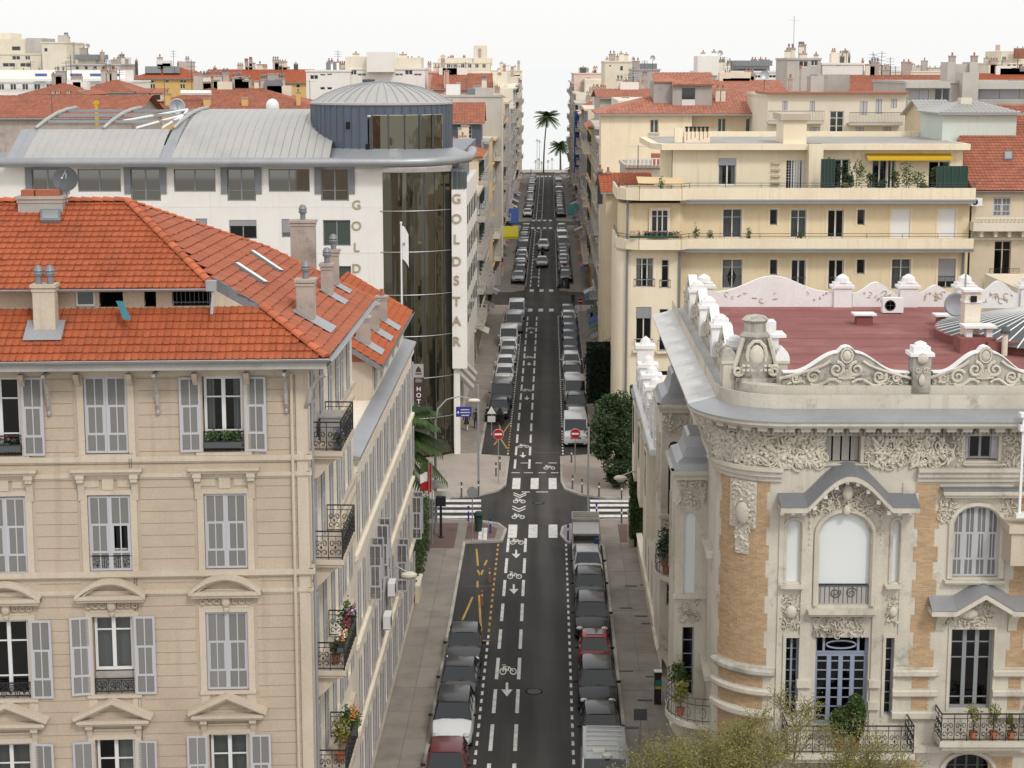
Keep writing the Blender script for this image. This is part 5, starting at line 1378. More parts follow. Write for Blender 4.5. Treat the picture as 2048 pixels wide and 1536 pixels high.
M['mint']=weathered('mint_render',(0.60,0.66,0.60),(0.46,0.47,0.42),amount=.4,streak=.5)
block('roof_house',-60,262,236,168,15,'low brown-red tiled roof at the left edge behind the open hotel ribs','chimney_r',roof='gable',pyr=191,roof_m='tile_old')
e,f,x0,x1,zt=block('roof_house',262,640,218,196,16,'old red tiled roof with two small dormers behind the zinc barrel roof','ochre',roof='hip',pyr=176,roof_m='tile_old')
for px in(291,318):
 m=MB();b=at(px,192,199);m.box(b.x-.7,b.y-1.2,b.z-.6,b.x+.7,b.y+2,b.z+.35);add('dormer',m,M['cream'],e);m=MB();m.box(b.x-.4,b.y-1.25,b.z-.4,b.x+.4,b.y-1.19,b.z+.15);add('dormer_window',m,M['black_glass'],e)
 m=MB();m.slab([Vector((b.x-.85,b.y-1.4,b.z+.4)),Vector((b.x+.85,b.y-1.4,b.z+.4)),Vector((b.x+.85,b.y+2,b.z+.9)),Vector((b.x-.85,b.y+2,b.z+.9))],.1);add('dormer_roof',m,M['tile_old'],e)
stacks(e,197,((336,188,215,12),(415,197,216,14),(597,185,205,8),(490,196,210,12)),'ochre')
m=MB();b=at(392,186,198);m.tube((b.x-1.8,b.y,b.z),(b.x+1.8,b.y,b.z),.32,8);add('water_heater',m,M['white'],e)
e,f,x0,x1,zt=block('long_house',405,614,165,292,16,'long ochre house with orange tiled roof on the skyline left of the white block','ochre',roof='gable',pyr=139,roof_m='tile',wins=wrow(every(410,480,3,7),172,182,'w')+wrow(((552,562),(592,600)),168,176)+wrow(every(412,480,3,8),188,200),rise=2.5)
stacks(e,300,((592,128,138,8),(430,136,144,6)),'iron_grey')
e,f,x0,x1,zt=block('long_house',262,404,157,300,16,'ochre house with solar panels on its orange roof on the left skyline','ochre',roof='hip',pyr=133,roof_m='tile',wins=wrow(((298,308),(330,338),(360,372)),160,166)+wrow(((300,310),(360,370)),168,178))
pY=303;
for a,b in((292,325),(328,362)):
 m=MB();m.slab([at(a+1,150,pY)+Vector((0,-1.2,.35)),at(b+1,150,pY)+Vector((0,-1.2,.35)),at(b-4,137,pY+3)+Vector((0,0,.4)),at(a-2,137,pY+3)+Vector((0,0,.4))],.15);add('solar_panel',m,M['black_glass'],e)
stacks(e,305,((273,122,134,5),),'iron_grey')
e,f,x0,x1,zt=block('terraced_block',-40,262,162,262,14,'long white terraced block with blue awnings behind the left roofs','white_wall',wins=wrow(every(-10,110,5,12),168,180)+wrow(every(110,260,6,12),168,178))
for a in(70,103,140,180,215):
 m=MB();m.slab([at(a,152,260.5),at(a+24,152,260.5),at(a+24,147,262.5),at(a,147,262.5)],.05);add('awning',m,M['blue_awning'],e)
box_part(e,-40,250,140,158,268,6,'white_wall','upper_storey');
m=MB();m.box(xat(-40,157,261),260.6,zat(162,261),xat(255,157,261),260.7,zat(157.5,261));add('terrace_railing',m,M['white'],e)
e,f,x0,x1,zt=block('gable_house',45,168,190,205,12,'small white-gabled house with red roof amid the left roofs','cream',roof='hip',pyr=166,roof_m='tile_old',wins=wrow(((103,108),(112,118),(133,139)),182,187))
stacks(e,206,((165,182,200,14),(49,222,236,26)),'chimney_r')
block('roof_house',160,262,184,226,12,'dark red double-pitched roof left of the ochre house','grey_wall',roof='hip',pyr=160,roof_m='tile_old')
e,f,x0,x1,zt=block('tall_block',-60,82,107,335,16,'tall cream stepped apartment block at the left edge of the skyline','cream',wins=wrow(((24,40),(50,60)),92+20,100+20)+wrow(((5,30),(40,62)),126,134))
box_part(e,-60,74,78,107,337,12,'cream','upper_storey');box_part(e,52,83,76,110,336,10,'grey_wall','lift_tower');box_part(e,-60,20,66,80,340,8,'cream','penthouse')
m=MB();m.box(xat(24,93,336.9),336.9,zat(100,336.9),xat(40,93,336.9),337.0,zat(93,336.9));add('window',m,M['black_glass'],e)
e,f,x0,x1,zt=block('tall_block',83,133,84,330,14,'plain cream block with blank end wall beside the stepped tower','cream',wins=wrow(((88,95),),96,104))
e,f,x0,x1,zt=block('roof_terrace_house',140,240,128,300,14,'cluttered grey rooftop with a small raised cabin on posts','grey_wall',wins=wrow(every(145,235,5,8),132,140))
box_part(e,155,190,112,128,303,6,'cream');box_part(e,150,195,109,112.5,302,8,'zinc_dark','canopy_roof');stacks(e,304,((168,97,110,14),(205,105,126,8),(148,90,112,3),(228,120,130,10)))
antenna(176,92,108,304,'round dish on the raised rooftop cabin of the left skyline','dish')
e,f,x0,x1,zt=block('white_block',612,700,140,250,16,'white modern block with small dark window bands left of the drum top','white_wall',wins=((620,150,636,159),(640,148,651,152),(654,147,664,151),(640,174,650,180),(654,174,664,180)))
stacks(e,254,((664,126,140,4),(676,124,140,5)),'white_wall')
e,f,x0,x1,zt=block('white_block',700,850,136,252,16,'stepped white block with a tall blank lift tower above the drum','white_wall',wins=((701,139,713,150),(715,147,732,152),(790,147,806,152),(810,140,825,150),(828,147,843,152)))
box_part(e,733,788,104,136,250.5,8,'white_wall','lift_tower');box_part(e,690,733,113,136,254,8,'cream','upper_storey');box_part(e,788,842,115,136,254,8,'cream','upper_storey');stacks(e,258,((712,108,116,12),(806,109,118,14),(838,118,128,5)),'cream')
e,f,x0,x1,zt=block('pink_house',843,906,143,262,14,'salmon-pink house with a flat roof right of the white tower','pink')
e,f,x0,x1,zt=block('pink_house',866,978,178,246,14,'salmon-pink house with a broad gable facing the sea end','pink',roof='gable',pyr=147,roof_m='tile_old',wins=((886,172,905,177),))
stacks(e,246,((893,142,168,10),),'pink');antenna(892,140,190,244,'thin aerial in front of the pink gable')
block('grey_house',880,1002,190,226,12,'low grey-white house with a parapet below the pink gable','grey_wall',wins=wrow(((888,905),),200,210))
block('cream_house',955,1006,189,236,12,'small pale house wedged between pink gable and the street houses','cream')
e,f,x0,x1,zt=block('mansard_house',900,962,246,188,10,'house with red roof over dark blue-grey mansard wall above the street','drum',roof='gable',pyr=205,roof_m='tile_old',wins=((934,252,944,277,'t'),(921,255,930,277,'s')))
e,f,x0,x1,zt=block('big_cream_block',866,980,125,432,20,'distant cream block with rooftop cabins on the left seafront','cream',wins=wrow(every(890,975,6,7),128,136))
stacks(e,440,((886,112,124,10),(898,116,124,6)),'cream')
box_part(e,876,945,116,127,434,9,'cream');box_part(e,947,973,91,127,436,9,'cream','lift_tower');box_part(e,973,984,116,127,436,8,'cream');m=MB();m.box(xat(957,97,435.8),435.8,zat(114,435.8),xat(962,97,435.8),435.95,zat(97,435.8));add('window',m,M['chimney_r'],e)
e,f,x0,x1,zt=block('seafront_block',968,1044,141,446,16,'cream terraced block where the left row meets the sea','cream',wins=wrow(every(972,1004,4,6),148,155)+wrow(((1024,1040),(1024,1040)),150,158)+wrow(((1024,1042),),176,190)+wrow(((990,1008),),168,176))
stacks(e,450,((1003,126,141,7),(1030,133,141,5)),'cream')
m=MB();m.box(xat(1020,141,445.5),444.6,zat(160,445.6),xat(1046,141,445.5),446,zat(158.6,445.6));m.box(xat(1020,141,445.5),444.6,zat(193,445.6),xat(1046,141,445.5),446,zat(191,445.6));add('balcony',m,M['white_wall'],e)
antenna(620,160,196,190,'tall thin aerial over the tiled roof left of the drum');antenna(105,190,240,160,'aerial on the brown-red roof at the left edge');antenna(330,160,210,190,'aerial beside the grey mesh dish','yagi')
cr=empty('yellow_lever',at(193,215,140),0,label='yellow jib arm poking up behind the open steel ribs',cat='hoist');m=MB();m.box(-.12,-.12,-1.5,.12,.12,.6);m.box(-.25,-.14,.3,.25,.14,.5);sub('jib',m,M['yellow_awning'],cr)
# ------ ornate corner villa, front right
YV=55.0
FV=Face((0,YV));V=empty('villa',(14,66,0),0,label='ornate belle epoque corner villa with carved parapets, ochre brick and a flat dark red roof',cat='building')
def vx(px,py=1000):return FV.at(px,py)[0]
def vz(py):return zat(py,YV)
TR=2.05;TC=(vx(1560)+0.05,YV+TR)
XF0,XF1=TC[0],vx(2048)+4.5
def wrap(mb,R=TR,c=TC):
 out=[]
 for(x,y,z)in mb.v:
  a=x/R;r=R-y
  out.append((c[0]+r*math.sin(a),c[1]-r*math.cos(a),z))
 mb.v=out;return mb
def strip(mb,s0,s1,y0,y1,z0,z1,n=None):
 n=n or max(1,int(abs(s1-s0)/.22))
 for i in range(n):mb.box(s0+(s1-s0)*i/n,y0,z0,s0+(s1-s0)*(i+1)/n,y1,z1)
def curved_band(s0,s1,prof,mat,name,R=TR,smooth=True,n=18):
 """prof: list of (y, z) outline swept round the tower"""
 m=MB();k=len(prof);vs=[]
 for i in range(n+1):
  a=(s0+(s1-s0)*i/n)/TR
  for(y,z)in prof:vs.append((TC[0]+(TR-y)*math.sin(a),TC[1]-(TR-y)*math.cos(a),z))
 m.add(vs,[(i*k+j,i*k+j+1,(i+1)*k+j+1,(i+1)*k+j)for i in range(n)for j in range(k-1)]+[tuple(range(k)),tuple(range(n*k+k-1,n*k-1,-1))])
 return add(name,m,M[mat],V)
S0=-math.pi/2*TR
# --- wall
def op(a,t,b,bt):return(vx(a,t),vz(bt),vx(b,t),vz(t))
O=dict(big=op(1641,1027,1743,1210),door=op(1632,1275,1738,1452),n1=op(1575,1040,1603,1165),n2=op(1572,1275,1599,1432),n3=op(1787,1040,1801,1165),n4=op(1772,1275,1789,1432),arch=op(1909,1014,2002,1156),rd=op(1903,1258,1989,1420),at1=op(1650,868,1722,926),at2=op(1930,866,1998,922),gf=op(1888,1508,1985,1640))
wall(FV,V,XF0,XF1,0,vz(790),[O[k]for k in('n1','n2','n3','n4','arch','rd','at1','at2','gf')]+[O['big'],O['door']],M['villa'],t=.34)
m=MB();strip(m,S0,0,0,.05,0,vz(790),18);add('tower_wall',wrap(m),M['villa'],V)
FS=Face((TC[0]-TR,TC[1]),-math.pi/2-SK)
def spandrel(o,rise,mat='villa',y=.0,name='arch_spandrel'):
 a,b,c,d=o;m=MB();cx=(a+c)/2;n=10;w=(c-a)/2
 for sg in(-1,1):
  for i in range(n//2):
   t0,t1=i/(n/2),(i+1)/(n/2)
   f=lambda t:d-rise*(1-math.sqrt(max(0,1-t*t)))
   m.ext([(cx+sg*w*t0,f(t0)),(cx+sg*w*t1,f(t1)),(cx+sg*w*t1,d+.002),(cx+sg*w*t0,d+.002)][::sg],y+.003,y+.30)
 add(name,m,M[mat],V,FV.T())
def archivolt(o,rise,w=.13,out=.07,mat='villa',leg=True):
 a,b,c,d=o;m=MB();cx=(a+c)/2;hw=(c-a)/2;pts=[]
 if leg:pts.append((a-w*.5,b))
 n=14
 for i in range(n+1):
  t=math.pi-math.pi*i/n;pts.append((cx+(hw+w*.5)*math.cos(t),d-rise+(rise+w*.5)*math.sin(t)))
 if leg:pts.append((c+w*.5,b))
 m.path([(p[0],-out*.3,p[1])for p in pts],w*.5,6);add('archivolt',m,M[mat],V,FV.T(),smooth=True)
spandrel(O['big'],.75);archivolt(O['big'],.75,.22)
for k in('n1','n3'):spandrel(O[k],.2);archivolt(O[k],.2,.12)
spandrel(O['arch'],.62);archivolt(O['arch'],.62,.20);spandrel(O['gf'],.7);archivolt(O['gf'],.7,.2)
def frame(o,w=.12,out=.05):
 a,b,c,d=o;m=MB();m.box(a-w,-out,b,a,-.001,d+w);m.box(c,-out,b,c+w,-.001,d+w);m.box(a,-out,d,c,-.001,d+w);add('window_surround',m,M['villa'],V,FV.T())
for k in('n2','n4','rd','at1','at2'):frame(O[k],.10 if k!='at1' else.12)
a,b,c,d=O['big'];m=MB();m.box(a,.16,b+.72,c,.19,d);add('roller_blind',m,M['blind'],V,FV.T())
m=MB();m.box(a+.02,.06,b,c-.02,.09,b+.70);add('iron_guard',m,M['concrete'],V,FV.T())
m=MB()
for i in range(11):
 x=a+.08+(c-a-.16)*i/10;m.tube((x,.05,b+.05),(x,.05,b+.66),.012,4)
for q in(-1,1):scroll(m,(a+c)/2+q*.28,b+.42,.2,q,.5,y=.045,th=.02)
m.box(a,.03,b+.66,c,.07,b+.71);add('guard_scrollwork',m,M['iron_grey'],V,FV.T())
for k in('n1','n3'):
 a,b,c,d=O[k];m=MB();m.box(a,.15,b,c,.18,d);add('roller_blind',m,M['blind'],V,FV.T())
a,b,c,d=O['arch']
for i in range(4):
 w=(c-a)/4;shutter(FV,V,a+w*(i+.5),b+.02,w-.02,d-b-.05,y=.16)
a,b,c,d=O['at1']
for i in range(4):
 w=(c-a)/4;m=MB();m.box(a+w*i+.03,.26,b+.03,a+w*(i+1)-.03,.29,d-.03);add('shutter',m,M['concrete'],V,FV.T())
a,b,c,d=O['at2'];window(FV,V,(a+c)/2,b+.05,c-a-.35,d-b-.05,2,(),'frame_grey',y=.2)
for sg in(-1,1):shutter(FV,V,(a+c)/2+sg*(c-a)*.42,b+.05,.2,d-b-.05,y=.2)
a,b,c,d=O['door']
window(FV,V,(a+c)/2,b,c-a,(d-b)*.80,4,[.12+.128*i for i in range(7)],'frame_blue',fw=.11,bar=.04,y=.2,curtain=None)
m=MB();h0=b+(d-b)*.80;m.box(a,.2,h0,c,.27,h0+.08);m.box(a,.2,d-.06,c,.27,d)
for x in(a+.28,c-.36,a,c-.08):m.box(x,.21,h0+.08,x+.08,.265,d-.06)
m.path([((a+c)/2+.52*math.cos(t*math.pi/8),.2,(h0+d)/2+.14*math.sin(t*math.pi/8))for t in range(17)],.035,5);add('transom_light',m,M['frame_blue'],V,FV.T())
for k in('n2','n4'):
 a,b,c,d=O[k];window(FV,V,(a+c)/2,b,c-a,d-b,2 if k=='n2' else 1,[.14*i for i in range(1,7)],'frame_blue',fw=.05,bar=.03,y=.22)
a,b,c,d=O['rd'];window(FV,V,(a+c)/2,b,c-a,d-b,3,(.14,.63,.82),'frame_grey',fw=.10,bar=.04,y=.22)
a,b,c,d=O['gf'];window(FV,V,(a+c)/2,b,c-a,d-b,4,(.8,),'iron_grey',fw=.06,y=.22)
def sill(a,b,py,th=.16,out=.32,name='sill',mat='villa'):
 z=vz(py);m=MB();m.box(vx(a),-out,z-th*.5,vx(b),-.001,z);m.box(vx(a)+.08,-out*.7,z-th,vx(b)-.08,-.001,z-th*.5);add(name,m,M[mat],V,FV.T())
sill(1619,1759,1216,.22,.42);sill(1563,1612,1168);sill(1774,1806,1168);sill(1893,2014,1158,.16,.25);sill(1640,1732,927,.08,.1);sill(1922,2006,926,.1,.14)
def sbox(a,b,t,bt,out,name='pilaster',mat='villa'):
 m=MB();m.box(vx(a),-out,vz(bt),vx(b),-.001,vz(t));return add(name,m,M[mat],V,FV.T())
sbox(1606,1628,1062,1480,.07);sbox(1752,1770,1062,1480,.07);sbox(1560,1570,1010,1460,.05);sbox(1805,1826,965,1330,.04)
for a,b in((1602,1632),(1748,1772)):
 for t,bt in((1358,1372),(1402,1416)):sbox(a,b,t,bt,.2,'banded_block')
for t,bt in((1337,1351),(1377,1391),(1420,1436)):
 for a,b in((1797,1888),(2000,2140)):
  m=MB();z0,z1=vz(bt),vz(t);m.extx([(0,z0),(-.16,z0),(-.2,z0+.05),(-.2,z1-.05),(-.16,z1),(0,z1)],vx(a),vx(b));add('rusticated_band',m,M['villa'],V,FV.T())
 curved_band(S0*.80,-.12,[(0,vz(bt)+.02),(-.18,vz(bt)),(-.24,vz(bt)+.07),(-.24,vz(t)-.07),(-.18,vz(t)),(0,vz(t))],'soot_and_shade' if t==1337 else 'villa','rusticated_band')
for(t,bt,out)in((934,941,.30),(941,952,.20),(952,962,.10)):
 curved_band(S0,0,[(0,vz(bt)),(-out,vz(bt)),(-out,vz(t)),(0,vz(t))],'villa','string_course')
 m=MB();m.box(XF0,-out,vz(bt),vx(1556),-.001,vz(t))if vx(1556)>XF0 else None;m.box(vx(1832),-out,vz(bt),XF1,-.001,vz(t));add('string_course',m,M['villa'],V,FV.T())
def bricks(s0,s1,z0,z1,tooth=.14,seed=1,W=None,curved=False,left=True,right=True):
 R=random.Random(seed);mo=MB();m=MB();z=z0;bw,bh,k=.225,.079,0
 blk=.62
 while z<z1-.02:
  t=tooth if int((z-z0)/blk)%2==0 else 0
  a=s0-(t if left else 0);b=s1+(t if right else 0);x=a-(bw/2 if k%2 else 0)
  while x<b:
   xa,xb=max(x,a),min(x+bw-.012,b)
   if xb-xa>.03:
    p=R.uniform(.006,.016);m.box(xa,-p,z+.006,xb,.001,z+bh-.006)
   x+=bw
  mo.box(a,-.004,z,b,0,min(z+bh,z1))if not curved else strip(mo,a,b,-.004,0,z,min(z+bh,z1),6)
  z+=bh;k+=1
 if curved:wrap(m);wrap(mo)
 o=add('brickwork',m,M['brick'],V,W,kind='stuff');sub('mortar_bed',mo,M['mortar'],o,kind='stuff')
bricks(vx(1838),vx(1872),vz(1334),vz(968),.13,1,FV.T());bricks(vx(1838),vx(1872),vz(1420),vz(1337),0,2,FV.T())
bricks(vx(2034),vx(2060),vz(1334),vz(968),.13,3,FV.T());bricks(vx(2034),vx(2060),vz(1420),vz(1337),0,4,FV.T())
bricks(vx(1815),vx(1855),vz(1640),vz(1512),0,5,FV.T());bricks(vx(2000),vx(2050),vz(1640),vz(1512),0,6,FV.T())
sA=lambda px:TR*math.asin(max(-.96,(vx(px,1150)-TC[0])/TR))
bricks(sA(1450),sA(1531),vz(1332),vz(966),.10,7,None,True);bricks(sA(1450),sA(1531),vz(1420),vz(1337),0,8,None,True,)
bricks(sA(1450),sA(1531),vz(1560),vz(1440),0,9,None,True)
zc=vz(846)
def cornice(mat_out=1.05):
 m=MB();m.extx([(0,zc),(-.86,zc),(-.93,zc+.09),(-.93,zc+.2),(0,zc+.3)],XF0,XF1);add('cornice',m,M['villa'],V,FV.T())
 m=MB();m.extx([(.65,zc+.62),(-.97,zc+.21),(-.97,zc+.25),(.65,zc+.66)],XF0,XF1);add('zinc_gutter_roof',m,M['zinc'],V,FV.T())
 curved_band(S0,0,[(0,zc),(-.86,zc),(-.93,zc+.09),(-.93,zc+.2),(0,zc+.3)],'villa','cornice')
 curved_band(S0,0,[(.65,zc+.62),(-.97,zc+.21),(-.97,zc+.25),(.65,zc+.66)],'zinc','zinc_gutter_roof')
 m=MB();m.extx([(0,zc),(-.86,zc),(-.93,zc+.09),(-.93,zc+.2),(0,zc+.3)],-21.0,.01);add('cornice',m,M['villa'],V,FS.T())
 m=MB()
 n=15
 for i in range(n):
  x0=-21+1.4*i;m.extx([(.9,zc+.70),(-.97,zc+.21),(-.97,zc+.25),(.9,zc+.74)],x0+.012,x0+1.388)
 add('coping_slabs',m,M['coping_stone'],V,FS.T(),kind='stuff')
cornice()
mo=MB();mo.box(-.16,-.72,-.16,.16,0,0);mo.box(-.19,-.77,-.045,.19,0,0);MOD=mo.mesh('modillion',M['villa'])
x=XF0+.1
while x<XF1:add('modillion',MOD,None,V,FV.T(x,0,zc-.002));x+=.545
for i in range(8):
 a=S0/TR*(i+.5)/8;add('modillion',MOD,None,V,Matrix.Translation((TC[0]+TR*math.sin(a),TC[1]-TR*math.cos(a),zc-.002))@Matrix.Rotation(a,4,'Z'))
for i in range(36):add('modillion',MOD,None,V,FS.T(-.3-.56*i,0,zc-.002))
m=MB();x=XF0
while x<XF1:m.box(x,-.22,zc-.36,x+.08,0,zc-.2);x+=.15
m.box(XF0,-.14,zc-.42,XF1,-.001,zc-.18);add('dentils',m,M['soot_and_shade'],V,FV.T(),kind='stuff')
m=MB();s=S0
while s<0:m.box(s,-.22,zc-.36,s+.08,0,zc-.2);s+=.15
strip(m,S0,0,-.14,-.001,zc-.42,zc-.18);add('dentils',wrap(m),M['soot_and_shade'],V,kind='stuff')
curved_band(S0,0,[(.45,zc+.5),(.45,vz(777)),(.95,vz(777)),(.95,zc+.5)],'villa','parapet_plinth')
m=MB();m.box(XF0,-.012,vz(933),vx(1634),-.001,vz(870));m.box(vx(1738),-.012,vz(933),vx(1912),-.001,vz(870));add('frieze_shade_ground',m,M['soot_and_shade'],V,FV.T())  # dark sheet paints the shade of the recesses between the carved figures
m=MB();strip(m,S0,0,-.012,0,vz(933),vz(870));add('frieze_shade_ground',wrap(m),M['soot_and_shade'],V)  # same painted recess shade, wrapped round the tower
fz0,fz1=vz(931),vz(872)
relief(FV,V,XF0,fz0,vx(1640),fz1,n=150,size=.26,seed=4,depth=.16);relief(FV,V,vx(1745),fz0,vx(1905),fz1,n=260,size=.24,seed=5,depth=.16)
relief(FV,V,vx(2010),fz0,vx(2100),fz1,n=90,size=.24,seed=6,depth=.16)
for a in(1636,1728,1912,2002):relief(FV,V,vx(a)-.05,fz0,vx(a)+.22,fz1,n=26,size=.14,seed=a,depth=.1)
def relief_cyl(s0,z0,s1,z1,n,size,seed,depth=.14):
 o=relief(FV,V,s0,z0,s1,z1,n=n,size=size,seed=seed,depth=depth);me=o.data
 mb=MB();mb.v=[tuple(v.co)for v in me.vertices];wrap(mb)
 for v,c in zip(me.vertices,mb.v):v.co=c
 o.matrix_basis=wm(V).inverted();me.update();return o
relief_cyl(S0*.96,fz0,0,fz1,330,.27,7,.18)
relief_cyl(S0*.55,vz(1060),S0*.28,vz(968),110,.17,8,.12);relief_cyl(S0*.50,vz(1112),S0*.34,vz(1060),26,.13,9,.1)
m=MB();strip(m,S0*.58,S0*.26,-.05,0,vz(1062),vz(966),5);strip(m,S0*.50,S0*.34,-.05,0,vz(1113),vz(1062),3);add('cartouche_panel',wrap(m),M['villa'],V)
m=MB();m.blob((S0*.41,-.1,vz(1032)),(.26,.12,.42),10,6);add('cartouche',wrap(m),M['villa'],V,smooth=True)
zb=vz(806);zt0=vz(778)
def crest(t):
 d=abs(t-.5)*2
 if d<.12:return 1.22+.10*math.cos(d/.12*math.pi/2)
 return.42+.70*(0.5+0.5*math.cos(min(1,(d-.12)/.72)*math.pi))
def parapet(face,xa,xb,y=.62,mat='soot_and_shade',carve=True,top='villa_white',th=.28,flip=1,seed=1,inner=None):
 n=28;m=MB();zf=vz(777);pts=[(xa,zf)]+[(xa+(xb-xa)*i/n,zf+crest(i/n))for i in range(n+1)]+[(xb,zf)]
 for i in range(n):
  q=[(pts[i+1][0],zf),(pts[i+2][0],zf),pts[i+2],pts[i+1]];m.ext(q,y,y+th)
 o=add('parapet_crest',m,M[mat],V,face.T())  # dark crest: soot plus painted shade that gives the scrolls depth
 c=MB()
 for i in range(n):
  p,q=pts[i+1],pts[i+2];c.ext([(p[0],p[1]),(q[0],q[1]),(q[0],q[1]+.05),(p[0],p[1]+.05)],y-.06,y+th+.04)
 sub('coping',c,M[top],o)
 if carve:
  cx=(xa+xb)/2;r=MB();w=(xb-xa)
  for sg in(-1,1):
   scroll(r,cx+sg*.34,zf+.55,.27,sg,math.pi/2,1.5,y-.05,.07,18);scroll(r,cx+sg*w*.26,zf+.30,.26,-sg,0.5,1.4,y-.05,.06,16);scroll(r,cx+sg*w*.40,zf+.24,.17,sg,0.2,1.4,y-.05,.05,14)
   r.path([(cx+sg*(.55+w*.4*t/8),y-.05,zf+.85-.62*(t/8)**.7)for t in range(9)],.055,5)
   r.path([(cx+sg*(.2+w*.24*t/6),y-.05,zf+.10+.12*math.sin(t))for t in range(7)],.06,5)
  for k in range(9):
   a=math.pi*(k+.5)/9;r.path([(cx,y-.04,zf+.22),(cx+.30*math.cos(a),y-.08,zf+.22+.34*math.sin(a))],[.03,.05],5)
  r.blob((cx,y-.06,zf+1.02),(.16,.09,.2),8,5);r.path([(cx+.2*math.cos(t),y-.06,zf+1.03+.24*math.sin(t))for t in[k*.628 for k in range(11)]],.04,5)
  add('carved_scrolls',r,M['villa_orn'],V,face.T(),smooth=True)
  relief(face,V,xa+.05,zf+.04,xa+w*.25,zf+.38,y=y-.02,n=26,size=.13,seed=seed,depth=.07);relief(face,V,xb-w*.25,zf+.04,xb-.05,zf+.38,y=y-.02,n=26,size=.13,seed=seed+1,depth=.07)
m=MB();m.box(XF0,.45,zc+.5,XF1,.95,vz(777));add('parapet_plinth',m,M['villa'],V,FV.T())
def pier(face,x,w=.62,h=1.25,y=.5,mat='soot_and_shade',cap='villa_white',d=.6,orn=True):
 zf=vz(790);m=MB();m.box(x-w/2,y-.1,zf,x+w/2,y+d,zf+h);o=add('parapet_pier',m,M[mat],V,face.T())
 c=MB();c.box(x-w/2-.1,y-.16,zf+h,x+w/2+.1,y+d+.06,zf+h+.12);c.box(x-w/2+.02,y-.04,zf+h+.12,x+w/2-.02,y+d-.06,zf+h+.32);c.lathe([(.24,zf+h+.32),(.2,zf+h+.42),(.08,zf+h+.48),(0,zf+h+.5)],10,(x,y+d/2-.05,0));sub('pier_cap',c,M[cap],o)
 if orn:
  r=MB();
  for sg in(-1,1):scroll(r,x+sg*.13,zf+h*.62,.11,sg,.4,y=y-.12,th=.03,n=10)
  r.blob((x,y-.13,zf+h*.35),(.12,.07,.2),7,4);r.blob((x,y-.16,zf+h-.06),(.2,.1,.2),7,5);add('carved_face',r,M['villa_orn'],V,face.T(),smooth=True)
xP1,xP2,xP3=vx(1572,740),vx(1828,740),vx(2100,740)
parapet(FV,xP1,xP2,seed=21);pier(FV,vx(1850,740));parapet(FV,vx(1875,740),vx(2085,740),seed=31)
m=MB();m.box(-21,.55,zc+.6,-.8,.95,vz(777));add('parapet_plinth',m,M['villa'],V,FS.T())
for i in range(4):
 xa=-20.6+5.0*i;parapet(FS,xa+.35,xa+4.65,y=.55,seed=40+i);pier(FS,xa+4.98,.55,1.15,.45,'villa_white',orn=False)
 m=MB();
 for q in range(20):m.box(xa+.35+4.3*q/20,.84,vz(777)-.6,xa+.35+4.3*(q+1)/20,.87,vz(777)+crest((q+.5)/20)-.03)
 add('white_parapet_lining',m,M['villa_white'],V,FS.T())
for px in(1440,1400):
 pass
FR=Face((0,78.2));zR=zat(604,78.2)
def rx(px):return FR.at(px,590)[0]
def rear(pa,pb,h0,h1):
 n=16;a,b=rx(pa),rx(pb);m=MB()
 for i in range(n):
  f=lambda t:zR+h0+(h1-h0)*(0.5-0.5*math.cos(2*math.pi*t))**1.3
  t0,t1=i/n,(i+1)/n;m.ext([(a+(b-a)*t0,zR-.3),(a+(b-a)*t1,zR-.3),(a+(b-a)*t1,f(t1)),(a+(b-a)*t0,f(t0))],0,.3)
 add('rear_parapet',m,M['villa_white'],V,FR.T())
 relief(FR,V,a+.3,zR+.05,b-.3,zR+.45,y=.0,n=16,size=.16,seed=int(pa),mat='stucco_light',depth=.05)
rear(1425,1668,.48,1.25);rear(1705,1800,.42,.95);rear(1835,1908,.42,.8);rear(1955,2040,.42,1.0);rear(2075,2180,.42,1.0)
def rpier(px,w=.85,h=1.3):
 x=rx(px);m=MB();m.box(x-w/2,-.15,zR-.3,x+w/2,.5,zR+h*.72);m.box(x-w/2-.12,-.22,zR+h*.52,x+w/2+.12,.56,zR+h*.62);m.lathe([(w*.42,zR+h*.72),(w*.36,zR+h*.9),(.12,zR+h),(0,zR+h*1.04)],10,(x,.15,0));add('parapet_pier',m,M['villa_white'],V,FR.T())
for px in(1408,1685,1817,1930,2058):rpier(px)
m=MB();m.box(rx(1425),.3,0,XF1,.6,zR+.3);add('rear_wall',m,M['villa'],V,FR.T())
zr=18.62;y0r,y1r=YV+.9,78.2
k=0;y=y0r
while y<y1r-.2:
 m=MB();y2=min(y+1.0,y1r);xa=5.55+SK*y+1.45
 xa=max(xa,9.2 if y<58 else 7.6);m.slab([(max(xa,7.6),y,zr+.012*(k%2)),(XF1,y,zr+.012*(k%2)),(XF1,y2+.03,zr+.012*(k%2)),(max(xa,7.6),y2+.03,zr+.012*(k%2))],.05);add('roof_membrane_strip',m,M['membrane'],V);y=y2;k+=1
m=MB();m.slab([(9.8,56.4,zr-.08),(XF1,56.4,zr-.08),(XF1,y1r,zr-.08),(8.4,y1r,zr-.08),(7.9,59,zr-.08)],.1);add('roof_deck',m,M['membrane'],V)
pc=at(1508,808,56.6);cx,cyy=pc.x,56.75;zp=zc+.45
m=MB();m.box(cx-.62,cyy-.5,zp,cx+.62,cyy+.6,zp+.75);m.box(cx-.7,cyy-.56,zp+.72,cx+.7,cyy+.66,zp+.86);P_=add('corner_pedestal',m,M['soot_and_shade'],V)
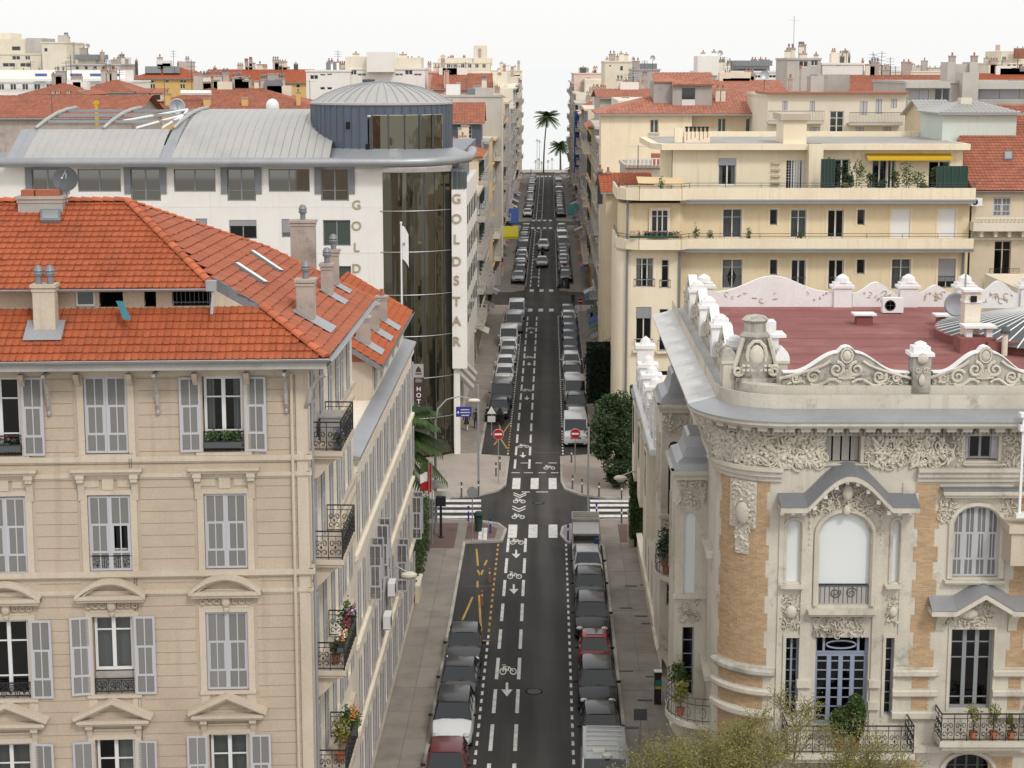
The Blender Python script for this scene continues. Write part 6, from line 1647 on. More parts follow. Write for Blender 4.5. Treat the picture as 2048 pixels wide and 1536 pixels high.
m=MB();m.lathe([(.56,zp+.86),(.60,zp+1.0),(.66,zp+1.3),(.62,zp+1.6),(.50,zp+1.9),(.46,zp+2.15),(.55,zp+2.3),(.40,zp+2.45),(.38,zp+2.75),(.48,zp+2.85),(.34,zp+2.98),(0,zp+3.05)],12,(cx,cyy,0));sub('urn',m,M['soot_and_shade'],P_,smooth=True).matrix_basis=Matrix()
for o_ in(P_,):pass
m=MB();m.blob((cx,cyy-.52,zp+1.65),(.26,.14,.40),10,6);m.path([(cx+.33*math.cos(t),cyy-.5,zp+1.68+.5*math.sin(t))for t in[k*.628 for k in range(11)]],.07,6)
for sg in(-1,1):
 m.path([(cx+sg*(.45+.06*k),cyy-.3,zp+2.25-.22*k)for k in range(6)],.09,6);scroll(m,cx+sg*.62,zp+1.1,.2,sg,1.0,y=cyy-.45,th=.07)
for k in range(14):m.box(cx-.5+.15*(k%7),cyy-.60,zp+1.12+.16*(k//7),cx-.39+.15*(k%7),cyy-.5,zp+1.2+.16*(k//7))
sub('carved_cartouche',m,M['villa_orn'],P_,smooth=True)
for sg in(-1,1):
 m=MB();xx=cx+sg*.92;m.box(xx-.2,cyy-.3,zp,xx+.2,cyy+.5,zp+1.35);m.box(xx-.26,cyy-.36,zp+1.35,xx+.26,cyy+.56,zp+1.45);sub('side_post',m,M['villa'],P_)
 m=MB();n=8;vs=[(xx+.26*math.cos(math.pi*i/n),cyy-.36+.92*j,zp+1.45+.42*math.sin(math.pi*i/n))for j in(0,1)for i in range(n+1)]
 m.add(vs,[(i,i+1,n+2+i,n+1+i)for i in range(n)]+[tuple(range(n,-1,-1)),tuple(range(n+1,2*n+2))]);sub('rounded_coping',m,M['villa_white']if sg>0 else M['soot_and_shade'],P_)
m=MB();m.box(cx-.1,cyy+.1,zp+.9,cx+.85,cyy+.9,zp+2.2);m.box(cx-.1,cyy+.0,zp+2.2,cx+1.1,cyy+1.0,zp+2.3);m.box(cx+.05,cyy+.1,zp+2.3,cx+.75,cyy+.8,zp+2.75);sub('white_backing',m,M['villa_white'],P_)
def hood_curve(t):
 d=abs(t);return 0.0 if d>.62 else 1.10*math.cos(d/.62*math.pi/2)**1.15
xa,xb=vx(1555,1000),vx(1830,1000);zh=vz(1006);n=26;m=MB();z2=MB();dn=MB();ed=MB()
for i in range(n):
 t0,t1=-1+2*i/n,-1+2*(i+1)/n;X_=lambda t:(xa+xb)/2+(xb-xa)/2*t
 h0,h1=zh+hood_curve(t0),zh+hood_curve(t1)
 z2 .add([(X_(t0),-.75,h0+.06),(X_(t1),-.75,h1+.06),(X_(t1),0,h1+.36),(X_(t0),0,h0+.36),(X_(t0),-.75,h0+.02),(X_(t1),-.75,h1+.02)],[(0,1,2,3),(4,5,1,0)])
 m.ext([(X_(t0),h0-.16),(X_(t1),h1-.16),(X_(t1),h1+.02),(X_(t0),h0+.02)],-.74,0);m.ext([(X_(t0),h0-.26),(X_(t1),h1-.26),(X_(t1),h1-.17),(X_(t0),h0-.17)],-.5,0)
 if i%2==0:dn.box(X_(t0)+.02,-.62,min(h0,h1)-.26,X_(t0)+.14,-.5,min(h0,h1)-.12)
add('hood_zinc',z2,M['zinc_dark'],V,FV.T());add('arched_hood',m,M['villa'],V,FV.T());add('hood_dentils',dn,M['villa_white'],V,FV.T(),kind='stuff')
def under_arch(x,z):
 t=(x-(xa+xb)/2)/((xb-xa)/2);cxx=(O['big'][0]+O['big'][2])/2;hw=(O['big'][2]-O['big'][0])/2+.25
 d=(x-cxx)/hw;inner=O['big'][3]-.75+(.9)*math.sqrt(max(0,1-d*d))if abs(d)<1 else O['n1'][3]+.28
 return z<zh+hood_curve(t)-.32 and z>inner
relief(FV,V,xa+.1,O['n1'][3]+.2,xb-.1,zh+1.0,n=430,size=.20,seed=12,depth=.16,clip=under_arch)
m=MB();m.blob(((xa+xb)/2,-.2,zh+.42),(.2,.16,.3),9,6);m.blob(((xa+xb)/2,-.15,O['big'][3]+.15),(.14,.12,.2),8,5);add('keystone_mask',m,M['villa_orn'],V,FV.T(),smooth=True)
for a in(1621,1764):
 m=MB()
 for k in range(8):m.blob((vx(a),-.06,vz(1010+11*k)),(.05,.05,.06),6,3)
 add('garland_drop',m,M['villa_orn'],V,FV.T(),smooth=True)
for(a,t,b,bt,n_,sd,sz)in((1636,1234,1736,1272,120,3,.15),(1567,1188,1607,1255,60,4,.13),(1780,1188,1803,1255,40,5,.12),(1880,988,1912,1045,60,6,.15),(1998,988,2035,1045,60,7,.15),(1897,1195,1995,1255,150,8,.15)):
 relief(FV,V,vx(a),vz(bt),vx(b),vz(t),n=n_,size=sz,seed=sd*17,depth=.12)
for(px,py,r)in((1587,1222,.2),(1793,1222,.16),(1945,1226,.34)):
 m=MB();m.blob((vx(px),-.1,vz(py)),(r,.12,r*(1.25 if px<1900 else.6)),10,6);add('cartouche',m,M['villa'],V,FV.T(),smooth=True)
m=MB();m.box(vx(1882),-.34,vz(986),vx(2048)+1.5,-.001,vz(978));m.box(vx(1886),-.26,vz(992),vx(2048)+1.5,-.001,vz(986));add('window_cornice',m,M['villa'],V,FV.T())
m=MB();m.box(vx(1880),-.36,vz(977),vx(2048)+1.5,.0,vz(973));add('lead_flashing',m,M['zinc_dark'],V,FV.T())
z_,zp_=vz(1214),vz(1180);pk=[(1856,0),(1905,0),(1962,1),(2020,0),(2070,0)]
m=MB();zz=MB()
for(p0,h0),(p1,h1)in zip(pk[:-1],pk[1:]):
 a,b=vx(p0,1200),vx(p1,1200);f=lambda h:z_+h*(zp_-z_)
 m.ext([(a,f(h0)-.14),(b,f(h1)-.14),(b,f(h1)+.04),(a,f(h0)+.04)],-.62,0);zz.add([(a,-.64,f(h0)+.06),(b,-.64,f(h1)+.06),(b,0,f(h1)+.42),(a,0,f(h0)+.42)],[(0,1,2,3)])
add('pediment_hood',m,M['villa'],V,FV.T());add('hood_zinc',zz,M['zinc'],V,FV.T())
for px in(1880,2025):
 m=MB();x=vx(px,1235);corbel(m,x,vz(1216),.3,.8,.42);add('console',m,M['villa_orn'],V,FV.T())
def vbalcony(a,b,pf,out,hgt,name_slab='villa',curved=0):
 z=vz(pf);xa_,xb_=vx(a,pf),vx(b,pf);m=MB();m.box(xa_,-out,z-.2,xb_,-.001,z);m.box(xa_+.1,-out+.12,z-.36,xb_-.1,-.001,z-.2);bb=add('balcony',m,M[name_slab],V,FV.T())
 w=xb_-xa_-.1;add('railing',railing_mesh(w,hgt,'scroll','iron'),None,bb,FV.T((xa_+xb_)/2,-out+.08,z))
 for x in(xa_+.05,xb_-.05):add('railing',railing_mesh(out-.1,hgt,'scroll','iron'),None,bb,FV.T(x,-out/2,z,math.pi/2))
 return z
zbal=vbalcony(1560,1812,1478,1.3,1.0);zbal2=vbalcony(1866,2050,1462,.95,1.0)
m=MB();m.box(vx(1500),-.25,vz(1500),XF1,-.001,vz(1488));add('string_course',m,M['villa'],V,FV.T())
relief(FV,V,vx(1560),vz(1560),vx(1800),vz(1505),n=140,size=.2,seed=77,depth=.12);relief(FV,V,vx(1830),vz(1500),vx(2048),vz(1484),n=60,size=.12,seed=78,depth=.08)
plant('clipped_shrub',FV.T(vx(1672,1410),-.85,zbal).translation,1.5,.34,'leaf_hedge','lower rounded shrub on the balcony in front of the blue-grey doors','shrub',.35,1500,.07,31,round_=True)
plant('clipped_shrub',FV.T(vx(1701,1410),-.85,zbal).translation,1.95,.36,'leaf_hedge','taller pointed shrub on the balcony in front of the blue-grey doors','shrub',.35,1900,.07,32,round_=True)
for(px,h,r,sd,nm)in((1935,1.35,.35,33,'yellow-green climber in the left half of the right-hand villa balcony'),(1975,1.4,.3,34,'yellow-green climber in the middle of the right-hand villa balcony'),(2010,.9,.2,35,'small sparse plant at the right end of the villa balcony')):
 plant('balcony_plant',FV.T(vx(px,1430),-.75,zbal2).translation,h,r,'leaf_bud',nm,'pot plant',.3,140,.06,sd)
# --- street side: projecting bays with zinc caps
FSW=[(-4.0,1.1),(-12.5,1.1)]
sideops=[]
for z in(13.6,9.3,4.6,1.0):
 for x in(-7.6,-9.4,-16.2,-18.6):sideops.append((x-.5,z,x+.5,z+2.5))
wall(FS,V,-21.2,0,0,vz(790),sideops,M['villa'],t=.3)
for o in sideops:window(FS,V,(o[0]+o[2])/2,o[1]+.03,.95,2.4,2,(.3,.6),'frame_grey',glass='black_glass')
for z in(16.3,12.6,8.0):m=MB();m.box(-21.2,-.22,z,0,-.001,z+.2);add('string_course',m,M['villa'],V,FS.T())
relief(FS,V,-21,16.6,-.2,17.5,n=300,size=.28,seed=91,depth=.18)
def side_bay(xn,L=3.2,out=1.15,ztop=15.2,seed=1,capmat='zinc'):
 """bay projecting over the pavement; its camera-facing cheek carries arched windows"""
 e=MB();lo=5.4
 fb=Face(FS.T(xn,-out,0).translation,0.0)
 cw=out+.02
 opsb=[(.30,ztop-4.6,.74,ztop-1.45),(.30,ztop-8.6,.74,ztop-5.9)]
 wall(fb,V,0,cw,lo,ztop,opsb,M['villa'],t=.22,room=.4,name='bay_cheek')
 spandrel_(fb,opsb[0],.22)
 a,b,c,d=opsb[0];m=MB();m.box(a,.12,b,c,.14,d);add('roller_blind' if seed==1 else 'pane',m,M['blind']if seed==1 else M['black_glass'],V,fb.T())
 a,b,c,d=opsb[1];window(fb,V,(a+c)/2,b,c-a,d-b,1,[.2,.4,.6,.8],'frame_blue',fw=.05,bar=.03,y=.12)
 m=MB();m.box(-.08,-.18,opsb[0][1]-.14,cw,-.001,opsb[0][1]);m.box(-.12,-.16,ztop-.2,cw,-.001,ztop);m.box(-.2,-.26,ztop,cw,.3,ztop+.14);add('bay_cornice',m,M['villa'],V,fb.T())
 relief(fb,V,.05,ztop-1.2,cw-.1,ztop-.25,n=60,size=.18,seed=seed*7,depth=.12);relief(fb,V,.15,ztop-5.7,cw-.25,ztop-4.9,n=40,size=.15,seed=seed*9,depth=.12)
 m=MB();m.box(xn-L,-out,lo,xn,-out+.02,ztop);m.box(xn-L,-out,lo,xn-L+.02,0,ztop);m.box(xn-L,-out,lo-.02,xn,0,lo);add('bay_wall',m,M['villa'],V,FS.T())
 m=MB();m.box(xn-L-.15,-out-.2,ztop,xn+.15,-out+.1,ztop+.14);
 for q in range(2):m.box(xn-L*.25-1.5*q,-out-.08,ztop-4.2,xn-L*.25-1.5*q+.15,-out,ztop-1.2)
 add('bay_cornice',m,M['villa'],V,FS.T())
 m=MB();vs=[];pr=[(1.0,0),(.93,.25),(.72,.42),(.62,.75),(.58,1.15),(.50,1.22)]
 for s,z in pr:
  o_=out*s+.1*s;l_=L/2*s
  vs+=[(xn-L/2+l_+.1*s,0.0,ztop+.14+z),(xn-L/2+l_+.1*s,-o_,ztop+.14+z),(xn-L/2-l_-.1*s,-o_,ztop+.14+z),(xn-L/2-l_-.1*s,0.0,ztop+.14+z)]
 m.add(vs,[(4*j+q,4*j+q+1,4*j+5+q,4*j+4+q)for j in range(len(pr)-1)for q in range(3)]+[(20,21,22,23)]);add('zinc_cap',m,M[capmat],V,FS.T())
 m=MB();m.extx([(0,lo),(-out,lo),(-out-.1,lo-.15),(-out*.8,lo-.6),(-out*.4,lo-1.5),(0,lo-2.4)],xn-L+.2,xn-.1);add('bay_corbel',m,M['villa_orn'],V,FS.T())
def spandrel_(face,o,rise):
 a,b,c,d=o;m=MB();cx=(a+c)/2;n=8;w=(c-a)/2
 for sg in(-1,1):
  for i in range(n//2):
   t0,t1=i/(n/2),(i+1)/(n/2);f=lambda t:d-rise*(1-math.sqrt(max(0,1-t*t)))
   m.ext([(cx+sg*w*t0,f(t0)),(cx+sg*w*t1,f(t1)),(cx+sg*w*t1,d+.002),(cx+sg*w*t0,d+.002)][::sg],.003,.2)
 add('arch_spandrel',m,M['villa'],V,face.T())
side_bay(-2.4,3.0,1.15,15.1,1);side_bay(-10.6,3.2,1.15,15.9,2)
def round_balcony(xn,z,r=1.25,seed=1):
 m=MB();c=FS.T(xn,0,0).translation;m.lathe([(.2,z-1.2),(r*.55,z-.7),(r*.95,z-.25),(r*1.05,z-.2),(r*1.05,z),(0,z)],14,(c.x,c.y,0),math.pi*.45,math.pi*1.55);b=add('balcony',m,M['villa'],V,smooth=True)
 m=MB()
 for k in range(17):
  a=math.pi*.5+math.pi*k/16;x,y=c.x+r*math.cos(a),c.y+r*math.sin(a);m.tube((x,y,z),(x,y,z+.95),.014,4)
 for h in(.1,.7,.95):m.path([(c.x+r*math.cos(math.pi*.5+math.pi*k/16),c.y+r*math.sin(math.pi*.5+math.pi*k/16),z+h)for k in range(17)],.02,4)
 for k in range(8):
  a=math.pi*.5+math.pi*(k+.5)/8;x,y=c.x+(r+.02)*math.cos(a),c.y+(r+.02)*math.sin(a);m.path([(x+.12*math.cos(t)*math.sin(a),y-.12*math.cos(t)*math.cos(a),z+.4+.2*math.sin(t))for t in[q*.7 for q in range(9)]],.012,4)
 add('railing',m,M['iron_grey'],b)
round_balcony(-1.6,6.3,1.45);round_balcony(-9.6,9.2,1.4)
for(x,z,h,nm,sd,mt)in((-1.0,6.3,1.3,'yellow-green potted grass on the round iron balcony beside the brick tower',41,'leaf_bud'),(-2.3,6.3,1.9,'bushy green plant behind the round iron balcony beside the brick tower',42,'leaf_mid'),(-9.0,9.2,2.2,'narrow dark conifer on the upper round balcony of the villa',43,'leaf_dark'),(-10.0,9.2,1.2,'low dark shrub on the upper round balcony of the villa',44,'leaf_dark')):
 plant('balcony_plant',FS.T(x,-1.0,z).translation,h,.42,mt,nm,'pot plant',.3,260,.08,sd)
m=MB();FL=Face(FS.T(-21.2,0,0).translation,-math.pi/2-SK)
lops=[(x-.5,z,x+.5,z+2.4)for z in(8.4,4.4,1.0)for x in(-2.5,-5.4,-8.3,-11.2,-14)]
wall(FL,V,-17,0,0,12.1,lops,M['annex'],t=.25,y=-.25)
for o in lops:window(FL,V,(o[0]+o[2])/2,o[1]+.03,.95,2.3,2,(.4,),'frame_grey',glass='black_glass',y=-.1)
m=MB();m.box(-17,-.2,0,0,6,.1);m.box(-17,5.9,0,0,6,12.1);m.box(-17,-.2,0,-16.9,6,12.1);m.box(-17,-.2,11.9,0,6,12.0);add('wing_body',m,M['annex'],V,FL.T())
for x,h in((-.8,2.0),(-4,1.2),(-7.2,1.2),(-10.5,1.2),(-13.8,1.2),(-16.6,1.8)):
 m=MB();m.box(x-.45,-.75,11.5,x+.45,.2,12.1+h);m.box(x-.55,-.85,12.0+h,x+.55,.3,12.2+h);m.lathe([(.36,12.2+h),(.26,12.5+h),(0,12.7+h)],8,(x,-.25,0));add('parapet_pier',m,M['villa_white'],V,FL.T())
m=MB();m.box(-17,-.55,11.6,0,-.1,12.7);m.box(-17,-.95,11.3,0,-.1,11.6);add('parapet_plinth',m,M['villa_white'],V,FL.T())
relief(FL,V,-17,11.75,0,12.6,y=-.56,n=200,size=.3,seed=93,mat='villa_white',depth=.2)
relief(FL,V,-17,7.2,0,8.2,y=-.26,n=120,size=.3,seed=94,mat='annex',depth=.2)
for x in(-3.9,-9.8,-15.5):
 m=MB();m.box(x-1.3,-.95,6.4,x+1.3,-.25,11.2);m.extx([(-.25,12.0),(-1.05,11.2),(-1.05,11.1),(-.25,11.1)],x-1.4,x+1.4);add('shallow_bay',m,M['annex'],V,FL.T());m=MB();m.extx([(-.3,12.05),(-1.08,11.25),(-1.08,11.2),(-.3,12.0)],x-1.42,x+1.42);add('zinc_cap',m,M['zinc'],V,FL.T())
 m=MB();m.box(x-.5,-.97,8.4,x+.5,-.951,10.6);add('window',m,M['black_glass'],V,FL.T())
# --- things on the red roof
def on_roof(px,py):return hit(px,py,(0,0,zr),Vector((0,0,1)))
b=on_roof(1784,627);aircon(Matrix.Translation(b+Vector((0,0,.06)))@Matrix.Scale(1.15,4),'white air conditioner with round grey fan standing on the dark red roof')
for(px,py,lab)in((1727,648,'low roof vent under a white slab left of the roof air conditioner'),(1890,650,'low roof vent under a white slab beside the grey dish')):
 b=on_roof(px,py);e=empty('roof_vent',b,0,label=lab,cat='roof vent');m=MB();m.box(-.35,-.3,0,.35,.3,.35);sub('curb',m,M['membrane'],e);m=MB();m.box(-.5,-.4,.42,.5,.4,.50);sub('cover_slab',m,M['villa_white'],e)
 m=MB();[m.box(x-.03,-.2,.34,x+.03,.2,.43)for x in(-.28,.28)];sub('spacer',m,M['terracotta'],e)
b=on_roof(1945,700);e=empty('roof_chimney',b,0,label='tall cream chimney with a white capping slab on the dark red roof',cat='chimney')
m=MB();m.box(-.32,.2,0,.32,.8,2.35);sub('shaft',m,M['cream'],e);m=MB();m.box(-.42,.1,2.35,.42,.9,2.45);m.box(-.36,.16,1.9,.36,.84,2.0);sub('cap',m,M['villa_white'],e)
m=MB();m.box(-.75,-.9,0,.65,.15,.62);m.box(.3,-1.1,0,1.6,.1,.5);sub('red_curb',m,M['membrane'],e);m=MB();m.box(-.55,-.75,1.0,.75,.1,1.09);sub('cover_slab',m,M['villa_white'],e)
m=MB();[m.box(x-.12,-.55,.55,x+.12,-.2,1.0)for x in(-.3,.5)];sub('slab_leg',m,M['white'],e)
m=MB();m.box(-.12,.1,1.95,.12,.15,2.2);sub('flue_opening',m,M['dark'],e)
b=on_roof(1915,668);e=empty('satellite_dish',b,0,label='grey round satellite dish on a mast beside the cream roof chimney',cat='satellite dish')
sub('mast',(lambda m:(m.tube((.25,0,0),(.25,0,2.6),.04,6),m.tube((.2,0,1.3),(1.3,.6,1.3),.03,5),m)[2])(MB()),M['steel'],e);add('reflector',dish_mesh(.52,.12),M['zinc'],e,Matrix.Translation(b+Vector((-.15,-.15,1.3)))@Matrix.Rotation(math.radians(80),4,'X')@Matrix.Rotation(-.5,4,'Y'),smooth='all')
c0=on_roof(2120,690);e=empty('glass_rooflight',c0,0,label='dark fan-shaped glass rooflight with white glazing bars at the right frame edge',cat='rooflight')
n=26;apex=Vector((0,1.5,1.55))
for i in range(n):
 a0_,a1_=math.pi*(.5+i/n),math.pi*(.5+(i+1)/n)
 p=Vector((4.6*math.cos(a0_),5.2*math.sin(a0_)+1.5,.35));q=Vector((4.6*math.cos(a1_),5.2*math.sin(a1_)+1.5,.35))
 m=MB();m.poly([p,q,apex]);sub('pane',m,M['iron_grey'],e);m=MB();m.tube(p,apex,.035,4);sub('glazing_bar',m,M['white'],e)
m=MB();m.lathe([(4.7,0),(4.7,.36),(4.5,.38)],26,(0,1.5,0),math.pi*.5,math.pi*1.5);sub('curb',m,M['membrane'],e)
b=on_roof(2010,712);e=empty('roof_flue',b+Vector((0,.1,0)),0,label='small dark-capped flue just behind the right carved parapet crest',cat='flue');m=MB();m.tube((0,0,0),(0,0,.9),.12,8);sub('pipe',m,M['cream'],e);m=MB();m.lathe([(.2,.9),(.2,1.0),(.12,1.15),(0,1.2)],8);sub('cowl',m,M['iron_grey'],e)
nb=empty('neighbour_house',(22,54.2,0),0,label='sliver of a white-framed neighbouring house at the right frame edge',cat='building');Yn=53.9
xn=xat(2140,900,Yn);m=MB();m.box(xn,Yn+.1,0,xn+6,Yn+1.05,zat(826,Yn));add('wall',m,M['cream'],nb)
m=MB();m.box(xat(2022,1100,Yn),Yn,zat(1132,Yn),xn+6,Yn+1.0,zat(1066,Yn));add('bay_wall',m,M['stucco_light'],nb)
m=MB();m.box(xat(2017,1060,Yn),Yn-.1,zat(1066,Yn),xn+6.1,Yn+1.0,zat(1050,Yn));add('ledge',m,M['stucco_light'],nb)
m=MB();x=xat(2043,900,Yn);m.box(x,Yn,zat(1035,Yn),x+.08,Yn+.08,zat(835,Yn));m.box(x-.1,Yn-.1,zat(862,Yn),xn+6,Yn+.2,zat(850,Yn));m.box(x-.1,Yn-.1,zat(834,Yn),xn+6,Yn+.2,zat(826,Yn));m.box(x-.1,Yn-.1,zat(1035,Yn),xn+6,Yn+.2,zat(1026,Yn));add('verandah_frame',m,M['white'],nb)
# ------ yellow apartment block across the crossing
YY=122.0;FY=Face((0,YY));Y1=empty('apartment_block',(18,130,0),0,label='yellow apartment block with long balconies and a planted roof terrace',cat='building')
def yx(px,py=500):return FY.at(px,py)[0]
def yz(py):return zat(py,YY)
XA,XB=yx(1362),yx(1936);XC=yx(1246)
def yops(L,m=0):return[(yx(a,t),yz(b),yx(c,t),yz(t))for a,t,c,b in L]
W4=[(1446,418,1484,476),(1540,419,1555,450),(1582,419,1613,476),(1656,419,1688,476),(1715,419,1730,450),(1783,418,1821,476),(1877,418,1912,476)]
W3=[(1445,519,1485,576),(1540,519,1555,550),(1583,519,1612,578),(1657,519,1688,578),(1714,519,1730,548),(1784,518,1822,578),(1877,517,1912,576)]
W2=[(a,t+112,c,b+112)for a,t,c,b in W3];W1=[(a,t+235,c,b+235)for a,t,c,b in W3]
ops=yops(W4+W3+W2+W1)
wall(FY,Y1,XA,XB,0,yz(405),ops,M['yellow'],t=.28)
st=['c','b','c','d','b','r','r','t','b','d','d','b','c','g']+['c','b']*7
for o,k in zip(ops,st):
 a,b,c,d=o;cx,w=(a+c)/2,c-a;m=MB();q=.14
 m.box(a-q,-.035,b-.02,a,-.001,d+q);m.box(c,-.035,b-.02,c+q,-.001,d+q);m.box(a,-.035,d,c,-.001,d+q);add('window_surround',m,M['yellow_lt'],Y1,FY.T())
 if k in 'rg':m=MB();m.box(a,.06,b+(.5 if k=='g' else 0),c,.1,d);add('roller_blind',m,M['white']if k=='r' else M['zinc'],Y1,FY.T())
 if k!='r':window(FY,Y1,cx,b,w,d-b,1 if w<.9 else 2,()if k in 'bd' else(.72,),'frame_white' if k in 'cdtg' else 'frame_grey',curtain={'c':'full','d':None,'t':'tied','b':None,'g':None}[k],cm='curtain_grey' if k=='c' else 'curtain',fw=.08 if k=='d' else.06,y=.16)
 if W3[0][1]and d<yz(512)and w>.9:add('railing',railing_mesh(w,.9,'bars','iron_grey'),None,Y1,FY.T(cx,.02,b))
FB=Face((0,YY-1.0));bx_=lambda px,py:FB.at(px,py)[0]
xb0,xb1=bx_(1262,550),bx_(1360,550)
def bops(L):return[(bx_(a,t),zat(b,YY-1),bx_(c,t),zat(t,YY-1))for a,t,c,b in L]
L=[(1272,516,1307,574),(1323,519,1338,576),(1272,614,1303,700),(1319,618,1336,702),(1272,740,1303,812),(1319,742,1336,815)]
bo=bops(L);wall(FB,Y1,xb0,xb1,0,zat(498,YY-1),bo,M['yellow_lt'],t=.28)
for i,o in enumerate(bo):
 a,b,c,d=o;window(FB,Y1,(a+c)/2,b,c-a,d-b,3 if c-a>1 and i<2 else(2 if c-a>1 else 1),(.25,.78),'frame_white',y=.16,curtain='sides' if i==0 else None)
 if i in(2,4):m=MB();m.box(a,.05,d-.85,c,.1,d);add('roller_blind',m,M['zinc'],Y1,FB.T())
 add('railing',railing_mesh(c-a+.25,.85 if i>1 else.6,'bars','iron'),None,Y1,FB.T((a+c)/2,-.28 if i>1 else-.04,b+.02))
 if i>1:m=MB();m.box(a-.2,-.36,b-.14,c+.2,-.001,b);add('window_slab',m,M['yellow_lt'],Y1,FB.T())
m=MB()
n=6;R_=1.1;cb=(xb0,YY-1+R_);vs=[(cb[0]-R_*math.sin(math.pi/2*i/n),cb[1]-R_*math.cos(math.pi/2*i/n))for i in range(n+1)]
P=vs+[(XC+SK*40+.05,YY+42),(XB,YY+42),(XB,YY+1.4),(xb1-.02,YY+1.4),(xb1-.02,YY+.4),(xb0+.02,YY+.4),(xb0+.02,YY-.7)]
prism(m,P,0,yz(500));add('street_side_wall',m,M['yellow_lt'],Y1)
m=MB();prism(m,[(x+.15,y+.1)for x,y in vs]+[(XC+SK*20+.25,YY+18),(XA+.5,YY+18),(XA+.5,YY+.3),(xb1-.02,YY-.55),(xb0+.15,YY-.75)],yz(500),yz(405));
add('corner_wall',m,M['yellow'],Y1)
for(a,t,c,b)in((1303,417,1337,474),):
 x0,x1=bx_(a,t),bx_(c,t);o=Face((0,YY-.8));m=MB();m.box(x0-.15,-.06,zat(b,YY),x1+.15,-.0,zat(t,YY)+.15);add('window_surround',m,M['yellow_lt'],Y1,o.T());window(o,Y1,(x0+x1)/2,zat(b,YY),x1-x0,zat(t,YY)-zat(b,YY),3,(.25,.78),'frame_white',glass='black_glass',y=-.12)
def parapet_run(pt,pb,Y,out,name='balcony_parapet',z_off=0,gut=True,xl=None):
 z0,z1=zat(pb,Y-out),zat(pt,Y-out);xl=xl or xb0-.7
 path=[(XB+.05,Y-out),(xb1+.6,Y-out),(xb1-.1,Y-out-.85),(xl+1.2,Y-out-.85),(xl+.3,Y-out-.35),(xl-.25,Y-out+.8),(xl-.15,Y+6)]
 m=MB()
 for(xa_,ya_),(xc_,yc_)in zip(path[:-1],path[1:]):
  m.slab([(xa_,ya_,z1),(xc_,yc_,z1),(xc_,yc_,z0),(xa_,ya_,z0)][::-1],.15)
 o=add(name,m,M['yellow_lt'],Y1);m=MB();m.poly([(p[0],p[1],z0+.02)for p in path]+[(XB,Y+.2,z0+.02)]);m.poly([(p[0],p[1],z0-.0)for p in path][::-1]+[(XB,Y+.2,z0)]);sub('balcony_slab',m,M['yellow_lt'],o).matrix_basis=Matrix()
 r=MB()
 for(xa_,ya_),(xc_,yc_)in zip(path[:-1],path[1:]):
  for h in(.16,.36):r.tube((xa_,ya_,z1+h),(xc_,yc_,z1+h),.025,4)
  k=max(1,int(math.hypot(xc_-xa_,yc_-ya_)/2.6))
  for i in range(k+1):p=(xa_+(xc_-xa_)*i/k,ya_+(yc_-ya_)*i/k);r.tube((p[0],p[1],z1),(p[0],p[1],z1+.36),.022,4)
 add('railing',r,M['iron_grey'],Y1)
 if gut:g=MB();g.box(xb1-.1,Y-out-.12,z0-.28,XB+.1,Y-out+.0,z0-.02);g.box(xb1-.1,Y-out-.2,z0-.1,XB+.1,Y-out-.12,z0-.02);add('gutter',g,M['zinc'],Y1)
 return z0,z1
pz0,pz1=parapet_run(376,399,YY,1.1);qz0,qz1=parapet_run(477,497,YY,1.1)
m=MB();m.box(xb0,YY-.6,pz0-.1,XB,YY+14,pz0+.02);add('terrace_floor',m,M['yellow_lt'],Y1)
for px,a,b in((1358,505,800),(1253,400,860),(1930,505,620)):
 x=bx_(px,600);m=MB();m.tube((x,YY-(1.12 if px<1900 else.15),zat(b,YY-1)),(x,YY-(1.12 if px<1900 else.15),zat(a,YY-1)),.09,6);add('downpipe',m,M['zinc_dark'],Y1)
YP=124.5;FP_=Face((0,YP));gx_=lambda px,py:FP_.at(px,py)[0]
pl=[(1437,316,1473,371),(1573,321,1610,378),(1668,318,1700,378),(1745,318,1775,378),(1776,318,1792,378),(1858,322,1900,378)]
po=[(gx_(a,t),zat(b,YP),gx_(c,t),zat(t,YP))for a,t,c,b in pl]
xp0,xp1=gx_(1345,330),gx_(1925,330)
wall(FP_,Y1,xp0,xp1,pz0,zat(300,YP),po,M['yellow_lt'],t=.28,name='penthouse_wall')
for i,o in enumerate(po):
 a,b,c,d=o
 if i==1:
  m=MB()
  for k in range(7):m.box(a+(c-a)*k/6-.015,.05,b,a+(c-a)*k/8+.015,.08,d)
  for k in range(10):m.box(a,.052,b+(d-b)*k/10,c,.078,b+(d-b)*k/10+.022)
  add('grille_door',m,M['frame_white'],Y1,FP_.T())
 else:window(FP_,Y1,(a+c)/2,b,c-a,d-b,2,(),'frame_white',curtain='sides' if i==0 else None,cm='curtain',y=.15,fw=.08)
 if i==0:m=MB();m.box(a,.04,d-.55,c,.1,d);add('roller_blind',m,M['zinc'],Y1,FP_.T())
m=MB();prism(m,[(xp0-.02,YP+.3),(xp0+.02,YP+1.4),(xp1,YP+1.4),(xp1,YP+12),(xp0+.5,YP+12),(xp0-.4,YP+6)],pz0,zat(300,YP)-.05);add('penthouse_body',m,M['yellow_lt'],Y1)
zs0,zs1=zat(300,YP-.9),zat(288,YP-.9)
m=MB();prism(m,[(xp0-.9,YP-.9),(xp0-1.6,YP+.5),(xp0-1.6,YP+12),(xp1+.3,YP+12),(xp1+.3,YP-.9)],zs0,zs1);add('roof_slab',m,M['yellow_lt'],Y1)
m=MB();prism(m,[(xp0-.4,YP-.3),(xp0-1.0,YP+.8),(xp0-1.0,YP+11.6),(xp1-.1,YP+11.6),(xp1-.1,YP-.3)],zs1,zs1+.03);add('roof_felt',m,M['concrete'],Y1)
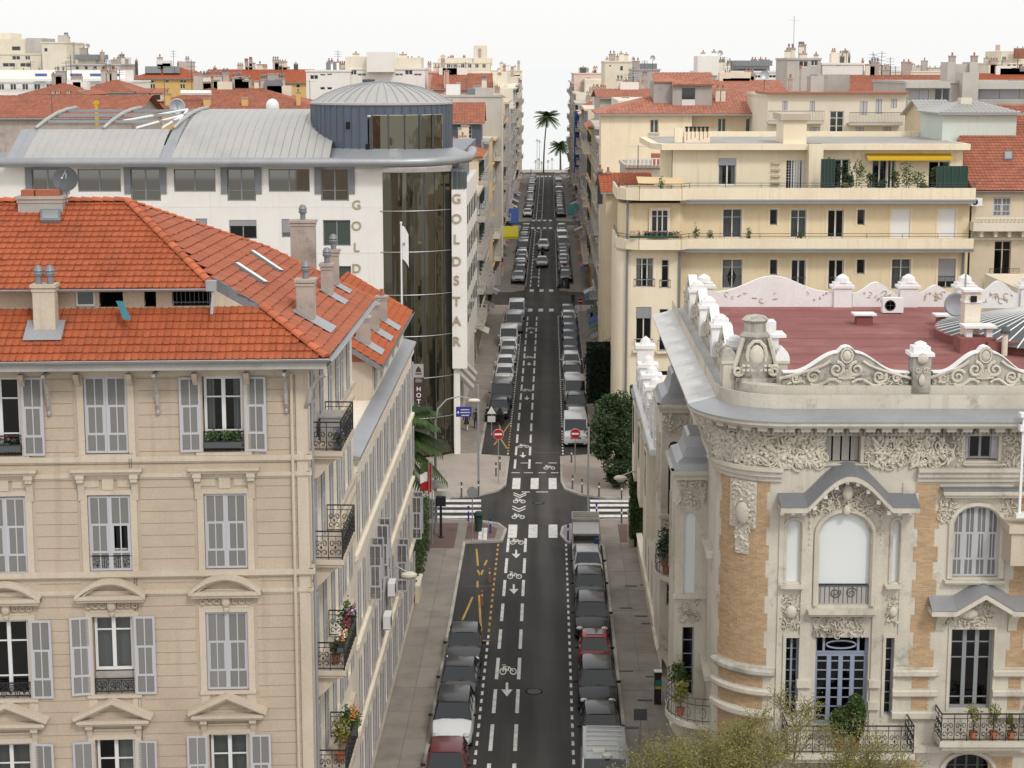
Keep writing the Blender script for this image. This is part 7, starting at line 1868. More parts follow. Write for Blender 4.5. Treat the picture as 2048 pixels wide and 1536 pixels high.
m=MB();m.box(xp0,YP+11.5,zs1,xp1,YP+11.8,zs1+.45);add('rear_parapet',m,M['yellow_lt'],Y1)
m=MB();a,c=gx_(1566,240),gx_(1612,240);m.box(a,YP-.4,zs1,c,YP+3,zat(240,YP));add('stair_tower',m,M['yellow_lt'],Y1);m=MB();m.box(a-.25,YP-.65,zat(240,YP),c+.25,YP+3.2,zat(227,YP));add('tower_cap',m,M['stucco_light'],Y1)
m=MB();m.box(gx_(1612,300),YP-1.4,pz0,gx_(1640,300),YP+.5,zs1+.02);m.box(gx_(1612,300),YP-.9,zs1,gx_(1640,300),YP+.5,zs1+.02);add('projecting_wall',m,M['yellow_lt'],Y1)
for i in range(4):m=MB();m.box(gx_(1543,330),YP-.25,zat(328+13*i,YP),gx_(1560,330),YP,zat(324+13*i,YP));add('shelf',m,M['stucco_light'],Y1)
ya0,ya1=gx_(1730,315),gx_(1900,315);m=MB();n=12
for i in range(n):
 a,b=ya0+(ya1-ya0)*i/n,ya0+(ya1-ya0)*(i+1)/n;m.slab([(a,YP-1.0,zat(317,YP-1)),(b,YP-1.0,zat(317,YP-1)),(b,YP-.05,zat(307,YP)),(a,YP-.05,zat(307,YP))],.03);m.box(a,YP-1.03,zat(321,YP-1),b,YP-1.0,zat(316.5,YP-1))
tag(add('awning',m,M['yellow_awning']),label='long yellow folding awning over the planted roof terrace',cat='awning')
e=empty('flue_row',(gx_(1397,280),YP+1,zs1),0,label='cream chimney block with six rust-streaked black flues on the yellow penthouse roof',cat='chimney')
m=MB();m.box(-1.0,-.3,0,.95,.3,.85);sub('stack',m,M['yellow_lt'],e)
for i in range(6):m=MB();x=-.8+.31*i;m.tube((x,-.1,.85),(x,-.1,1.15),.09,8);m.lathe([(.14,1.12),(.14,1.22),(0,1.25)],8,(x,-.1,0));sub('flue',m,M['iron'],e);m=MB();m.box(x-.03,-.305,.2+.1*(i%3),x+.03,-.301,.85);sub('rust_streak',m,M['terracotta'],e)
m=MB();m.box(-1.7,-.3,0,-1.15,.4,1.1);sub('side_block',m,M['yellow_lt'],e)
M['green_net']=plain('dark_green_screen',(0.025,0.06,0.045),.9)
for(a,b,t,lab)in((1641,1668,318,'dark green netting screen at the left end of the roof terrace'),(1872,1934,332,'dark green netting screen at the right end of the roof terrace')):
 e=empty('screen',at(a,378,YY-.9),0,label=lab,cat='screen');w=xat(b,378,YY-.9)-e.location.x;h=zat(t,YY-.9)-pz0;o=Matrix.Translation((0,0,pz0-e.location.z))
 m=MB();m.box(0,0,0,w,.03,h);sub('netting',m,M['green_net'],e).matrix_basis=o
 m=MB();[m.tube((w*i/4,-.03,0),(w*i/4,-.03,h),.03,5)for i in range(5)];sub('screen_post',m,M['iron_grey'],e).matrix_basis=o
TP=[(1675,330,.5,'leaf_dark','dark dense shrub beside the left netting screen'),(1697,345,.45,'leaf_dark','dark round shrub, second from the left netting screen'),(1712,322,.9,'leaf_mid','light green spreading shrub left of the awning'),(1742,345,.5,'leaf_dark','dark bushy shrub under the left end of the yellow awning'),(1762,352,.5,'leaf_dark','low dark shrub under the yellow awning'),(1788,338,.55,'leaf_hedge','clipped dark column shrub under the middle of the awning'),(1812,322,.8,'leaf_mid','tall airy tree-like plant under the middle of the awning'),(1835,345,.7,'leaf_mid','leafy green bush right of the awning middle'),(1868,336,.5,'leaf_hedge','clipped round bush left of the right netting screen'),(1850,362,.4,'leaf_bud','low pale green plant at the terrace rail'),(1690,366,.4,'leaf_bud','yellowish low plant at the left terrace rail'),(1658,312,.45,'leaf_mid','green sprays spilling over the left netting screen')]
for i,(px,py,r,mt,lab)in enumerate(TP):
 b=at(px,378,YY-.3);b.z=pz0+.02;plant('terrace_plant',b,zat(py,YY-.3)-pz0,r,mt,lab,'pot plant',.4,260,.10,60+i,group='plants on the yellow block roof terrace')
M['trough']=plain('dark_green_trough',(.02,.07,.06),.7)
T_=lambda px,Y,z:Matrix.Translation((xat(px,470,Y),Y,z))
flowers('flower_box',T_(1308,YY-2.0,qz1+.12),3.6,'long dark green trough of pink flowers round the yellow block corner',['flower_r','flower_p','flower_r'],160,.3,.14,71,'trough');flowers('flower_box',T_(1355,YY-1.95,qz1+.1),.7,'short red flower pot beside the corner downpipe',['flower_r'],60,.3,.14,72,'terracotta')
for px,lab,h in((1392,'spindly bare plant at the balcony rail right of the corner pipe',1.1),(1420,'low green plants trailing at the long balcony rail',.5),(1500,'small plant beside the first tall balcony window',.7),(1600,'brown pot plants on the balcony under the fifth-floor door',.45),(1388,'leafy plant at the near corner of the roof terrace',.6)):
 top=px==1388;plant('balcony_plant',Vector((xat(px if not top else 1322,470,YY-.8),YY-.8,(pz1-.9)if top else qz0+.05)),h+(1.2 if top else.8),.35,'leaf_mid',lab,'pot plant',.3,120,.08,px)
fh=Matrix.Translation((xat(1325,365,YY+.5),YY+.2,pz1));m=MB();m.slab([(-1.9,-.9,.35),(1.6,-.9,.2),(1.5,.9,.6),(-1.9,.9,.7)],.04);[m.tube((x,-.8,-1),(x,-.8,.3),.03,5)for x in(-1.8,1.5)]
tag(add('sunshade',m,M['sand'],None,fh),label='beige cloth sunshade stretched at the corner of the roof terrace',cat='sunshade')
aircon(Matrix.Translation((xat(1955,410,YY-1),YY-.6,zat(412,YY-.6))),'white air conditioner on the wall of the red-roofed corner house')
# ------ red-roofed house to its right
R7=empty('corner_house',(32,130,0),0,label='pale yellow house with steep red tiled roof, balustrade and iron balcony at the right edge',cat='building')
xa,xb=yx(1940),yx(2048)+5
o7=yops([(1987,395,2022,432),(1990,482,2023,552),(1985,600,2023,680)])
wall(FY,R7,xa,xb,0,yz(383),o7,M['beige'],t=.3)
a,b,c,d=o7[0];shutter(FY,R7,(a+c)/2-(c-a)/4,b,(c-a)/2,d-b,y=.02);shutter(FY,R7,(a+c)/2+(c-a)/4,b,(c-a)/2,d-b,y=.02)
for o in o7[1:]:window(FY,R7,(o[0]+o[2])/2,o[1],o[2]-o[0],o[3]-o[1],2,(.75,),'stucco_light',y=.18)
spz=FY;m=MB();m.box(xa-.1,-1.0,yz(460),xb,.05,yz(443));m.box(xa,-1.05,yz(436),xb,-.85,yz(432));add('balcony',m,M['cream'],R7,FY.T())
m=MB();m.lathe([(.06,0),(.09,.12),(.05,.28),(.07,.38),(.05,.42)],7);BAL=m.mesh('baluster',M['cream'],True)
x=xa+.3
while x<xb-.2:add('baluster',BAL,None,R7,FY.T(x,-.95,yz(443))@Matrix.Scale((yz(436)-yz(443))/.42,4,(0,0,1)));x+=.27
for px in(1957,1985,2012,2040):m=MB();m.box(yx(px)-.12,-.7,yz(472),yx(px)+.12,-.001,yz(461));add('bracket',m,M['cream'],R7,FY.T())
m=MB();m.box(xa,-.12,yz(480),xb,-.002,yz(475));add('string_course',m,M['cream'],R7,FY.T())
m=MB();m.box(yx(1973),-.8,yz(564),yx(2036),-.001,yz(560));add('balcony',m,M['cream'],R7,FY.T());add('railing',railing_mesh(yx(2034)-yx(1975),.95,'scroll','iron'),None,R7,FY.T((yx(2034)+yx(1975))/2,-.75,yz(560)))
tile_slope([(xa-.1,YY-.4,yz(380)),(xb,YY-.4,yz(380)),(xb,YY+11.5,26.9),(xa+2.0,YY+11.5,26.9),(xa-.1,YY+4,yz(380)+2.2)],R7,M['tile_old'],.3,.42,seed=55)
m=MB();m.box(xa,YY+1.5,0,xb,YY+12,yz(383));m.box(xa,YY+5,18,xb,YY+12,23.6);add('body_wall',m,M['beige'],R7)
gutter((xa-.1,YY-.5,yz(382)),(xb,YY-.5,yz(382)),R7,.12,'zinc_dark')
nr=Vector((0,-.42,.9));
for(a,b,c,d)in((2008,306,2024,322),):pn=((Vector((xb,YY-.4,yz(380)))-Vector((xa,YY-.4,yz(380)))).cross(Vector((xb,YY+11.5,26.9))-Vector((xb,YY-.4,yz(380))))).normalized();roof_window(R7,a,b,c,d,(xa,YY-.4,yz(380)),pn,glassm='zinc')
g7,*_=block('roof_cabin_house',1886,2034,226,129,7,'pale mint-green rooftop box with a low zinc roof above the red tiles','mint',roof='hip',pyr=200,roof_m='zinc_pale',zb=23.2)
box_part(g7,1922,1944,196,216,131,1.0,'cream','chimney')
# ------ houses and roofs behind on the right
YQ=160.0
e=empty('long_house',(20,168,0),0,label='long pale yellow house with salmon tiled hip roof and a big roof dormer',cat='building')
FQ=Face((0,YQ));q_=lambda px,py=240:FQ.at(px,py)[0]
wins=[(1300,239,1317,266),(1437,237,1454,265),(1493,237,1512,265)]
ops=[(q_(a),zat(b,YQ),q_(c),zat(t,YQ))for a,t,c,b in wins]
wall(FQ,e,q_(1202),q_(1384),0,zat(229,YQ),ops[:1],M['yellow_lt'],t=.25);wall(FQ,e,q_(1384),q_(1528),0,zat(229,YQ),ops[1:],M['beige'],t=.25,y=.6)
for i,o in enumerate(ops):window(FQ,e,(o[0]+o[2])/2,o[1],o[2]-o[0],o[3]-o[1],2,(),'frame_white',glass='green_glass',y=.12+(.6 if i else 0));m=MB();m.box(o[0]-.15,-.12+(.6 if i else 0),o[1]-.14,o[2]+.15,(.6 if i else 0),o[1]);add('sill',m,M['stucco_light'],e,FQ.T())
m=MB();x0,x1=q_(1202),q_(1528);prism(m,[(x0,YQ+.25),(x0+.02,YQ+1.5),(x1,YQ+2.1),(x1,YQ+14),S(5.25,YQ+14)],0,zat(229,YQ));add('body_wall',m,M['yellow_lt'],e)
ze=zat(228,YQ-.5);zr_=zat(187,167);g=lambda*L:[Vector(p)for p in L]
rib_slope(g((x0-.5,YQ-.5,ze),(x1+.3,YQ-.5,ze),(x1-1.0,167,zr_),(x0+6.3,167,zr_)),e,M['tile_salmon'],.36,.45);rib_slope(g((x0-.3,YQ+13.5,ze),(x0-.5,YQ-.5,ze),(x0+6.3,167,zr_)),e,M['tile_salmon'],.36,.45)
m=MB();m.poly(g((x0-.3,YQ+13.5,ze),(x1+.3,YQ+13.5,ze),(x1-1,167,zr_),(x0+6.3,167,zr_)));add('rear_roof',m,M['tile_salmon'],e)
m=MB();m.box(x0-.5,YQ-.62,ze-.14,x1+.3,YQ-.5,ze);add('eaves_gutter',m,M['zinc'],e)
YD=162.5;m=MB();m.box(xat(1345,200,YD),YD,ze-.5,xat(1424,200,YD),YD+5,zat(170,YD));m.box(xat(1307,200,YD+1),YD+.8,ze-.5,xat(1345,200,YD+1)-.02,YD+5,zat(163,YD+1));add('dormer_wall',m,M['concrete'],e)
m=MB();m.box(xat(1364,190,YD),YD-.05,zat(198,YD),xat(1390,190,YD),YD-.01,zat(176,YD));add('dormer_window',m,M['black_glass'],e);m=MB();m.box(xat(1364,190,YD),YD-.05,zat(215,YD),xat(1390,190,YD),YD-.01,zat(199,YD));add('dormer_panel',m,M['frame_white'],e)
zd=zat(169,YD-.4);rib_slope(g((xat(1343,170,YD),YD-.4,zd),(xat(1427,170,YD),YD-.4,zd),(xat(1421,145,YD+5),YD+5,zat(145,YD+5)),(xat(1305,145,YD+5),YD+5,zat(145,YD+5)),(xat(1308,162,YD+.6),YD+.6,zat(163,YD+.6)),(xat(1345,163,YD+.6),YD+.6,zat(163,YD+.6))),e,M['tile_salmon'],.36,.45)
stacks(e,164,((1435,179,193,9),(1446,179,193,9)),'cream')
W=[(1565,202,1575,220,'s'),(1660,222,1688,268,'t'),(1720,203,1735,230,'s'),(1752,198,1764,228,'s'),(1782,198,1794,216,'s'),(1712,254,1728,272,'s'),(1766,254,1782,272,'s'),(1620,202,1630,222,'s'),(1560,254,1575,272,'s'),(1620,254,1640,272,'s')]
e,f,x0,x1,zt=block('balconied_house',1536,1812,188,150,13,'white house with dark iron balconies and a brown flat roof behind the yellow penthouse','cream',wins=W)
m=MB();m.box(x0-.3,-.6,zt+.03,x1+.2,6,zt+.16);add('roof_edge',m,M['tile_old'],e,f.T())
for(a,b,pf)in((1698,1806,246),(1536,1648,243)):
 xa,xb,z=xat(a,pf,149),xat(b,pf,149),zat(pf,149);m=MB();m.box(xa,-1.1,z-.2,xb,0,z);add('balcony',m,M['grey_wall'],e,f.T());add('railing',railing_mesh(xb-xa,.95,'bars','iron'),None,e,f.T((xa+xb)/2,-1.05,z))
box_part(e,1636,1700,149,183,152,4,'concrete','water_tank_housing');box_part(e,1622,1648,152,184,151,2,'grey_wall','chimney');stacks(e,152,((1580,158,186,8),(1600,140,175,3)),'chimney_r')
e,f,x0,x1,zt=block('concrete_house',1812,2110,162,176,16,'grey concrete house with broad balconies on the right behind the mint box','grey_wall',wins=((1820,180,1858,200,'s'),(1870,176,1900,205,'w'),(1925,176,1940,197,'s'),(1960,178,2040,198,'s'),(1818,232,1850,258,'s')))
for(a,b,pt,pb)in((1812,1900,164,176),(1812,1860,200,222),(1955,2100,164,178),(1955,2100,198,222)):m=MB();m.box(xat(a,pt,175),-1.2,zat(pb,175),xat(b,pt,175),-.02,zat(pt,175));add('balcony_front',m,M['concrete']if pt>190 else M['grey_wall'],e,f.T())
box_part(e,1896,1912,124,164,178,3,'grey_wall','chimney');box_part(e,1912,1940,128,164,178.5,3,'grey_wall','chimney_screen');box_part(e,1940,1956,124,164,178,3,'grey_wall','chimney');box_part(e,1926,1958,145,230,174.5,2.5,'grey_wall','stair_tower');stacks(e,179,((1904,113,125,12),(1948,113,125,12)),'chimney_r')
e,f,x0,x1,zt=block('attic_house',1855,1905,234,140,8,'small beige gabled attic house left of the mint box','beige',roof='gable',pyr=200,roof_m='zinc_pale',wins=((1862,240,1878,270,'s'),))
block('roof_house',1426,1570,186,215,14,'long red tiled roof behind the salmon roof ridge','beige',roof='gable',pyr=160,roof_m='tile_salmon')
block('roof_house',1700,1905,183,218,16,'dull red tiled roof left of the concrete chimneys','beige',roof='gable',pyr=150,roof_m='tile_old',wins=())
block('roof_house',1950,2120,170,222,12,'orange roof strip at the right frame edge','cream',roof='gable',pyr=147,roof_m='tile')
e,f,*_=block('white_block',1400,1560,142,262,14,'low white block carrying a raised metal roof deck','white_wall',wins=wrow(every(1440,1560,4,14),150,156))
for k in range(4):box_part(e,1470+k*4,1545-k*6,121+k*6,124+k*6,264+k,10,'zinc' if k%2 else 'zinc_dark','deck_layer')
box_part(e,1396,1438,112,143,261,6,'white_wall','stair_tower');stacks(e,262,((1406,106,113,8),(1428,104,113,8),(1456,128,142,8)),'white_wall')
e,f,*_=block('rooftop_block',1575,1642,116,232,10,'pale rooftop block with dark recessed balconies right of the metal deck','grey_wall',wins=((1598,122,1616,134,'w'),(1622,118,1636,132,'w')))
stacks(e,234,((1586,98,117,8),(1606,108,117,14),(1632,110,117,8)),'cream')
e,f,*_=block('white_block',1645,1726,126,238,12,'white rooftop block with dark cowls left of the dull red roof','white_wall',wins=((1672,129,1682,132),));stacks(e,240,((1684,112,126,8),(1698,112,126,4),(1725,122,135,4)),'iron_grey')
e,f,*_=block('cream_block',1745,1896,142,330,14,'distant cream block with chimneys on the right skyline','cream');stacks(e,332,((1760,131,142,26),(1810,134,142,6),(1836,134,142,6),(1870,136,142,30)),'grey_wall')
e,f,*_=block('palace_block',1986,2110,126,350,16,'cream palace block with balconies at the right skyline','cream',wins=wrow(every(1990,2046,5,6),128,138));box_part(e,2003,2110,102,126,354,12,'cream','upper_storey');stacks(e,352,((2040,97,103,20),),'tile_old')
fe=empty('flag',at(1991,110,350),0,label='small red and white flag on the right skyline',cat='flag');m=MB();m.tube((0,0,-2),(0,0,2.2),.06,5);sub('pole',m,M['steel'],fe);m=MB();m.box(0,0,.9,.9,.03,2.1);sub('cloth',m,M['pink'],fe)
e,f,*_=block('turret_house',1210,1268,122,300,12,'cream crenellated turret house near the sea on the right','cream',wins=((1240,132,1246,142),(1218,130,1222,134)));stacks(e,303,((1242,107,122,8),(1266,118,130,5),(1214,118,124,5)),'cream')
e,f,*_=block('roof_house',1268,1320,138,282,12,'zinc-grey flat house right of the cream turret','zinc_pale');antenna(1305,116,138,280,'round dish on a mast right of the cream turret','dish')
e,f,*_=block('pink_house',1148,1210,146,380,16,'pink seafront house with a corner balcony where the right row meets the sea','pink_lt',wins=((1166,157,1174,170),));m=MB();m.box(xat(1142,176,379),-1.4,zat(181,379),xat(1176,176,379),0,zat(174,379));add('balcony',m,M['zinc_dark'],e,f.T());stacks(e,382,((1166,135,146,12),(1190,140,146,5)),'iron_grey')
block('grey_house',1200,1305,196,205,14,'grey-beige house with blank side wall left of the salmon roof','grey_wall',roof='gable',pyr=178,roof_m='tile_salmon')
block('terrace_house',1262,1312,180,230,10,'pale house with a white parapet above the blank grey wall','cream',wins=((1276,184,1282,190),(1290,184,1296,190)))
antenna(1586,32,140,262,'very tall thin mast on the right skyline');antenna(1380,150,168,167,'aerial on the dormer roof');antenna(1528,150,190,158,'round dish between the salmon roof and the white house','dish');antenna(1276,290,332,140,'aerial over the small orange roofs left of the penthouse');antenna(1440,106,122,270,'dish at the metal roof deck','dish')
e,f,x0,x1,zt=block('low_house',1212,1300,384,134,9,'low house with bright orange roof between the yellow corner and the long wall','beige',roof='gable',pyr=346,roof_m='tile',zb=8)
stacks(e,138,((1200,340,372,10),(1216,345,372,7)),'iron_grey')
e,f,*_=block('roof_terrace',1252,1330,330,143,8,'cluttered roof terrace with white rails in front of the long yellow wall','grey_wall',zb=14);m=MB();[m.box(xat(1255+8*i,320,142.5),142.4,zat(331,142.5),xat(1258+8*i,320,142.5),142.5,zat(316,142.5))for i in range(9)];m.box(xat(1253,318,142.5),142.38,zat(318,142.5),xat(1328,318,142.5),142.52,zat(316,142.5));add('white_rail',m,M['white'],e);box_part(e,1305,1325,308,332,145,1.5,'terracotta')
# ------ the two street fronts running down to the sea
def far_unit(w,h,kind):
 def mk():
  m=MB()
  if kind=='sh':
   for sg in(-1,1):m.box(sg*(w/2+.28)-.25,-.10,0,sg*(w/2+.28)+.25,-.03,h)
  elif kind=='win':m.box(-w/2,-.02,0,w/2,-.001,h)
  elif kind=='bal':
   m.box(-w/2,-.95,-.15,w/2,0,0);m.box(-w/2,-.95,.85,w/2,-.9,.9)
   for i in range(int(w/.22)+1):m.box(-w/2+.22*i-.012,-.94,0,-w/2+.22*i+.012,-.91,.87)
   for x in(-w/2,w/2-.03):m.box(x,-.95,.82,x+.03,0,.88);m.box(x,-.93,.1,x+.03,-.02,.5)
  return m
 return mk()
FU={k:far_unit(1.1,2.2,k)for k in('sh','win')};FU['bal']=far_unit(2.4,1,'bal')
def row_house(side,d0,d1,h,mat,label,floors,seed,shm='shutter',front=0.0,roof='flat',dep_=11,cab=False,name='street_house'):
 R=random.Random(seed);u=-7.5 if side<0 else 5.6
 e=empty(name,S(u+side*5,(d0+d1)/2),0,label=label,cat='building')
 F=Face(S(u,d0 if side<0 else d1),(math.pi/2-SK)if side<0 else(-math.pi/2-SK));L=d1-d0
 m=MB();prism(m,[S(u,d0),S(u,d1),S(u+side*dep_,d1),S(u+side*dep_,d0)],0,h);add('wall',m,M[mat],e)
 fh=(h-3.6)/floors;nb=max(2,int(L/3.1));sp=L/nb
 sh,wi=MB(),MB();near=d0<225
 for i in range(floors):
  z=3.9+fh*i;full=R.random()<.22;
  for j in range(nb):
   x=sp*(j+.5);T=Matrix.Translation((x,0,z+.1))
   wi.merge(FU['win'],T)
   if R.random()<.85:sh.merge(FU['sh'],T)
   if full or R.random()<.2:add('balcony',cached('balmesh'+mat,lambda:FU['bal'].mesh('balcony',M['grey_wall']if len(mat)%2 else M['cream'])),None,e,F.T(x,-.005,z))
   if R.random()<.12:c=MB();c.merge(far_unit(1,1,'win'),Matrix.Translation((x+.9,-.4,z+.6)));c.box(x+.6,-.4,z+.5,x+1.2,-.03,z+1.0);add('air_unit',c,M['white'],e,F.T())
  if R.random()<.6:c=MB();c.box(0,-.18,z-.45,L,-.002,z-.25);add('string_course',c,M[mat],e,F.T())
 add('windows',wi,M['black_glass'],e,F.T(),kind='stuff');add('shutters',sh,M[shm],e,F.T(),kind='stuff')
 c=MB();c.box(-.1,-.55,h-.3,L+.1,0,h);add('cornice',c,M[mat if R.random()<.5 else 'stucco_light'],e,F.T())
 for j in range(nb):
  c=MB();x=sp*(j+.5)
  if R.random()<.5:c.slab([(x-sp*.45,-1.3,2.7),(x+sp*.45,-1.3,2.7),(x+sp*.45,0,3.3),(x-sp*.45,0,3.3)],.05);add('awning',c,M[R.choice(['stripe_b','trough','flower_r','stripe_a','blue_awning','terracotta'])],e,F.T())
  else:c.box(x-sp*.4,-.05,.1,x+sp*.4,-.002,2.9);add('shop_window',c,M['black_glass'],e,F.T())
 if front:
  xw=u+SK*d0;f=Face((min(xw,xw+side*dep_),d0));W=dep_
  for i in range(floors):
   for j in(1,2,3):
    x=W-.0-1.4*j*1.6 if side<0 else 1.4*j*1.6;window(f,e,x,4.0+fh*i,1.0,2.0,2,(),'frame_white',glass='black_glass',y=-.03)
    if front>1:[shutter(f,e,x+s*.8,4.0+fh*i,.5,2.0,y=-.05)for s in(-1,1)]
 P=lambda uu,dd,z:S(uu,dd,z)
 if roof=='hip':
  a,b=(u+side*-.5),u+side*(dep_+.4);c_=u+side*dep_/2;pts=[P(a,d0-.4,h),P(a,d1+.4,h),P(c_,d1-3,h+2.6),P(c_,d0+3,h+2.6)]
  rib_slope(pts,e,M['tile_old' if R.random()<.6 else 'tile'],.4);rib_slope([P(b,d0-.4,h),P(a,d0-.4,h),P(c_,d0+3,h+2.6)],e,M['tile_old'],.4);rib_slope([P(b,d0-.4,h),P(b,d1+.4,h),P(c_,d1-3,h+2.6),P(c_,d0+3,h+2.6)],e,M['tile_old'],.6)
 else:
  c=MB();prism(c,[P(u+side*2,d0+1,0),P(u+side*2,d1-1,0),P(u+side*(dep_-1),d1-1,0),P(u+side*(dep_-1),d0+1,0)],h-.2,h+(2.8 if cab else.5));add('penthouse',c,M[R.choice([mat,'cream','grey_wall'])],e)
 for k in range(R.randint(3,6)):
  b=S(u+side*R.uniform(1.5,6),R.uniform(d0+2,d1-2),h+.4);chimney(e,b,.8,.5,R.uniform(1.2,2.6),R.choice(['chimney_r','cream']),R.randint(1,3),slopez=1.2)
 return e,F
LR=[(-1,164.5,176,17.5,'annex','pale house with striped awnings right behind the white hotel',4,'flat'),(-1,176.1,190,20.5,'beige','beige house in the left row, second beyond the white hotel',5,'hip'),(-1,190.1,205,21.5,'grey_wall','grey house on the left just before the second crossing',5,'flat'),(-1,219.5,238,20.6,'sand','sand-coloured corner house on the left just past the second crossing',5,'flat'),(-1,238.1,258,22.5,'pink_lt','pale pink house behind the sand corner house on the left',6,'hip'),(-1,258.1,282,21.5,'cream','cream house, third past the second crossing on the left',5,'hip'),(-1,282.1,311,24,'beige','tall beige house on the left just before the third crossing',6,'flat'),(-1,322.5,345,22,'grey_wall','grey house on the left just past the third crossing',6,'flat'),(-1,345.1,372,25.5,'cream','cream house, second past the third crossing on the left',7,'flat'),(-1,372.1,402,26,'white_wall','white balconied house on the left, third past the third crossing',7,'flat'),(-1,402.1,430,27.5,'cream','last cream house of the left row before the seafront block',7,'flat'),(1,164.5,182,22.5,'pink_lt','pale pink house next to the long yellow wall on the right',6,'flat'),(1,182.1,205,23.5,'grey_wall','grey house on the right just before the second crossing',6,'flat'),(1,219.5,240,22,'sand','yellow-sand house on the right just past the second crossing',5,'hip'),(1,240.1,262,24,'cream','cream house, second past the second crossing on the right',6,'flat'),(1,262.1,286,23.2,'pink_lt','pinkish house, third past the second crossing on the right',6,'hip'),(1,286.1,311,22,'beige','beige house on the right just before the third crossing',5,'flat'),(1,322.5,350,23,'grey_wall','grey house with balconies on the right just past the third crossing',6,'flat'),(1,350.1,378,24.5,'cream','cream house, second past the third crossing on the right',6,'flat'),(1,378.1,450,26.4,'pink_lt','pink house closing the right row at the sea',7,'flat')]
for i,(sd_,a,b,h,mt,lab,fl,rf)in enumerate(LR):row_house(sd_,a,b,h,mt,lab,fl,100+i,shm='green_net' if i%4==1 else 'shutter',front=2 if a in(219.5,)and sd_<0 else 0,roof=rf,cab=(i%3==0))
b=S(5.2,298,0);m=MB();m.box(b.x-.7,297,zat(345,298),b.x+.2,298.5,zat(222,298));tag(add('banner',m,M['blue_awning']),label='tall narrow blue hoarding hanging down the right house row',cat='banner')
yb=at(1020,460,238);m=MB();m.slab([yb+Vector((-1.0,-1.0,-.9)),yb+Vector((1.2,-1.0,-.9)),yb+Vector((1.2,.8,.5)),yb+Vector((-1.0,.8,.5))],.08);m.box(yb.x-1,yb.y-1.02,yb.z-1.2,yb.x+1.2,yb.y-.96,yb.z-.85)
M['lemon']=plain('lemon_cloth',(.42,.37,.03),.8);tag(add('awning',m,M['lemon']),label='bright yellow shop awning on the left past the second crossing',cat='awning')
m=MB();yb=S(-6.2,285,4.5);m.slab([yb+Vector((-.8,-3,-1.0)),yb+Vector((1.0,-3,-1.0)),yb+Vector((1.0,3,1)),yb+Vector((-.8,3,1))],.08);tag(add('awning',m,M['blue_awning']),label='deep blue shop awning on the left before the third crossing',cat='awning')
m=MB();yb=S(4.9,300,4.3);m.slab([yb+Vector((-1.6,-2,-.8)),yb+Vector((.6,-2,-.8)),yb+Vector((.6,2,.7)),yb+Vector((-1.6,2,.7))],.08);M['teal2']=plain('teal_awning',(.03,.20,.20),.8);tag(add('awning',m,M['teal2']),label='teal shop awning on the right before the third crossing',cat='awning')
for(x0,x1,Y,h,mt,lab)in((-60,-30,100,16,'annex','pale house across the side street hidden behind the cream house'),(30,62,100,17,'beige','beige house on the side street behind the villa')):
 e=empty('side_street_house',((x0+x1)/2,Y,0),0,label=lab,cat='building');m=MB();m.box(x0,Y-12,0,x1,Y+4,h);sub('wall',m,M[mt],e).matrix_basis=wm(e).inverted()
 m=MB();[m.box(x0+1.5+3*i,Y+4,2+3.4*j,x0+2.7+3*i,Y+4.03,4.2+3.4*j)for i in range(9)for j in range(4)];sub('windows',m,M['black_glass'],e,kind='stuff').matrix_basis=wm(e).inverted()
# ------ vehicles
M['car_glass']=plain('car_glass',(0.010,0.014,0.018),0.03,spec=.62)
M['tyre']=plain('tyre_rubber',(0.018,0.018,0.018),.8);M['rim']=plain('alloy_rim',(.4,.4,.41),.35,metal=.8);M['lamp_glass']=plain('headlamp_glass',(.55,.57,.6),.1,spec=.9);M['plate']=plain('number_plate',(.62,.62,.58),.5);M['trim']=plain('black_trim',(.02,.02,.02),.5)
PAINT={k:plain('paint_'+k,c,.30,spec=.4,coat=.3)for k,c in dict(black=(.010,.010,.012),grey=(.045,.047,.052),anthracite=(.022,.024,.028),silver=(.40,.41,.42),white=(.72,.73,.74),red=(.30,.012,.018),darkred=(.13,.012,.014),blue=(.03,.05,.12)).items()}
SPEC={'hatchback':(4.1,.88,-.95,-.25,1.35,1.85,.93,1.47),'suv':(4.4,.92,-1.05,-.35,1.65,2.05,1.05,1.66),'city_car':(2.75,.80,-.85,-.30,.95,1.28,.95,1.54),'van':(5.0,.98,-1.65,-.95,2.35,2.46,1.20,2.05),'saloon':(4.55,.90,-.95,-.15,1.15,1.85,.92,1.43)}
def loft(m,sec,n):
 k=len(sec[0]);m.add([p for s in sec for p in s],[(i*k+j,i*k+(j+1)%k,(i+1)*k+(j+1)%k,(i+1)*k+j)for i in range(len(sec)-1)for j in range(k)]+[tuple(range(k-1,-1,-1)),tuple(range((len(sec)-1)*k,len(sec)*k))])
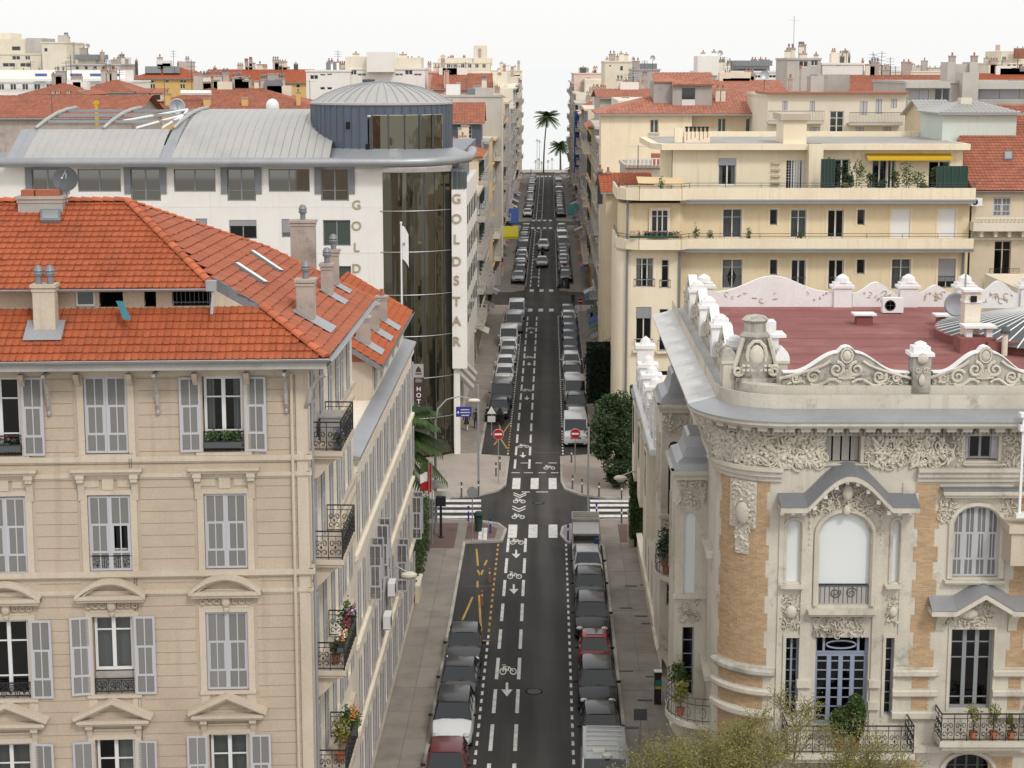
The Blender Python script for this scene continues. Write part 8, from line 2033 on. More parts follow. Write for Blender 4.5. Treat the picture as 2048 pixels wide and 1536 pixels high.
def car_parts(kind):
 L,w,yc,r0,r1,yt,zb,zr_=SPEC[kind];h=L/2;g=.20
 st=[(-h,.70,.32,zb*.62),(-h+.06,.84,.24,zb*.70),(-h+.30,.95,g,zb*.80),((yc-h)/2*.9,1.0,g,zb*.92),(yc,1.0,g,zb),(0,1.0,g,zb),(h*.7,1.0,g,zb+.03),(h-.18,.97,g,zb),(h-.03,.9,.28,zb*.9),(h,.8,.36,zb*.72)]
 if kind=='van':st=[(-h,.8,.3,.75),(-h+.05,.95,.24,.95),(-h+.4,1,g,1.12),(yc,1,g,zb),(0,1,g,zb),(h-.1,1,g,zb),(h,.98,.3,zb)]
 B=MB();loft(B,[[(-w*a*.86,y,z0),(-w*a,y,z0+.14),(-w*a,y,z1-.20),(-w*a*.93,y,z1-.04),(-w*a*.5,y,z1+.015),(w*a*.5,y,z1+.015),(w*a*.93,y,z1-.04),(w*a,y,z1-.20),(w*a,y,z0+.14),(w*a*.86,y,z0)][::-1]for y,a,z0,z1 in st],10)
 wt=w*.74 if kind!='van' else w*.90;wb=w*.92;zo=zb-.03;C_=lambda ww,y,z:[(-ww,y,z),(ww,y,z)]
 G=MB();base=[(-wb,yc,zo),(wb,yc,zo),(wb,yt,zo),(-wb,yt,zo)];top=[(-wt,r0,zr_-.05),(wt,r0,zr_-.05),(wt,r1,zr_-.05),(-wt,r1,zr_-.05)];G.add(base+top,[(0,1,5,4),(1,2,6,5),(2,3,7,6),(3,0,4,7)])
 Rf=MB();loft(Rf,[[(-wt*a,y,zr_-.07),(-wt*a*.97,y,zr_-.02-dz),(-wt*.6*a,y,zr_+.012-dz),(wt*.6*a,y,zr_+.012-dz),(wt*a*.97,y,zr_-.02-dz),(wt*a,y,zr_-.07)][::-1]for y,a,dz in((r0-.03,.98,.045),(r0+.12,1.03,.008),((r0+r1)/2,1.04,-.02),(r1-.1,1.03,.0),(r1+.05,.98,.04))],6)
 for sg in(-1,1):
  for(y0,y1)in((yc,r0),(yt,r1)):Rf.tube((sg*wb,y0,zo),(sg*wt,y1,zr_-.05),.04,4)
  for f in(.36,.68)if kind!='city_car' else(.55,):Rf.tube((sg*(wb+.005),yc+(yt-yc)*f,zo),(sg*(wt+.005),r0+(r1-r0)*f,zr_-.05),.03,4)
 if kind=='van':
  for sg in(-1,1):Rf.add([(sg*(wb+.012),yc+1.5,zo),(sg*(wb+.012),yt,zo),(sg*(wt+.012),r1,zr_-.05),(sg*(wt+.012),r0+1.0,zr_-.05)],[(0,1,2,3)])
 H_=[];zl=zb*.68
 for sg in(-1,1):q=MB();q.blob((sg*w*.70,-h+.16,zl),(.20,.17,.10),8,5);H_.append(q)
 Gr=MB();Gr.box(-w*.42,-h-.01,zl-.09,w*.42,-h+.1,zl+.03);Gr.box(-w*.62,-h-.015,.26,w*.62,-h+.1,.38)
 Pl=MB();Pl.box(-.26,-h-.03,.42,.26,-h,.53)
 Mi=[]
 for sg in(-1,1):q=MB();q.blob((sg*(w+.10),yc+.38,zb+.06),(.12,.07,.08),7,4);Mi.append(q)
 Wh=MB();Wh.lathe([(.20,-.1),(.30,-.1),(.325,-.06),(.325,.06),(.30,.1),(.20,.1)],14);Ri=MB();Ri.lathe([(0,.085),(.18,.085),(.205,.1),(.205,-.08)],10)
 Wi=MB();
 for sg in(-1,1):Wi.tube((sg*.05,yc+.03,zb+.015),(sg*.05+.5,yc+.22,zb+.05),.012,4)
 return dict(body=B,windows=G,roof=Rf,headlight=H_,grille=Gr,number_plate=Pl,mirror=Mi,wheel=Wh,rim=Ri,wiper=Wi,wy=(-h+.78,h-.72),w=w)
CP={k:car_parts(k)for k in SPEC}
RYm=Matrix.Rotation(math.pi/2,4,'Y')
def vehicle(kind,paint,loc,rz,label,level,group,roofp=None):
 P=CP[kind];nm={'hatchback':'parked_car','saloon':'parked_car','suv':'parked_suv','city_car':'small_car','van':'parked_van'}[kind];cat='van' if kind=='van' else 'car'
 pm=PAINT[paint];rm_=PAINT[roofp or paint]
 if level==2:
  def mk():
   me=bpy.data.meshes.new('far_car');vs,fs,mi=[],[],[]
   wh=MB()
   for y in P['wy']:
    for sg in(-1,1):wh.tube((sg*(P['w']-.18),y,.31),(sg*(P['w']-.0),y,.31),.31,8)
   for i,q in enumerate([P['body'],P['roof'],P['windows'],wh,P['headlight'][0],P['headlight'][1],P['grille']]):
    n=len(vs);vs+=q.v;fs+=[tuple(a+n for a in f)for f in q.f];mi+=[(0,1,2,3,4,4,3)[i]]*len(q.f)
   me.from_pydata([tuple(v)for v in vs],[],fs);[me.materials.append(x)for x in(pm,rm_,M['car_glass'],M['tyre'],M['lamp_glass'])];me.polygons.foreach_set('material_index',mi);me.update();return me
  o=link(nm,cached(('farcar',kind,paint,roofp),mk),None,Matrix.Translation(loc)@Matrix.Rotation(rz,4,'Z'));return tag(o,label=label,cat=cat,group=group)
 e=empty(nm,loc,rz,label=label,cat=cat,group=group)
 c=lambda key,mb,mat:cached(('car',kind,key,mat.name),lambda:mb.mesh(key,mat,True))
 sub('body',c('body',P['body'],pm),None,e);sub('roof',c('roof',P['roof'],rm_),None,e);sub('windows',c('windows',P['windows'],M['car_glass']),None,e)
 for i in(0,1):
  sub('headlight',c('headlight%d'%i,P['headlight'][i],M['lamp_glass']),None,e);sub('mirror',c('mirror%d'%i,P['mirror'][i],M['trim']if level==0 else pm),None,e)
 sub('grille',c('grille',P['grille'],M['trim']),None,e);sub('number_plate',c('plate',P['number_plate'],M['plate']),None,e)
 if level==0:sub('wiper',c('wiper',P['wiper'],M['trim']),None,e)
 for y in P['wy']:
  for sg in(-1,1):
   T=Matrix.Translation((sg*(P['w']-.10),y,.325))@(RYm if sg>0 else Matrix.Rotation(-math.pi/2,4,'Y'));o=sub('wheel',c('wheel',P['wheel'],M['tyre']),None,e);o.matrix_basis=T;sub('rim',c('rim',P['rim'],M['rim']),None,o)
 return e
NEAR=[(-1,66.3,'hatchback','darkred','dark red hatchback at the bottom of the left kerb row'),(-1,71.5,'suv','white','white car with black roof behind the dark red hatchback','black'),(-1,76.4,'saloon','anthracite','dark grey saloon parked between the white car and the grey hatchback'),(-1,81.2,'hatchback','grey','grey hatchback at the head of the left kerb row by the yellow bay'),(1,65.0,'van','silver','pale van with roof vents at the bottom of the right kerb row'),(1,70.4,'hatchback','black','black hatchback directly behind the pale van at the right kerb'),(1,75.6,'suv','black','black off-roader in front of the little red car'),(1,80.3,'city_car','red','little red two-door car with dark glass roof at the right kerb'),(1,85.6,'suv','black','black car just beyond the little red one at the right kerb'),(1,91.0,'hatchback','anthracite','dark grey hatchback, second beyond the little red car'),(1,95.3,'hatchback','silver','silver hatchback parked in front of the grey flatbed')]
for q in NEAR:vehicle(q[2],q[3],S(-4.25 if q[0]<0 else 2.38,q[1]),-SK+rnd.uniform(-.02,.02),q[4],0,'cars parked along the kerbs near the camera',q[5]if len(q)>5 else None)
m=MB();m.box(-.42,-.1,1.555,.42,.78,1.575);q=bpy.data.objects['small_car'];add('glass_roof',m,M['car_glass'],q,wm(q))
m=MB();[m.box(-.75,-.35+.5*i,2.07,.75,-.31+.5*i,2.11)for i in range(6)];m.box(-.5,-.6,2.06,.0,-.2,2.14);m.lathe([(.2,2.06),(.2,2.16),(0,2.18)],10,(.1,-.9,0));add('roof_rack',m,M['plate'],bpy.data.objects['parked_van'],wm(bpy.data.objects['parked_van']))
e=empty('flatbed_truck',S(2.35,99.0),-SK,label='grey flatbed with a covered pale load beside the right corner',cat='truck')
m=MB();loft(m,[[(-.85,y,.35),(-.85,y,z),(.85,y,z),(.85,y,.35)][::-1]for y,z in((-1.9,.9),(-1.5,1.1),(1.9,1.1))],4);sub('chassis',m,M['concrete'],e)
m=MB();m.slab([(-.8,-1.2,1.75),(.8,-1.2,1.75),(.8,.55,2.0),(-.8,.55,2.0)],.12);sub('load_cover',m,M['zinc_pale'],e);m=MB();m.slab([(-.86,.6,2.15),(.86,.6,2.15),(.86,1.9,2.3),(-.86,1.9,2.3)],.3);[m.box(-.8,.7+.4*i,2.25,.8,.78+.4*i,2.36)for i in range(3)];sub('rack',m,M['concrete'],e)
for sg in(-1,1):m=MB();m.box(sg*.8-.03,-1.2,1.0,sg*.8+.03,1.9,1.75);sub('side_board',m,M['concrete'],e)
for y in(-1.3,1.3):
 for sg in(-1,1):o=sub('wheel',cached(('car','van','wheel',M['tyre'].name),lambda:CP['van']['wheel'].mesh('wheel',M['tyre'],True)),None,e);o.matrix_basis=Matrix.Translation((sg*.78,y,.325))@RYm
m=MB();m.box(.5,-1.45,1.1,.78,-1.25,1.5);sub('blue_can',m,M['blue_awning'],e)
vehicle('van','white',S(2.2,130.8),-SK,'white delivery van behind the right-hand no-entry sign',0,None)
CW={'black':10,'anthracite':6,'grey':3,'silver':4,'white':5,'darkred':1,'blue':2};pool=[k for k,n in CW.items()for _ in range(n)]
ORD=['first','second','third','fourth','fifth','sixth','seventh','eighth','ninth','tenth','eleventh','twelfth','thirteenth','fourteenth','fifteenth','sixteenth','seventeenth','eighteenth','nineteenth','twentieth','twenty-first','twenty-second','twenty-third','twenty-fourth','twenty-fifth']
R=random.Random(5)
def car_row(side,d0,d1,where,group,lev,first=None):
 d=d0;i=0
 while d<d1 and i<25:
  k=R.choices(['hatchback','saloon','suv','van','city_car'],[5,3,3,1 if lev==2 else.6,.6])[0];c=(first or[])[i]if first and i<len(first)else R.choice(pool)
  if k=='van' and c in('black','darkred'):c='white'
  L=SPEC[k][0];vehicle(k,c,S(-4.25+R.uniform(-.1,.1)if side<0 else 2.36+R.uniform(-.1,.1),d+L/2),-SK+R.uniform(-.03,.03),'%s %s, %s car in the row %s'%({'anthracite':'charcoal','darkred':'dark red'}.get(c,c),k.replace('_',' '),ORD[i],where),lev,group)
  d+=L+R.uniform(.45,.95);i+=1
car_row(1,134.2,197,'right of the road beyond the white delivery van','cars parked on the right between first and second crossing',1,['white','black','silver','white','grey','white','anthracite','black'])
car_row(-1,138.6,180,'left of the road below the white hotel','cars parked on the left between first and second crossing',1,['black','grey','white','white','white','silver'])
vehicle('van','silver',S(-3.95,187.5),-SK,'grey-white van parked behind the taller white van before the second crossing',1,None)
vehicle('van','white',S(-3.85,197.5),-SK,'white van standing on the left at the second crossing',1,None)
car_row(1,230,302,'right of the road past the second crossing','cars parked on the right between second and third crossing',2);car_row(-1,229,300,'left of the road past the second crossing','cars parked on the left between second and third crossing',2)
car_row(1,332,448,'right of the road past the third crossing','cars parked on the right near the sea',2);car_row(-1,332,448,'left of the road past the third crossing','cars parked on the left near the sea',2)
vehicle('hatchback','silver',S(-1.0,249),-SK,'silver car driving towards the second crossing',1,None);vehicle('suv','white',S(-.9,272),-SK,'white car driving behind the motorcyclist',1,None)
# ------ people, signs, lamps, trees
def person(loc,rz,label,top='black',legs='black',hgt=1.72,stride=.22,sit=False,skin=(.45,.28,.20),hair='black',skirt=None):
 s=hgt/1.72;e=empty('person',loc,rz,label=label,cat='person');cl=lambda n:{'black':M['iron'],'grey':M['zinc_dark'],'blue':PAINT['blue'],'red':PAINT['darkred'],'white':M['white'],'beige':M['stripe_a']}[n]
 V_=[(0,0,.93,.15,.11),(0,0,1.12,.13,.10),(0,0,1.34,.17,.11),(0,0,1.46,.06,.06),(0,-.01,1.54,.065,.07),(0,-.01,1.64,.075,.09),(0,-.01,1.70,.05,.06)];E_=[(0,1),(1,2),(2,3),(3,4),(4,5),(5,6)]
 for sg in(-1,1):
  n=len(V_);f=sg*stride
  if sit:V_+=[(sg*.10,-.05,.90,.10,.10),(sg*.17,-.42,.78,.075,.075),(sg*.16,-.36,.38,.05,.05),(sg*.16,-.52,.32,.04,.05)]
  else:V_+=[(sg*.09,0,.86,.095,.10),(sg*.10,-f*.5-.02,.48,.065,.07),(sg*.10,-f+.04,.09,.045,.05),(sg*.10,-f-.12,.04,.04,.035)]
  E_+=[(0,n),(n,n+1),(n+1,n+2),(n+2,n+3)];n=len(V_)
  V_+=[(sg*.20,0,1.38,.055,.055),(sg*.24,.02+f*.3,1.12,.042,.042),(sg*.24,f*.6-.05 if not sit else-.42,.90 if not sit else 1.08,.034,.034),(sg*.24,f*.7-.07 if not sit else-.5,.80 if not sit else 1.06,.03,.045)];E_+=[(2,n),(n,n+1),(n+1,n+2),(n+2,n+3)]
 me=bpy.data.meshes.new('figure');me.from_pydata([(x*s,y*s,z*s)for x,y,z,*_ in V_],E_,[]);o=sub('body',me,None,e)
 sk=o.modifiers.new('skin','SKIN');
 for v,d in zip(me.skin_vertices[0].data,V_):v.radius=(d[3]*s,d[4]*s)
 me.skin_vertices[0].data[0].use_root=True;sb=o.modifiers.new('sub','SUBSURF');sb.levels=sb.render_levels=1
 m,nt,b=new_mat('clothed_figure');L=nt.links.new;geo=node(nt,'ShaderNodeTexCoord');sx=node(nt,'ShaderNodeSeparateXYZ');L(geo.outputs['Object'],sx.inputs[0]);cr=node(nt,'ShaderNodeValToRGB');L(sx.outputs['Z'],cr.inputs[0]);cr.color_ramp.interpolation='CONSTANT'
 mr=node(nt,'ShaderNodeMath',operation='DIVIDE');L(sx.outputs['Z'],mr.inputs[0]);mr.inputs[1].default_value=2.0;L(mr.outputs[0],cr.inputs[0]);el=cr.color_ramp.elements
 g=lambda k:cl(k).node_tree.nodes['Principled BSDF'].inputs['Base Color'].default_value
 el[0].position=0;el[0].color=(.02,.02,.02,1);el[1].position=.05*s;el[1].color=g(legs)
 for p,c in((.46*s,g(top)),(.735*s,(*skin,1))):x=el.new(p);x.color=c
 L(cr.outputs[0],b.inputs['Base Color']);b.inputs['Roughness'].default_value=.8;me.materials.append(m)
 h=MB();h.blob((0,.015*s,1.655*s),(.088*s,.105*s,.10*s),8,6);sub('hair',h,M['iron']if hair=='black' else M['bark'],e,smooth=True)
 f=MB();f.blob((0,-.10*s,1.60*s),(.014,.02,.025),5,3);sub('nose',f,M['terracotta'],e)
 if skirt:k=MB();k.lathe([(.24*s,.62*s),(.17*s,.95*s)],12);sub('skirt',k,cl(skirt),e,smooth=True)
 return e
for(px,py,rz,lab,kw)in((933,862,3.1,'woman in a black skirt walking away under the blue street sign',dict(skirt='black',legs='beige',hgt=1.65)),(952,858,3.2,'person in black walking away beside the lamp post at the hotel pavement',dict()),(1171,742,.1,'person in dark trousers and grey-blue top on the right pavement beside the clipped tree',dict(top='blue')),(980,612,.2,'person in black standing under the pale blue umbrella',dict()),(1004,508,0,'person in a red top on the left pavement past the second crossing',dict(top='red')),(1146,612,.3,'person in black at the right end of the second crossing',dict()),(1183,640,2.8,'person in grey walking on the right pavement before the second crossing',dict(top='grey')),(1028,446,0,'small figure in white at the left end of the third crossing',dict(top='white')),(1062,350,1.0,'small dark figure on the seafront left of the palms',dict())):
 person(gat(px,py,KH if py!=350 else 0),rz,lab,**kw)
u=empty('umbrella',gat(980,612,KH)+Vector((.25,-.1,0)),0,label='pale blue umbrella held over a person at the second crossing',cat='umbrella');m=MB();m.tube((0,0,1.0),(0,0,2.3),.015,5);sub('shaft',m,M['iron'],u);m=MB();m.lathe([(1.05,1.95),(.85,2.12),(.45,2.28),(0,2.34)],8);M['umb']=plain('pale_blue_cloth',(.30,.38,.50),.7);sub('canopy',m,M['umb'],u)
def scooter(loc,rz,label,paint='black'):
 e=empty('motor_scooter',loc,rz,label=label,cat='scooter');m=MB();loft(m,[[(-w_,y,z0),(-w_,y,z1),(w_,y,z1),(w_,y,z0)][::-1]for y,w_,z0,z1 in((-.62,.05,.35,.9),(-.45,.18,.3,1.0),(-.3,.2,.25,.6),(.1,.2,.25,.55),(.25,.17,.35,.78),(.8,.14,.5,.8))],4);sub('body',m,PAINT[paint],e)
 for y in(-.65,.6):w_=MB();w_.lathe([(.14,-.05),(.26,-.05),(.28,0),(.26,.05),(.14,.05)],12);sub('wheel',w_,M['tyre'],e).matrix_basis=Matrix.Translation((0,y,.28))@RYm
 m=MB();m.tube((-.33,-.42,1.05),(.33,-.42,1.05),.02,5);m.blob((0,-.6,.88),(.09,.05,.08),6,4);sub('handlebar',m,M['trim'],e);m=MB();m.blob((0,.35,.82),(.15,.38,.07),8,4);sub('seat',m,M['trim'],e);return e
mp_=S(-1.0,262);scooter(mp_,-SK,'black scooter ridden between the two moving cars');person(mp_+Vector((0,.25,-.03)),-SK,'rider in black sitting on the scooter between the two moving cars',sit=True)
for i in range(6):scooter(S(2.0+.05*(i%2),222.6+1.1*i),-SK+1.2,'%s scooter parked slantwise at the right kerb past the second crossing'%ORD[i],'black' if i%2 else 'grey')
for i in range(3):scooter(S(-4.6,139.2-1.1*i),1.2,'%s scooter from the yellow bay beside the hotel pavement'%ORD[2-i],'black')
def pole(loc,h,r=.05,name='pole',mat='steel',**k):e=empty(name,loc,0,**k);m=MB();m.tube((0,0,0),(0,0,h),r,8,r*.8);m.lathe([(r*2,0),(r*2,.06),(r,.12)],8);sub('pole',m,M[mat],e,smooth=True);return e
M['sign_red']=plain('sign_red',(.42,.012,.015),.45);M['sign_blue']=plain('sign_blue',(.03,.035,.30),.5)
def no_entry(base,top,lab):
 b=gat(*base,KH);h=zat(top,b.y)-b.z;e=pole(b,h+.3,.04,'no_entry_sign',label=lab,cat='road sign');m=MB();m.lathe([(.37,-.02),(.37,.02),(0,.021)],24);o=sub('disc',m,M['sign_red'],e);o.matrix_basis=Matrix.Translation((0,-.07,h))@Matrix.Rotation(math.pi/2,4,'X');m=MB();m.box(-.27,-.105,h-.065,.27,-.095,h+.065);sub('white_bar',m,M['white'],e);m=MB();m.lathe([(.385,-.018),(.385,.018),(.37,.02)],24);o=sub('white_rim',m,M['white'],e);o.matrix_basis=Matrix.Translation((0,-.068,h))@Matrix.Rotation(math.pi/2,4,'X')
no_entry((997,967),868,'red no-entry sign at the left far corner of the crossing');no_entry((1150,946),867,'red no-entry sign in front of the white delivery van');no_entry((1130,549),531,'small distant no-entry sign among the right parked cars');no_entry((1161,622),602,'small no-entry sign at the right side of the second crossing')
def lamp(base,top,head,lab,wallside=None):
 b=gat(*base,KH);zt=zat(top,b.y);e=empty('street_lamp',b,0,label=lab,cat='street lamp');hx=xat(head[0],head[1],b.y)-b.x;hz=zat(head[1],b.y)
 m=MB();m.path([(0,0,0),(0,0,zt*.5),(0,0,zt-1.6),(hx*.08,0,zt-.8),(hx*.3,0,zt-.2),(hx*.6,0,zt),(hx*.93,0,hz+.12)],[.10,.09,.07,.06,.05,.045,.04],8);sub('pole',m,M['steel'],e,smooth=True)
 m=MB();m.blob((hx,0,hz),(.42,.22,.13),10,5);sub('lamp_head',m,M['cream'],e,smooth=True);m=MB();m.blob((hx,0,hz-.09),(.3,.16,.12),8,4);sub('lamp_glass',m,M['plate'],e,smooth=True);return e
L1=lamp((872,1066),797,(948,805),'tall curved street lamp reaching over the left crossing from the hedge corner')
bb=L1 .location
for i,(px0,px1,py,fl)in enumerate(((852,894,946,1),(850,893,967,1),(869,906,989,-1))):
 z0,z1=zat(py+9,bb.y)-bb.z,zat(py-8,bb.y)-bb.z;a,c=xat(px0,py,bb.y)-bb.x,xat(px1,py,bb.y)-bb.x;m=MB()
 m.ext([(a+(.25 if fl>0 else 0),z0),(c-(.25 if fl<0 else 0),z0),(c,(z0+z1)/2 if fl<0 else z0),(c-(.25 if fl<0 else 0),z1),(a+(.25 if fl>0 else 0),z1),(a,(z0+z1)/2 if fl>0 else z1)],-.13,-.1);sub('direction_arrow',m,M['plate'],L1)
def wall_lamp(px,py,wall,D,lab):
 h=at(px,py,D);e=empty('wall_lamp',h,0,label=lab,cat='street lamp');w_=Vector((wall,D,h.z+.25))if isinstance(wall,(int,float))else wall;m=MB();m.path([w_-h,(w_-h)*.5+Vector((0,0,.25)),(0,0,.1)],.035,6);sub('arm',m,M['steel'],e);m=MB();m.blob((0,0,0),(.40,.24,.17),10,5);sub('lamp_head',m,M['cream'],e,smooth=True);m=MB();m.blob((0,0,-.1),(.28,.18,.14),8,4);sub('lamp_glass',m,M['plate'],e,smooth=True)
wall_lamp(818,1150,S(-7.45,74).x,74,'dome street lamp on an arm from the shutter wall above the left pavement');wall_lamp(1241,956,S(5.4,90).x,90,'dome street lamp on an arm above the right crossing beside the ivy');wall_lamp(1202,687,S(5.6,140).x,140,'dome street lamp on an arm above the clipped dark tree')
p_=gat(957,985,KH);e=pole(p_,zat(772,p_.y),.08,'grey_mast',label='tall grey mast with a blue street-name panel at the left far corner',cat='mast');a,c,z0,z1=xat(912,820,p_.y)-p_.x,xat(943,820,p_.y)-p_.x,zat(833,p_.y),zat(813,p_.y);m=MB();m.box(a,-.12,z0-KH,c,-.08,z1-KH);sub('blue_panel',m,M['sign_blue'],e)
for i,w_ in enumerate((.62,.70,.55)):m=MB();m.box((a+c)/2+.1-w_/2,-.124,z1-KH-.24-.2*i,(a+c)/2+.1+w_/2,-.121,z1-KH-.17-.2*i);sub('worn_lettering',m,M['plate'],e)
m=MB();m.poly([(a+.05,-.123,z1-KH-.4),(a+.2,-.123,z1-KH-.52),(a+.2,-.123,z1-KH-.28)]);sub('white_arrow',m,M['white'],e)
p_=gat(1176,1043,KH);pole(p_,zat(858,p_.y),.08,'grey_mast',label='tall plain grey mast at the right near corner behind the flatbed',cat='mast')
p_=gat(945,1082,KH);e=pole(p_,zat(975,p_.y),.04,'round_sign',label='round road sign seen from behind beside the green bin',cat='road sign');m=MB();m.lathe([(.36,-.015),(.36,.015),(0,.016)],20);sub('disc_back',m,M['steel'],e).matrix_basis=Matrix.Translation((0,-.06,zat(988,p_.y)))@Matrix.Rotation(math.pi/2,4,'X')
p_=gat(983,870,KH);e=pole(p_,1.9,.04,'warning_sign',label='pale sign board by the last car below the white hotel',cat='road sign');m=MB();m.lathe([(.42,-.02),(.42,.02),(0,.021)],3);sub('triangle',m,M['white'],e).matrix_basis=Matrix.Translation((0,-.06,2.0))@Matrix.Rotation(math.pi/2,4,'X')@Matrix.Rotation(math.pi/2,4,'Z');m=MB();m.box(-.32,-.08,1.1,.32,-.05,1.6);sub('panel',m,M['plate'],e)
p_=gat(1279,1556,KH);e=pole(p_,zat(1422,p_.y),.04,'square_sign',label='grey square sign seen from behind at the bottom of the right pavement',cat='road sign');m=MB();z=zat(1428,p_.y)-KH;m.box(-.28,-.08,z-.25,.28,-.05,z+.25);sub('panel',m,M['iron_grey'],e)
p_=gat(882,1075,KH);e=pole(p_,2.6,.09,'traffic_light','iron',label='dark traffic signal post at the left end of the zebra stripes',cat='traffic light');m=MB();m.box(-.32,-.2,2.1,.32,.2,2.7);sub('signal_box',m,M['iron'],e)
p_=gat(957,1062,KH);e=empty('litter_bin',p_,0,label='green litter bin with a rounded lid at the left near corner',cat='bin');m=MB();m.lathe([(.22,0),(.28,.9),(.3,.95),(.3,1.15),(.2,1.3),(0,1.34)],12);sub('drum',m,M['green_net'],e,smooth=True);m=MB();m.box(-.2,-.3,.98,.2,-.27,1.1);sub('slot',m,M['dark'],e)
p_=gat(1315,1408,KH);e=empty('parking_meter',p_,-SK,label='black parking meter with a blue and yellow front on the right pavement',cat='parking meter');m=MB();m.box(-.16,-.14,0,.16,.14,1.55);m.box(-.19,-.17,1.55,.19,.17,1.62);sub('housing',m,M['iron'],e);m=MB();m.box(-.13,-.15,.95,.13,-.142,1.25);sub('blue_panel',m,M['teal2'],e);m=MB();m.box(-.13,-.15,.8,.13,-.142,.93);sub('yellow_panel',m,M['yellow_awning'],e);m=MB();m.box(-.19,-.175,1.62,.19,.175,1.66);sub('lid',m,M['white'],e)
def bollard(px,py,lab,mat='iron_grey',h=1.05,band=None):
 e=empty('bollard',gat(px,py,KH if abs(px-970)>12 or py<1100 else 0),0,label=lab,cat='bollard',group='bollards at the crossing corners');m=MB();m.lathe([(.075,0),(.06,.05),(.055,h*.86),(.075,h*.88),(.075,h*.97),(0,h)],8);sub('post',m,M[mat],e,smooth=True)
 m=MB();m.lathe([(.06,h*.62),(.06,h*.74)],8);sub('band',m,M[band or 'white'],e)
for i,(px,py,w_)in enumerate(((937,1042,'left end of the zebra stripes'),(981,1066,'left near corner kerb'),(1136,1080,'right near corner kerb'),(1193,1036,'right zebra stripes behind the flatbed'))):bollard(px,py,'blue bollard at the '+w_,'sign_blue')
for i,(px,py,w_)in enumerate(((923,993,'left far corner, outermost of its row'),(957,990,'foot of the tall grey mast'),(1000,940,'left far kerb below the no-entry sign'),(992,952,'left far kerb just behind the no-entry sign'),(1145,978,'right far corner nearest the crossing'),(1164,986,'right far corner, second from the crossing'),(1198,993,'right far corner beside the mast foot'),(1243,998,'right far corner under the dark tree'),(1143,925,'right far kerb in front of the white van'),(1243,1046,'right near corner beside the ivy wall'))):bollard(px,py,'slim dark bollard at the '+w_)
for(px,py,w_)in((979,1164,'farther'),(964,1210,'nearer')):bollard(px,py,w_+' white-topped bollard standing in the yellow loading bay','terracotta',.85)
for(px,t,bt,cols_,lab)in((822,925,1000,('green','white','red'),'Italian tricolour hanging from a pole beside the palm'),(842,928,1005,('red','red','red'),'red flag on the pole right of the Italian tricolour')):
 b=gat(px+16 if px<830 else px,1052,0);b.y=101;b.x=xat(px+36 if px<830 else px+22,960,101);b.z=0;e=pole(b,zat(t-6,101),.04,'flagpole',label=lab,cat='flag')
 for i,cn in enumerate(cols_):cm={'green':M['leaf'],'white':M['white'],'red':M['sign_red']}[cn];q=cloth(.62,.62,5,4,.1,.15);o=sub('flag_band',q,cm,e,smooth='all');o.matrix_basis=Matrix.Translation((-.05,0,zat(t,101)-.60*i))@Matrix.Rotation(math.pi,4,'Z')@Matrix.Scale(.8 if px<830 else.35,4,(1,0,0))
def palm(loc,h,r,lab,nf=34,seed=1,lean=.3,tr=.28,size=1.0,droop=.42):
 R=random.Random(seed);e=empty('palm_tree',loc,0,label=lab,cat='palm tree');t=MB();pts=[(lean*(k/10)**2,.05*math.sin(k),h*k/10)for k in range(11)];t.path(pts,[tr*(1.25-.5*k/10)for k in range(11)],9);sub('trunk',t,M['bark'],e,smooth=True)
 for i in range(nf):
  f=MB();a=2.4*i+R.uniform(-.2,.2);el=1.25-1.75*(i/nf)+R.uniform(-.1,.1);L=r*R.uniform(.9,1.15);p=Vector((lean,0,h));P=[]
  for k in range(9):q=k/8;hx=L*q*math.cos(el*(1-q*.5));P.append(p+Vector((math.cos(a)*hx,math.sin(a)*hx,L*q*math.sin(el)-L*droop*q*q)))
  f.path(P,[.035*size*(1-k/10)for k in range(9)],4);sd=Vector((-math.sin(a),math.cos(a),0))
  for k in range(1,9):
   for j in(0,.33,.66):
    if k==8 and j:continue
    c=P[k].lerp(P[min(8,k+1)],j);d=(P[k]-P[k-1]).normalized();l=r*.30*size**.3*math.sin(min(1,(k+j)/8.6)*2.7+.25)
    for s in(-1,1):tip=c+sd*s*l*.8+d*l*.6-Vector((0,0,l*.42));f.add([c-d*.07*size,tip,c+d*.09*size],[(0,1,2)])
  sub('frond',f,M['leaf_mid']if i%3 or h>8 else M['leaf_dark'],e)
 return e
b=gat(1087,347);palm(b,zat(234,b.y),3.5,'tall slim palm standing before the sea at the street end',34,3,1.0,.2,1.5);b=gat(1121,340);palm(b,zat(293,b.y),3.3,'shorter palm right of the tall palm at the street end',30,4,-.2,.26,1.5)
palm(Vector((-8.7,103.3,0)),6.8,3.9,'broad dark palm arching over the left corner beside the bronze glass',44,6,.2,.35,1.8,.55)
m=MB();c=gat(1090,348);R=random.Random(2)
for i in range(900):a=R.uniform(0,6.28);q=R.random()**.5;p=c+Vector((3.2*q*math.cos(a),1.5*q*math.sin(a),0));m.add([p,p+Vector((.12,0,.02)),p+Vector((.05,.03,.35))],[(0,1,2)])
tag(add('lawn_grass',m,M['leaf_hedge']),kind='stuff');m=MB();m.lathe([(4.0,0),(4.0,.15),(0,.2)],20,tuple(c),sy=.5);add('median_island',m,M['pave'],kind='structure')
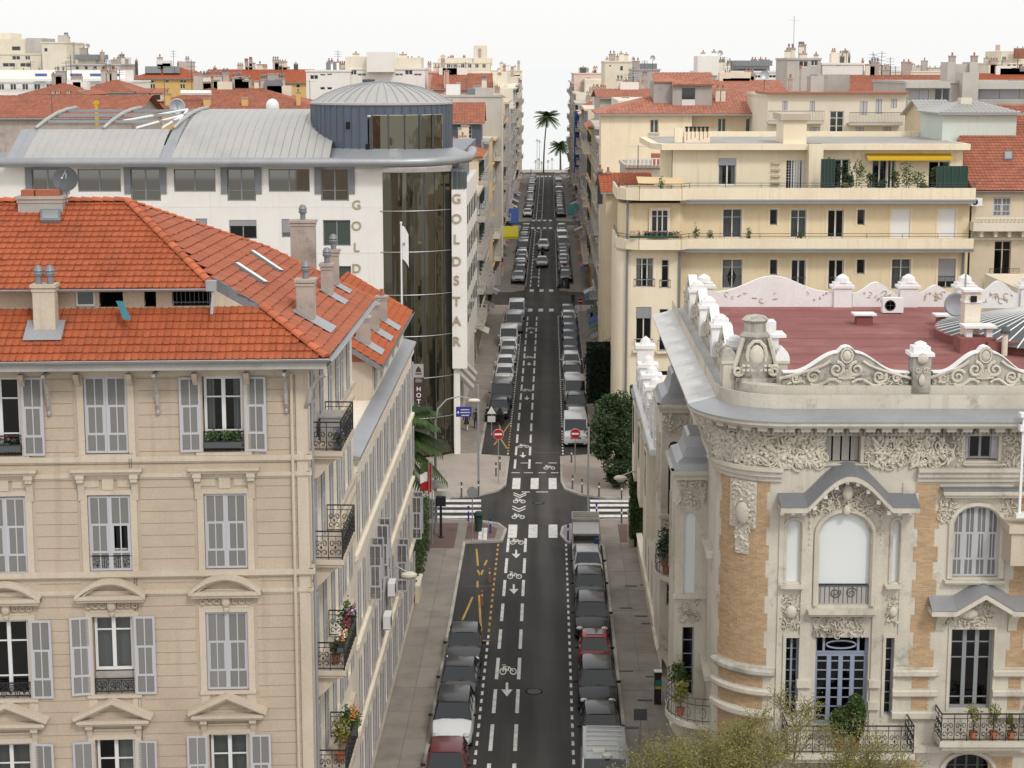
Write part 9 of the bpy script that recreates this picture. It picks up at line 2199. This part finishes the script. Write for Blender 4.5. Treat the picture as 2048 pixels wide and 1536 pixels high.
for i,(px,t)in enumerate(((1074,280),(1079,282),(1071,322),(1077,318),(1083,325),(1104,318),(1096,322))):
 b=gat(px,338);e=pole(b,zat(t,b.y),.09,'seafront_lamp',label='slender seafront lamp mast near the palms, %s of its group from the left'%ORD[sorted([1074,1079,1071,1077,1083,1104,1096]).index(px)],cat='street lamp',group='lamp masts on the seafront');q=MB();q.blob((0,0,zat(t,b.y)),(.3,.3,.35),6,4);q.tube((-.8,0,zat(t,b.y)-.5),(.8,0,zat(t,b.y)-.5),.05,4);sub('lantern',q,M['steel'],e)
def leafbox(name,c,hx,hy,z0,z1,mat,n,size,lab,cat,seed=1,core=True,stem=0,rz=0):
 R=random.Random(seed);e=empty(name,(c[0],c[1],0),rz,label=lab,cat=cat);m=MB()
 for i in range(n):
  k=R.random();x,y,z=R.uniform(-hx,hx),R.uniform(-hy,hy),R.uniform(z0,z1)
  if k<.35:y=-hy*R.uniform(.9,1.06)
  elif k<.5:x=hx*R.choice((-1,1))*R.uniform(.9,1.06)
  elif k<.8:z=z1+R.uniform(-.12,.10)
  else:y=hy*R.uniform(.9,1.05)
  a=Vector((R.gauss(0,1),R.gauss(0,1),R.gauss(0,1))).normalized();b_=a.orthogonal().normalized();s=size*R.uniform(.6,1.4);p=Vector((x,y,z));m.add([p-a*s,p-b_*s*.5,p+a*s,p+b_*s*.5],[(0,1,2,3)])
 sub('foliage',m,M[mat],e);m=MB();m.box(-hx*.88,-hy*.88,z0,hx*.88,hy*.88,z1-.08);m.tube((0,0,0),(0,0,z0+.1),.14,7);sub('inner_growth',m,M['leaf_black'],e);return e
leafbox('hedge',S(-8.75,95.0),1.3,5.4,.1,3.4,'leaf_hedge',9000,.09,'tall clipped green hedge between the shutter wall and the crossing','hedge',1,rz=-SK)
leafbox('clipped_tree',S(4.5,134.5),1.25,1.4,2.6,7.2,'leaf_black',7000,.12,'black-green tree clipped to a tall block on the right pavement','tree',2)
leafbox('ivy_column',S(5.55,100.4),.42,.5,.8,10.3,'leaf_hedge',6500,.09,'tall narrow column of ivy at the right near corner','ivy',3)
m=MB();p_=S(5.35,100.8);m.box(p_.x-.3,p_.y-.3,0,p_.x+.3,p_.y+.3,2.2);m.box(p_.x-.36,p_.y-.36,2.2,p_.x+.36,p_.y+.36,2.35);tag(add('gate_pillar',m,M['beige']),label='beige stone gate pillar at the foot of the ivy column',cat='pillar')
for(a,b,lab)in(((-7.35,89.3),(-7.35,91.5),'low pale garden wall running along the hedge'),((5.7,82),(5.7,100),'low pale garden wall at the back of the right pavement')):
 m=MB();prism(m,[S(a[0]-.12,a[1]),S(a[0]+.12,a[1]),S(b[0]+.12,b[1]),S(b[0]-.12,b[1])],0,1.1);o=tag(add('garden_wall',m,M['beige']),label=lab,cat='wall');m=MB();prism(m,[S(a[0]-.18,a[1]),S(a[0]+.18,a[1]),S(b[0]+.18,b[1]),S(b[0]-.18,b[1])],1.1,1.2);sub('coping',m,M['annex'],o)
tree('garden_tree',Vector((xat(1236,900,115.5),115.5,0)),6.6,2.5,'leaf_dark','dark leafy tree leaning over the right far pavement beside the ivy',11000,.13,5,.16,base=.10,clumps=44)
R=random.Random(12);tb=Vector((7.9,46.5,0));e=empty('street_tree',tb,0,label='twiggy street tree with yellow-green buds in front of the villa at the bottom edge',cat='tree')
t=MB();t.path([(0,0,0),(.1,0,3),(-.05,.1,8)],[.28,.22,.16],8);sub('trunk',t,M['bark'],e,smooth=True);tw=MB();lf=MB();tips=[]
def grow(p,d,L,r,lv):
 q=p+d*L;tw.tube(p,q,r,4 if lv>1 else 6,r*.6,False)
 if lv>=2:
  for k in range(9 if lv<4 else 22):
   c=p.lerp(q,R.random())+Vector((R.gauss(0,.09),R.gauss(0,.09),R.gauss(0,.09)));a=Vector((R.gauss(0,1),R.gauss(0,1),R.gauss(0,1))).normalized();b=a.orthogonal();s=R.uniform(.014,.036);lf.add([c-a*s,c-b*s*.6,c+a*s,c+b*s*.6],[(0,1,2,3)])
 if lv<5:
  for k in range((5,5,4,4,4)[lv]):
   v=Vector((R.gauss(0,1),R.gauss(0,1),R.gauss(.15,.6))).normalized();grow(p.lerp(q,R.uniform(.45,1)),(d*1.0+v*.85).normalized(),L*R.uniform(.58,.8),r*.55,lv+1)
for k in range(9):a=k*.72;grow(Vector((0,0,5.9+.17*k)),Vector((math.cos(a)*1.4,math.sin(a)*.8,.60)).normalized(),2.35,.09,1)
sub('twigs',tw,M['twig'],e);sub('leaves',lf,M['leaf_bud'],e)
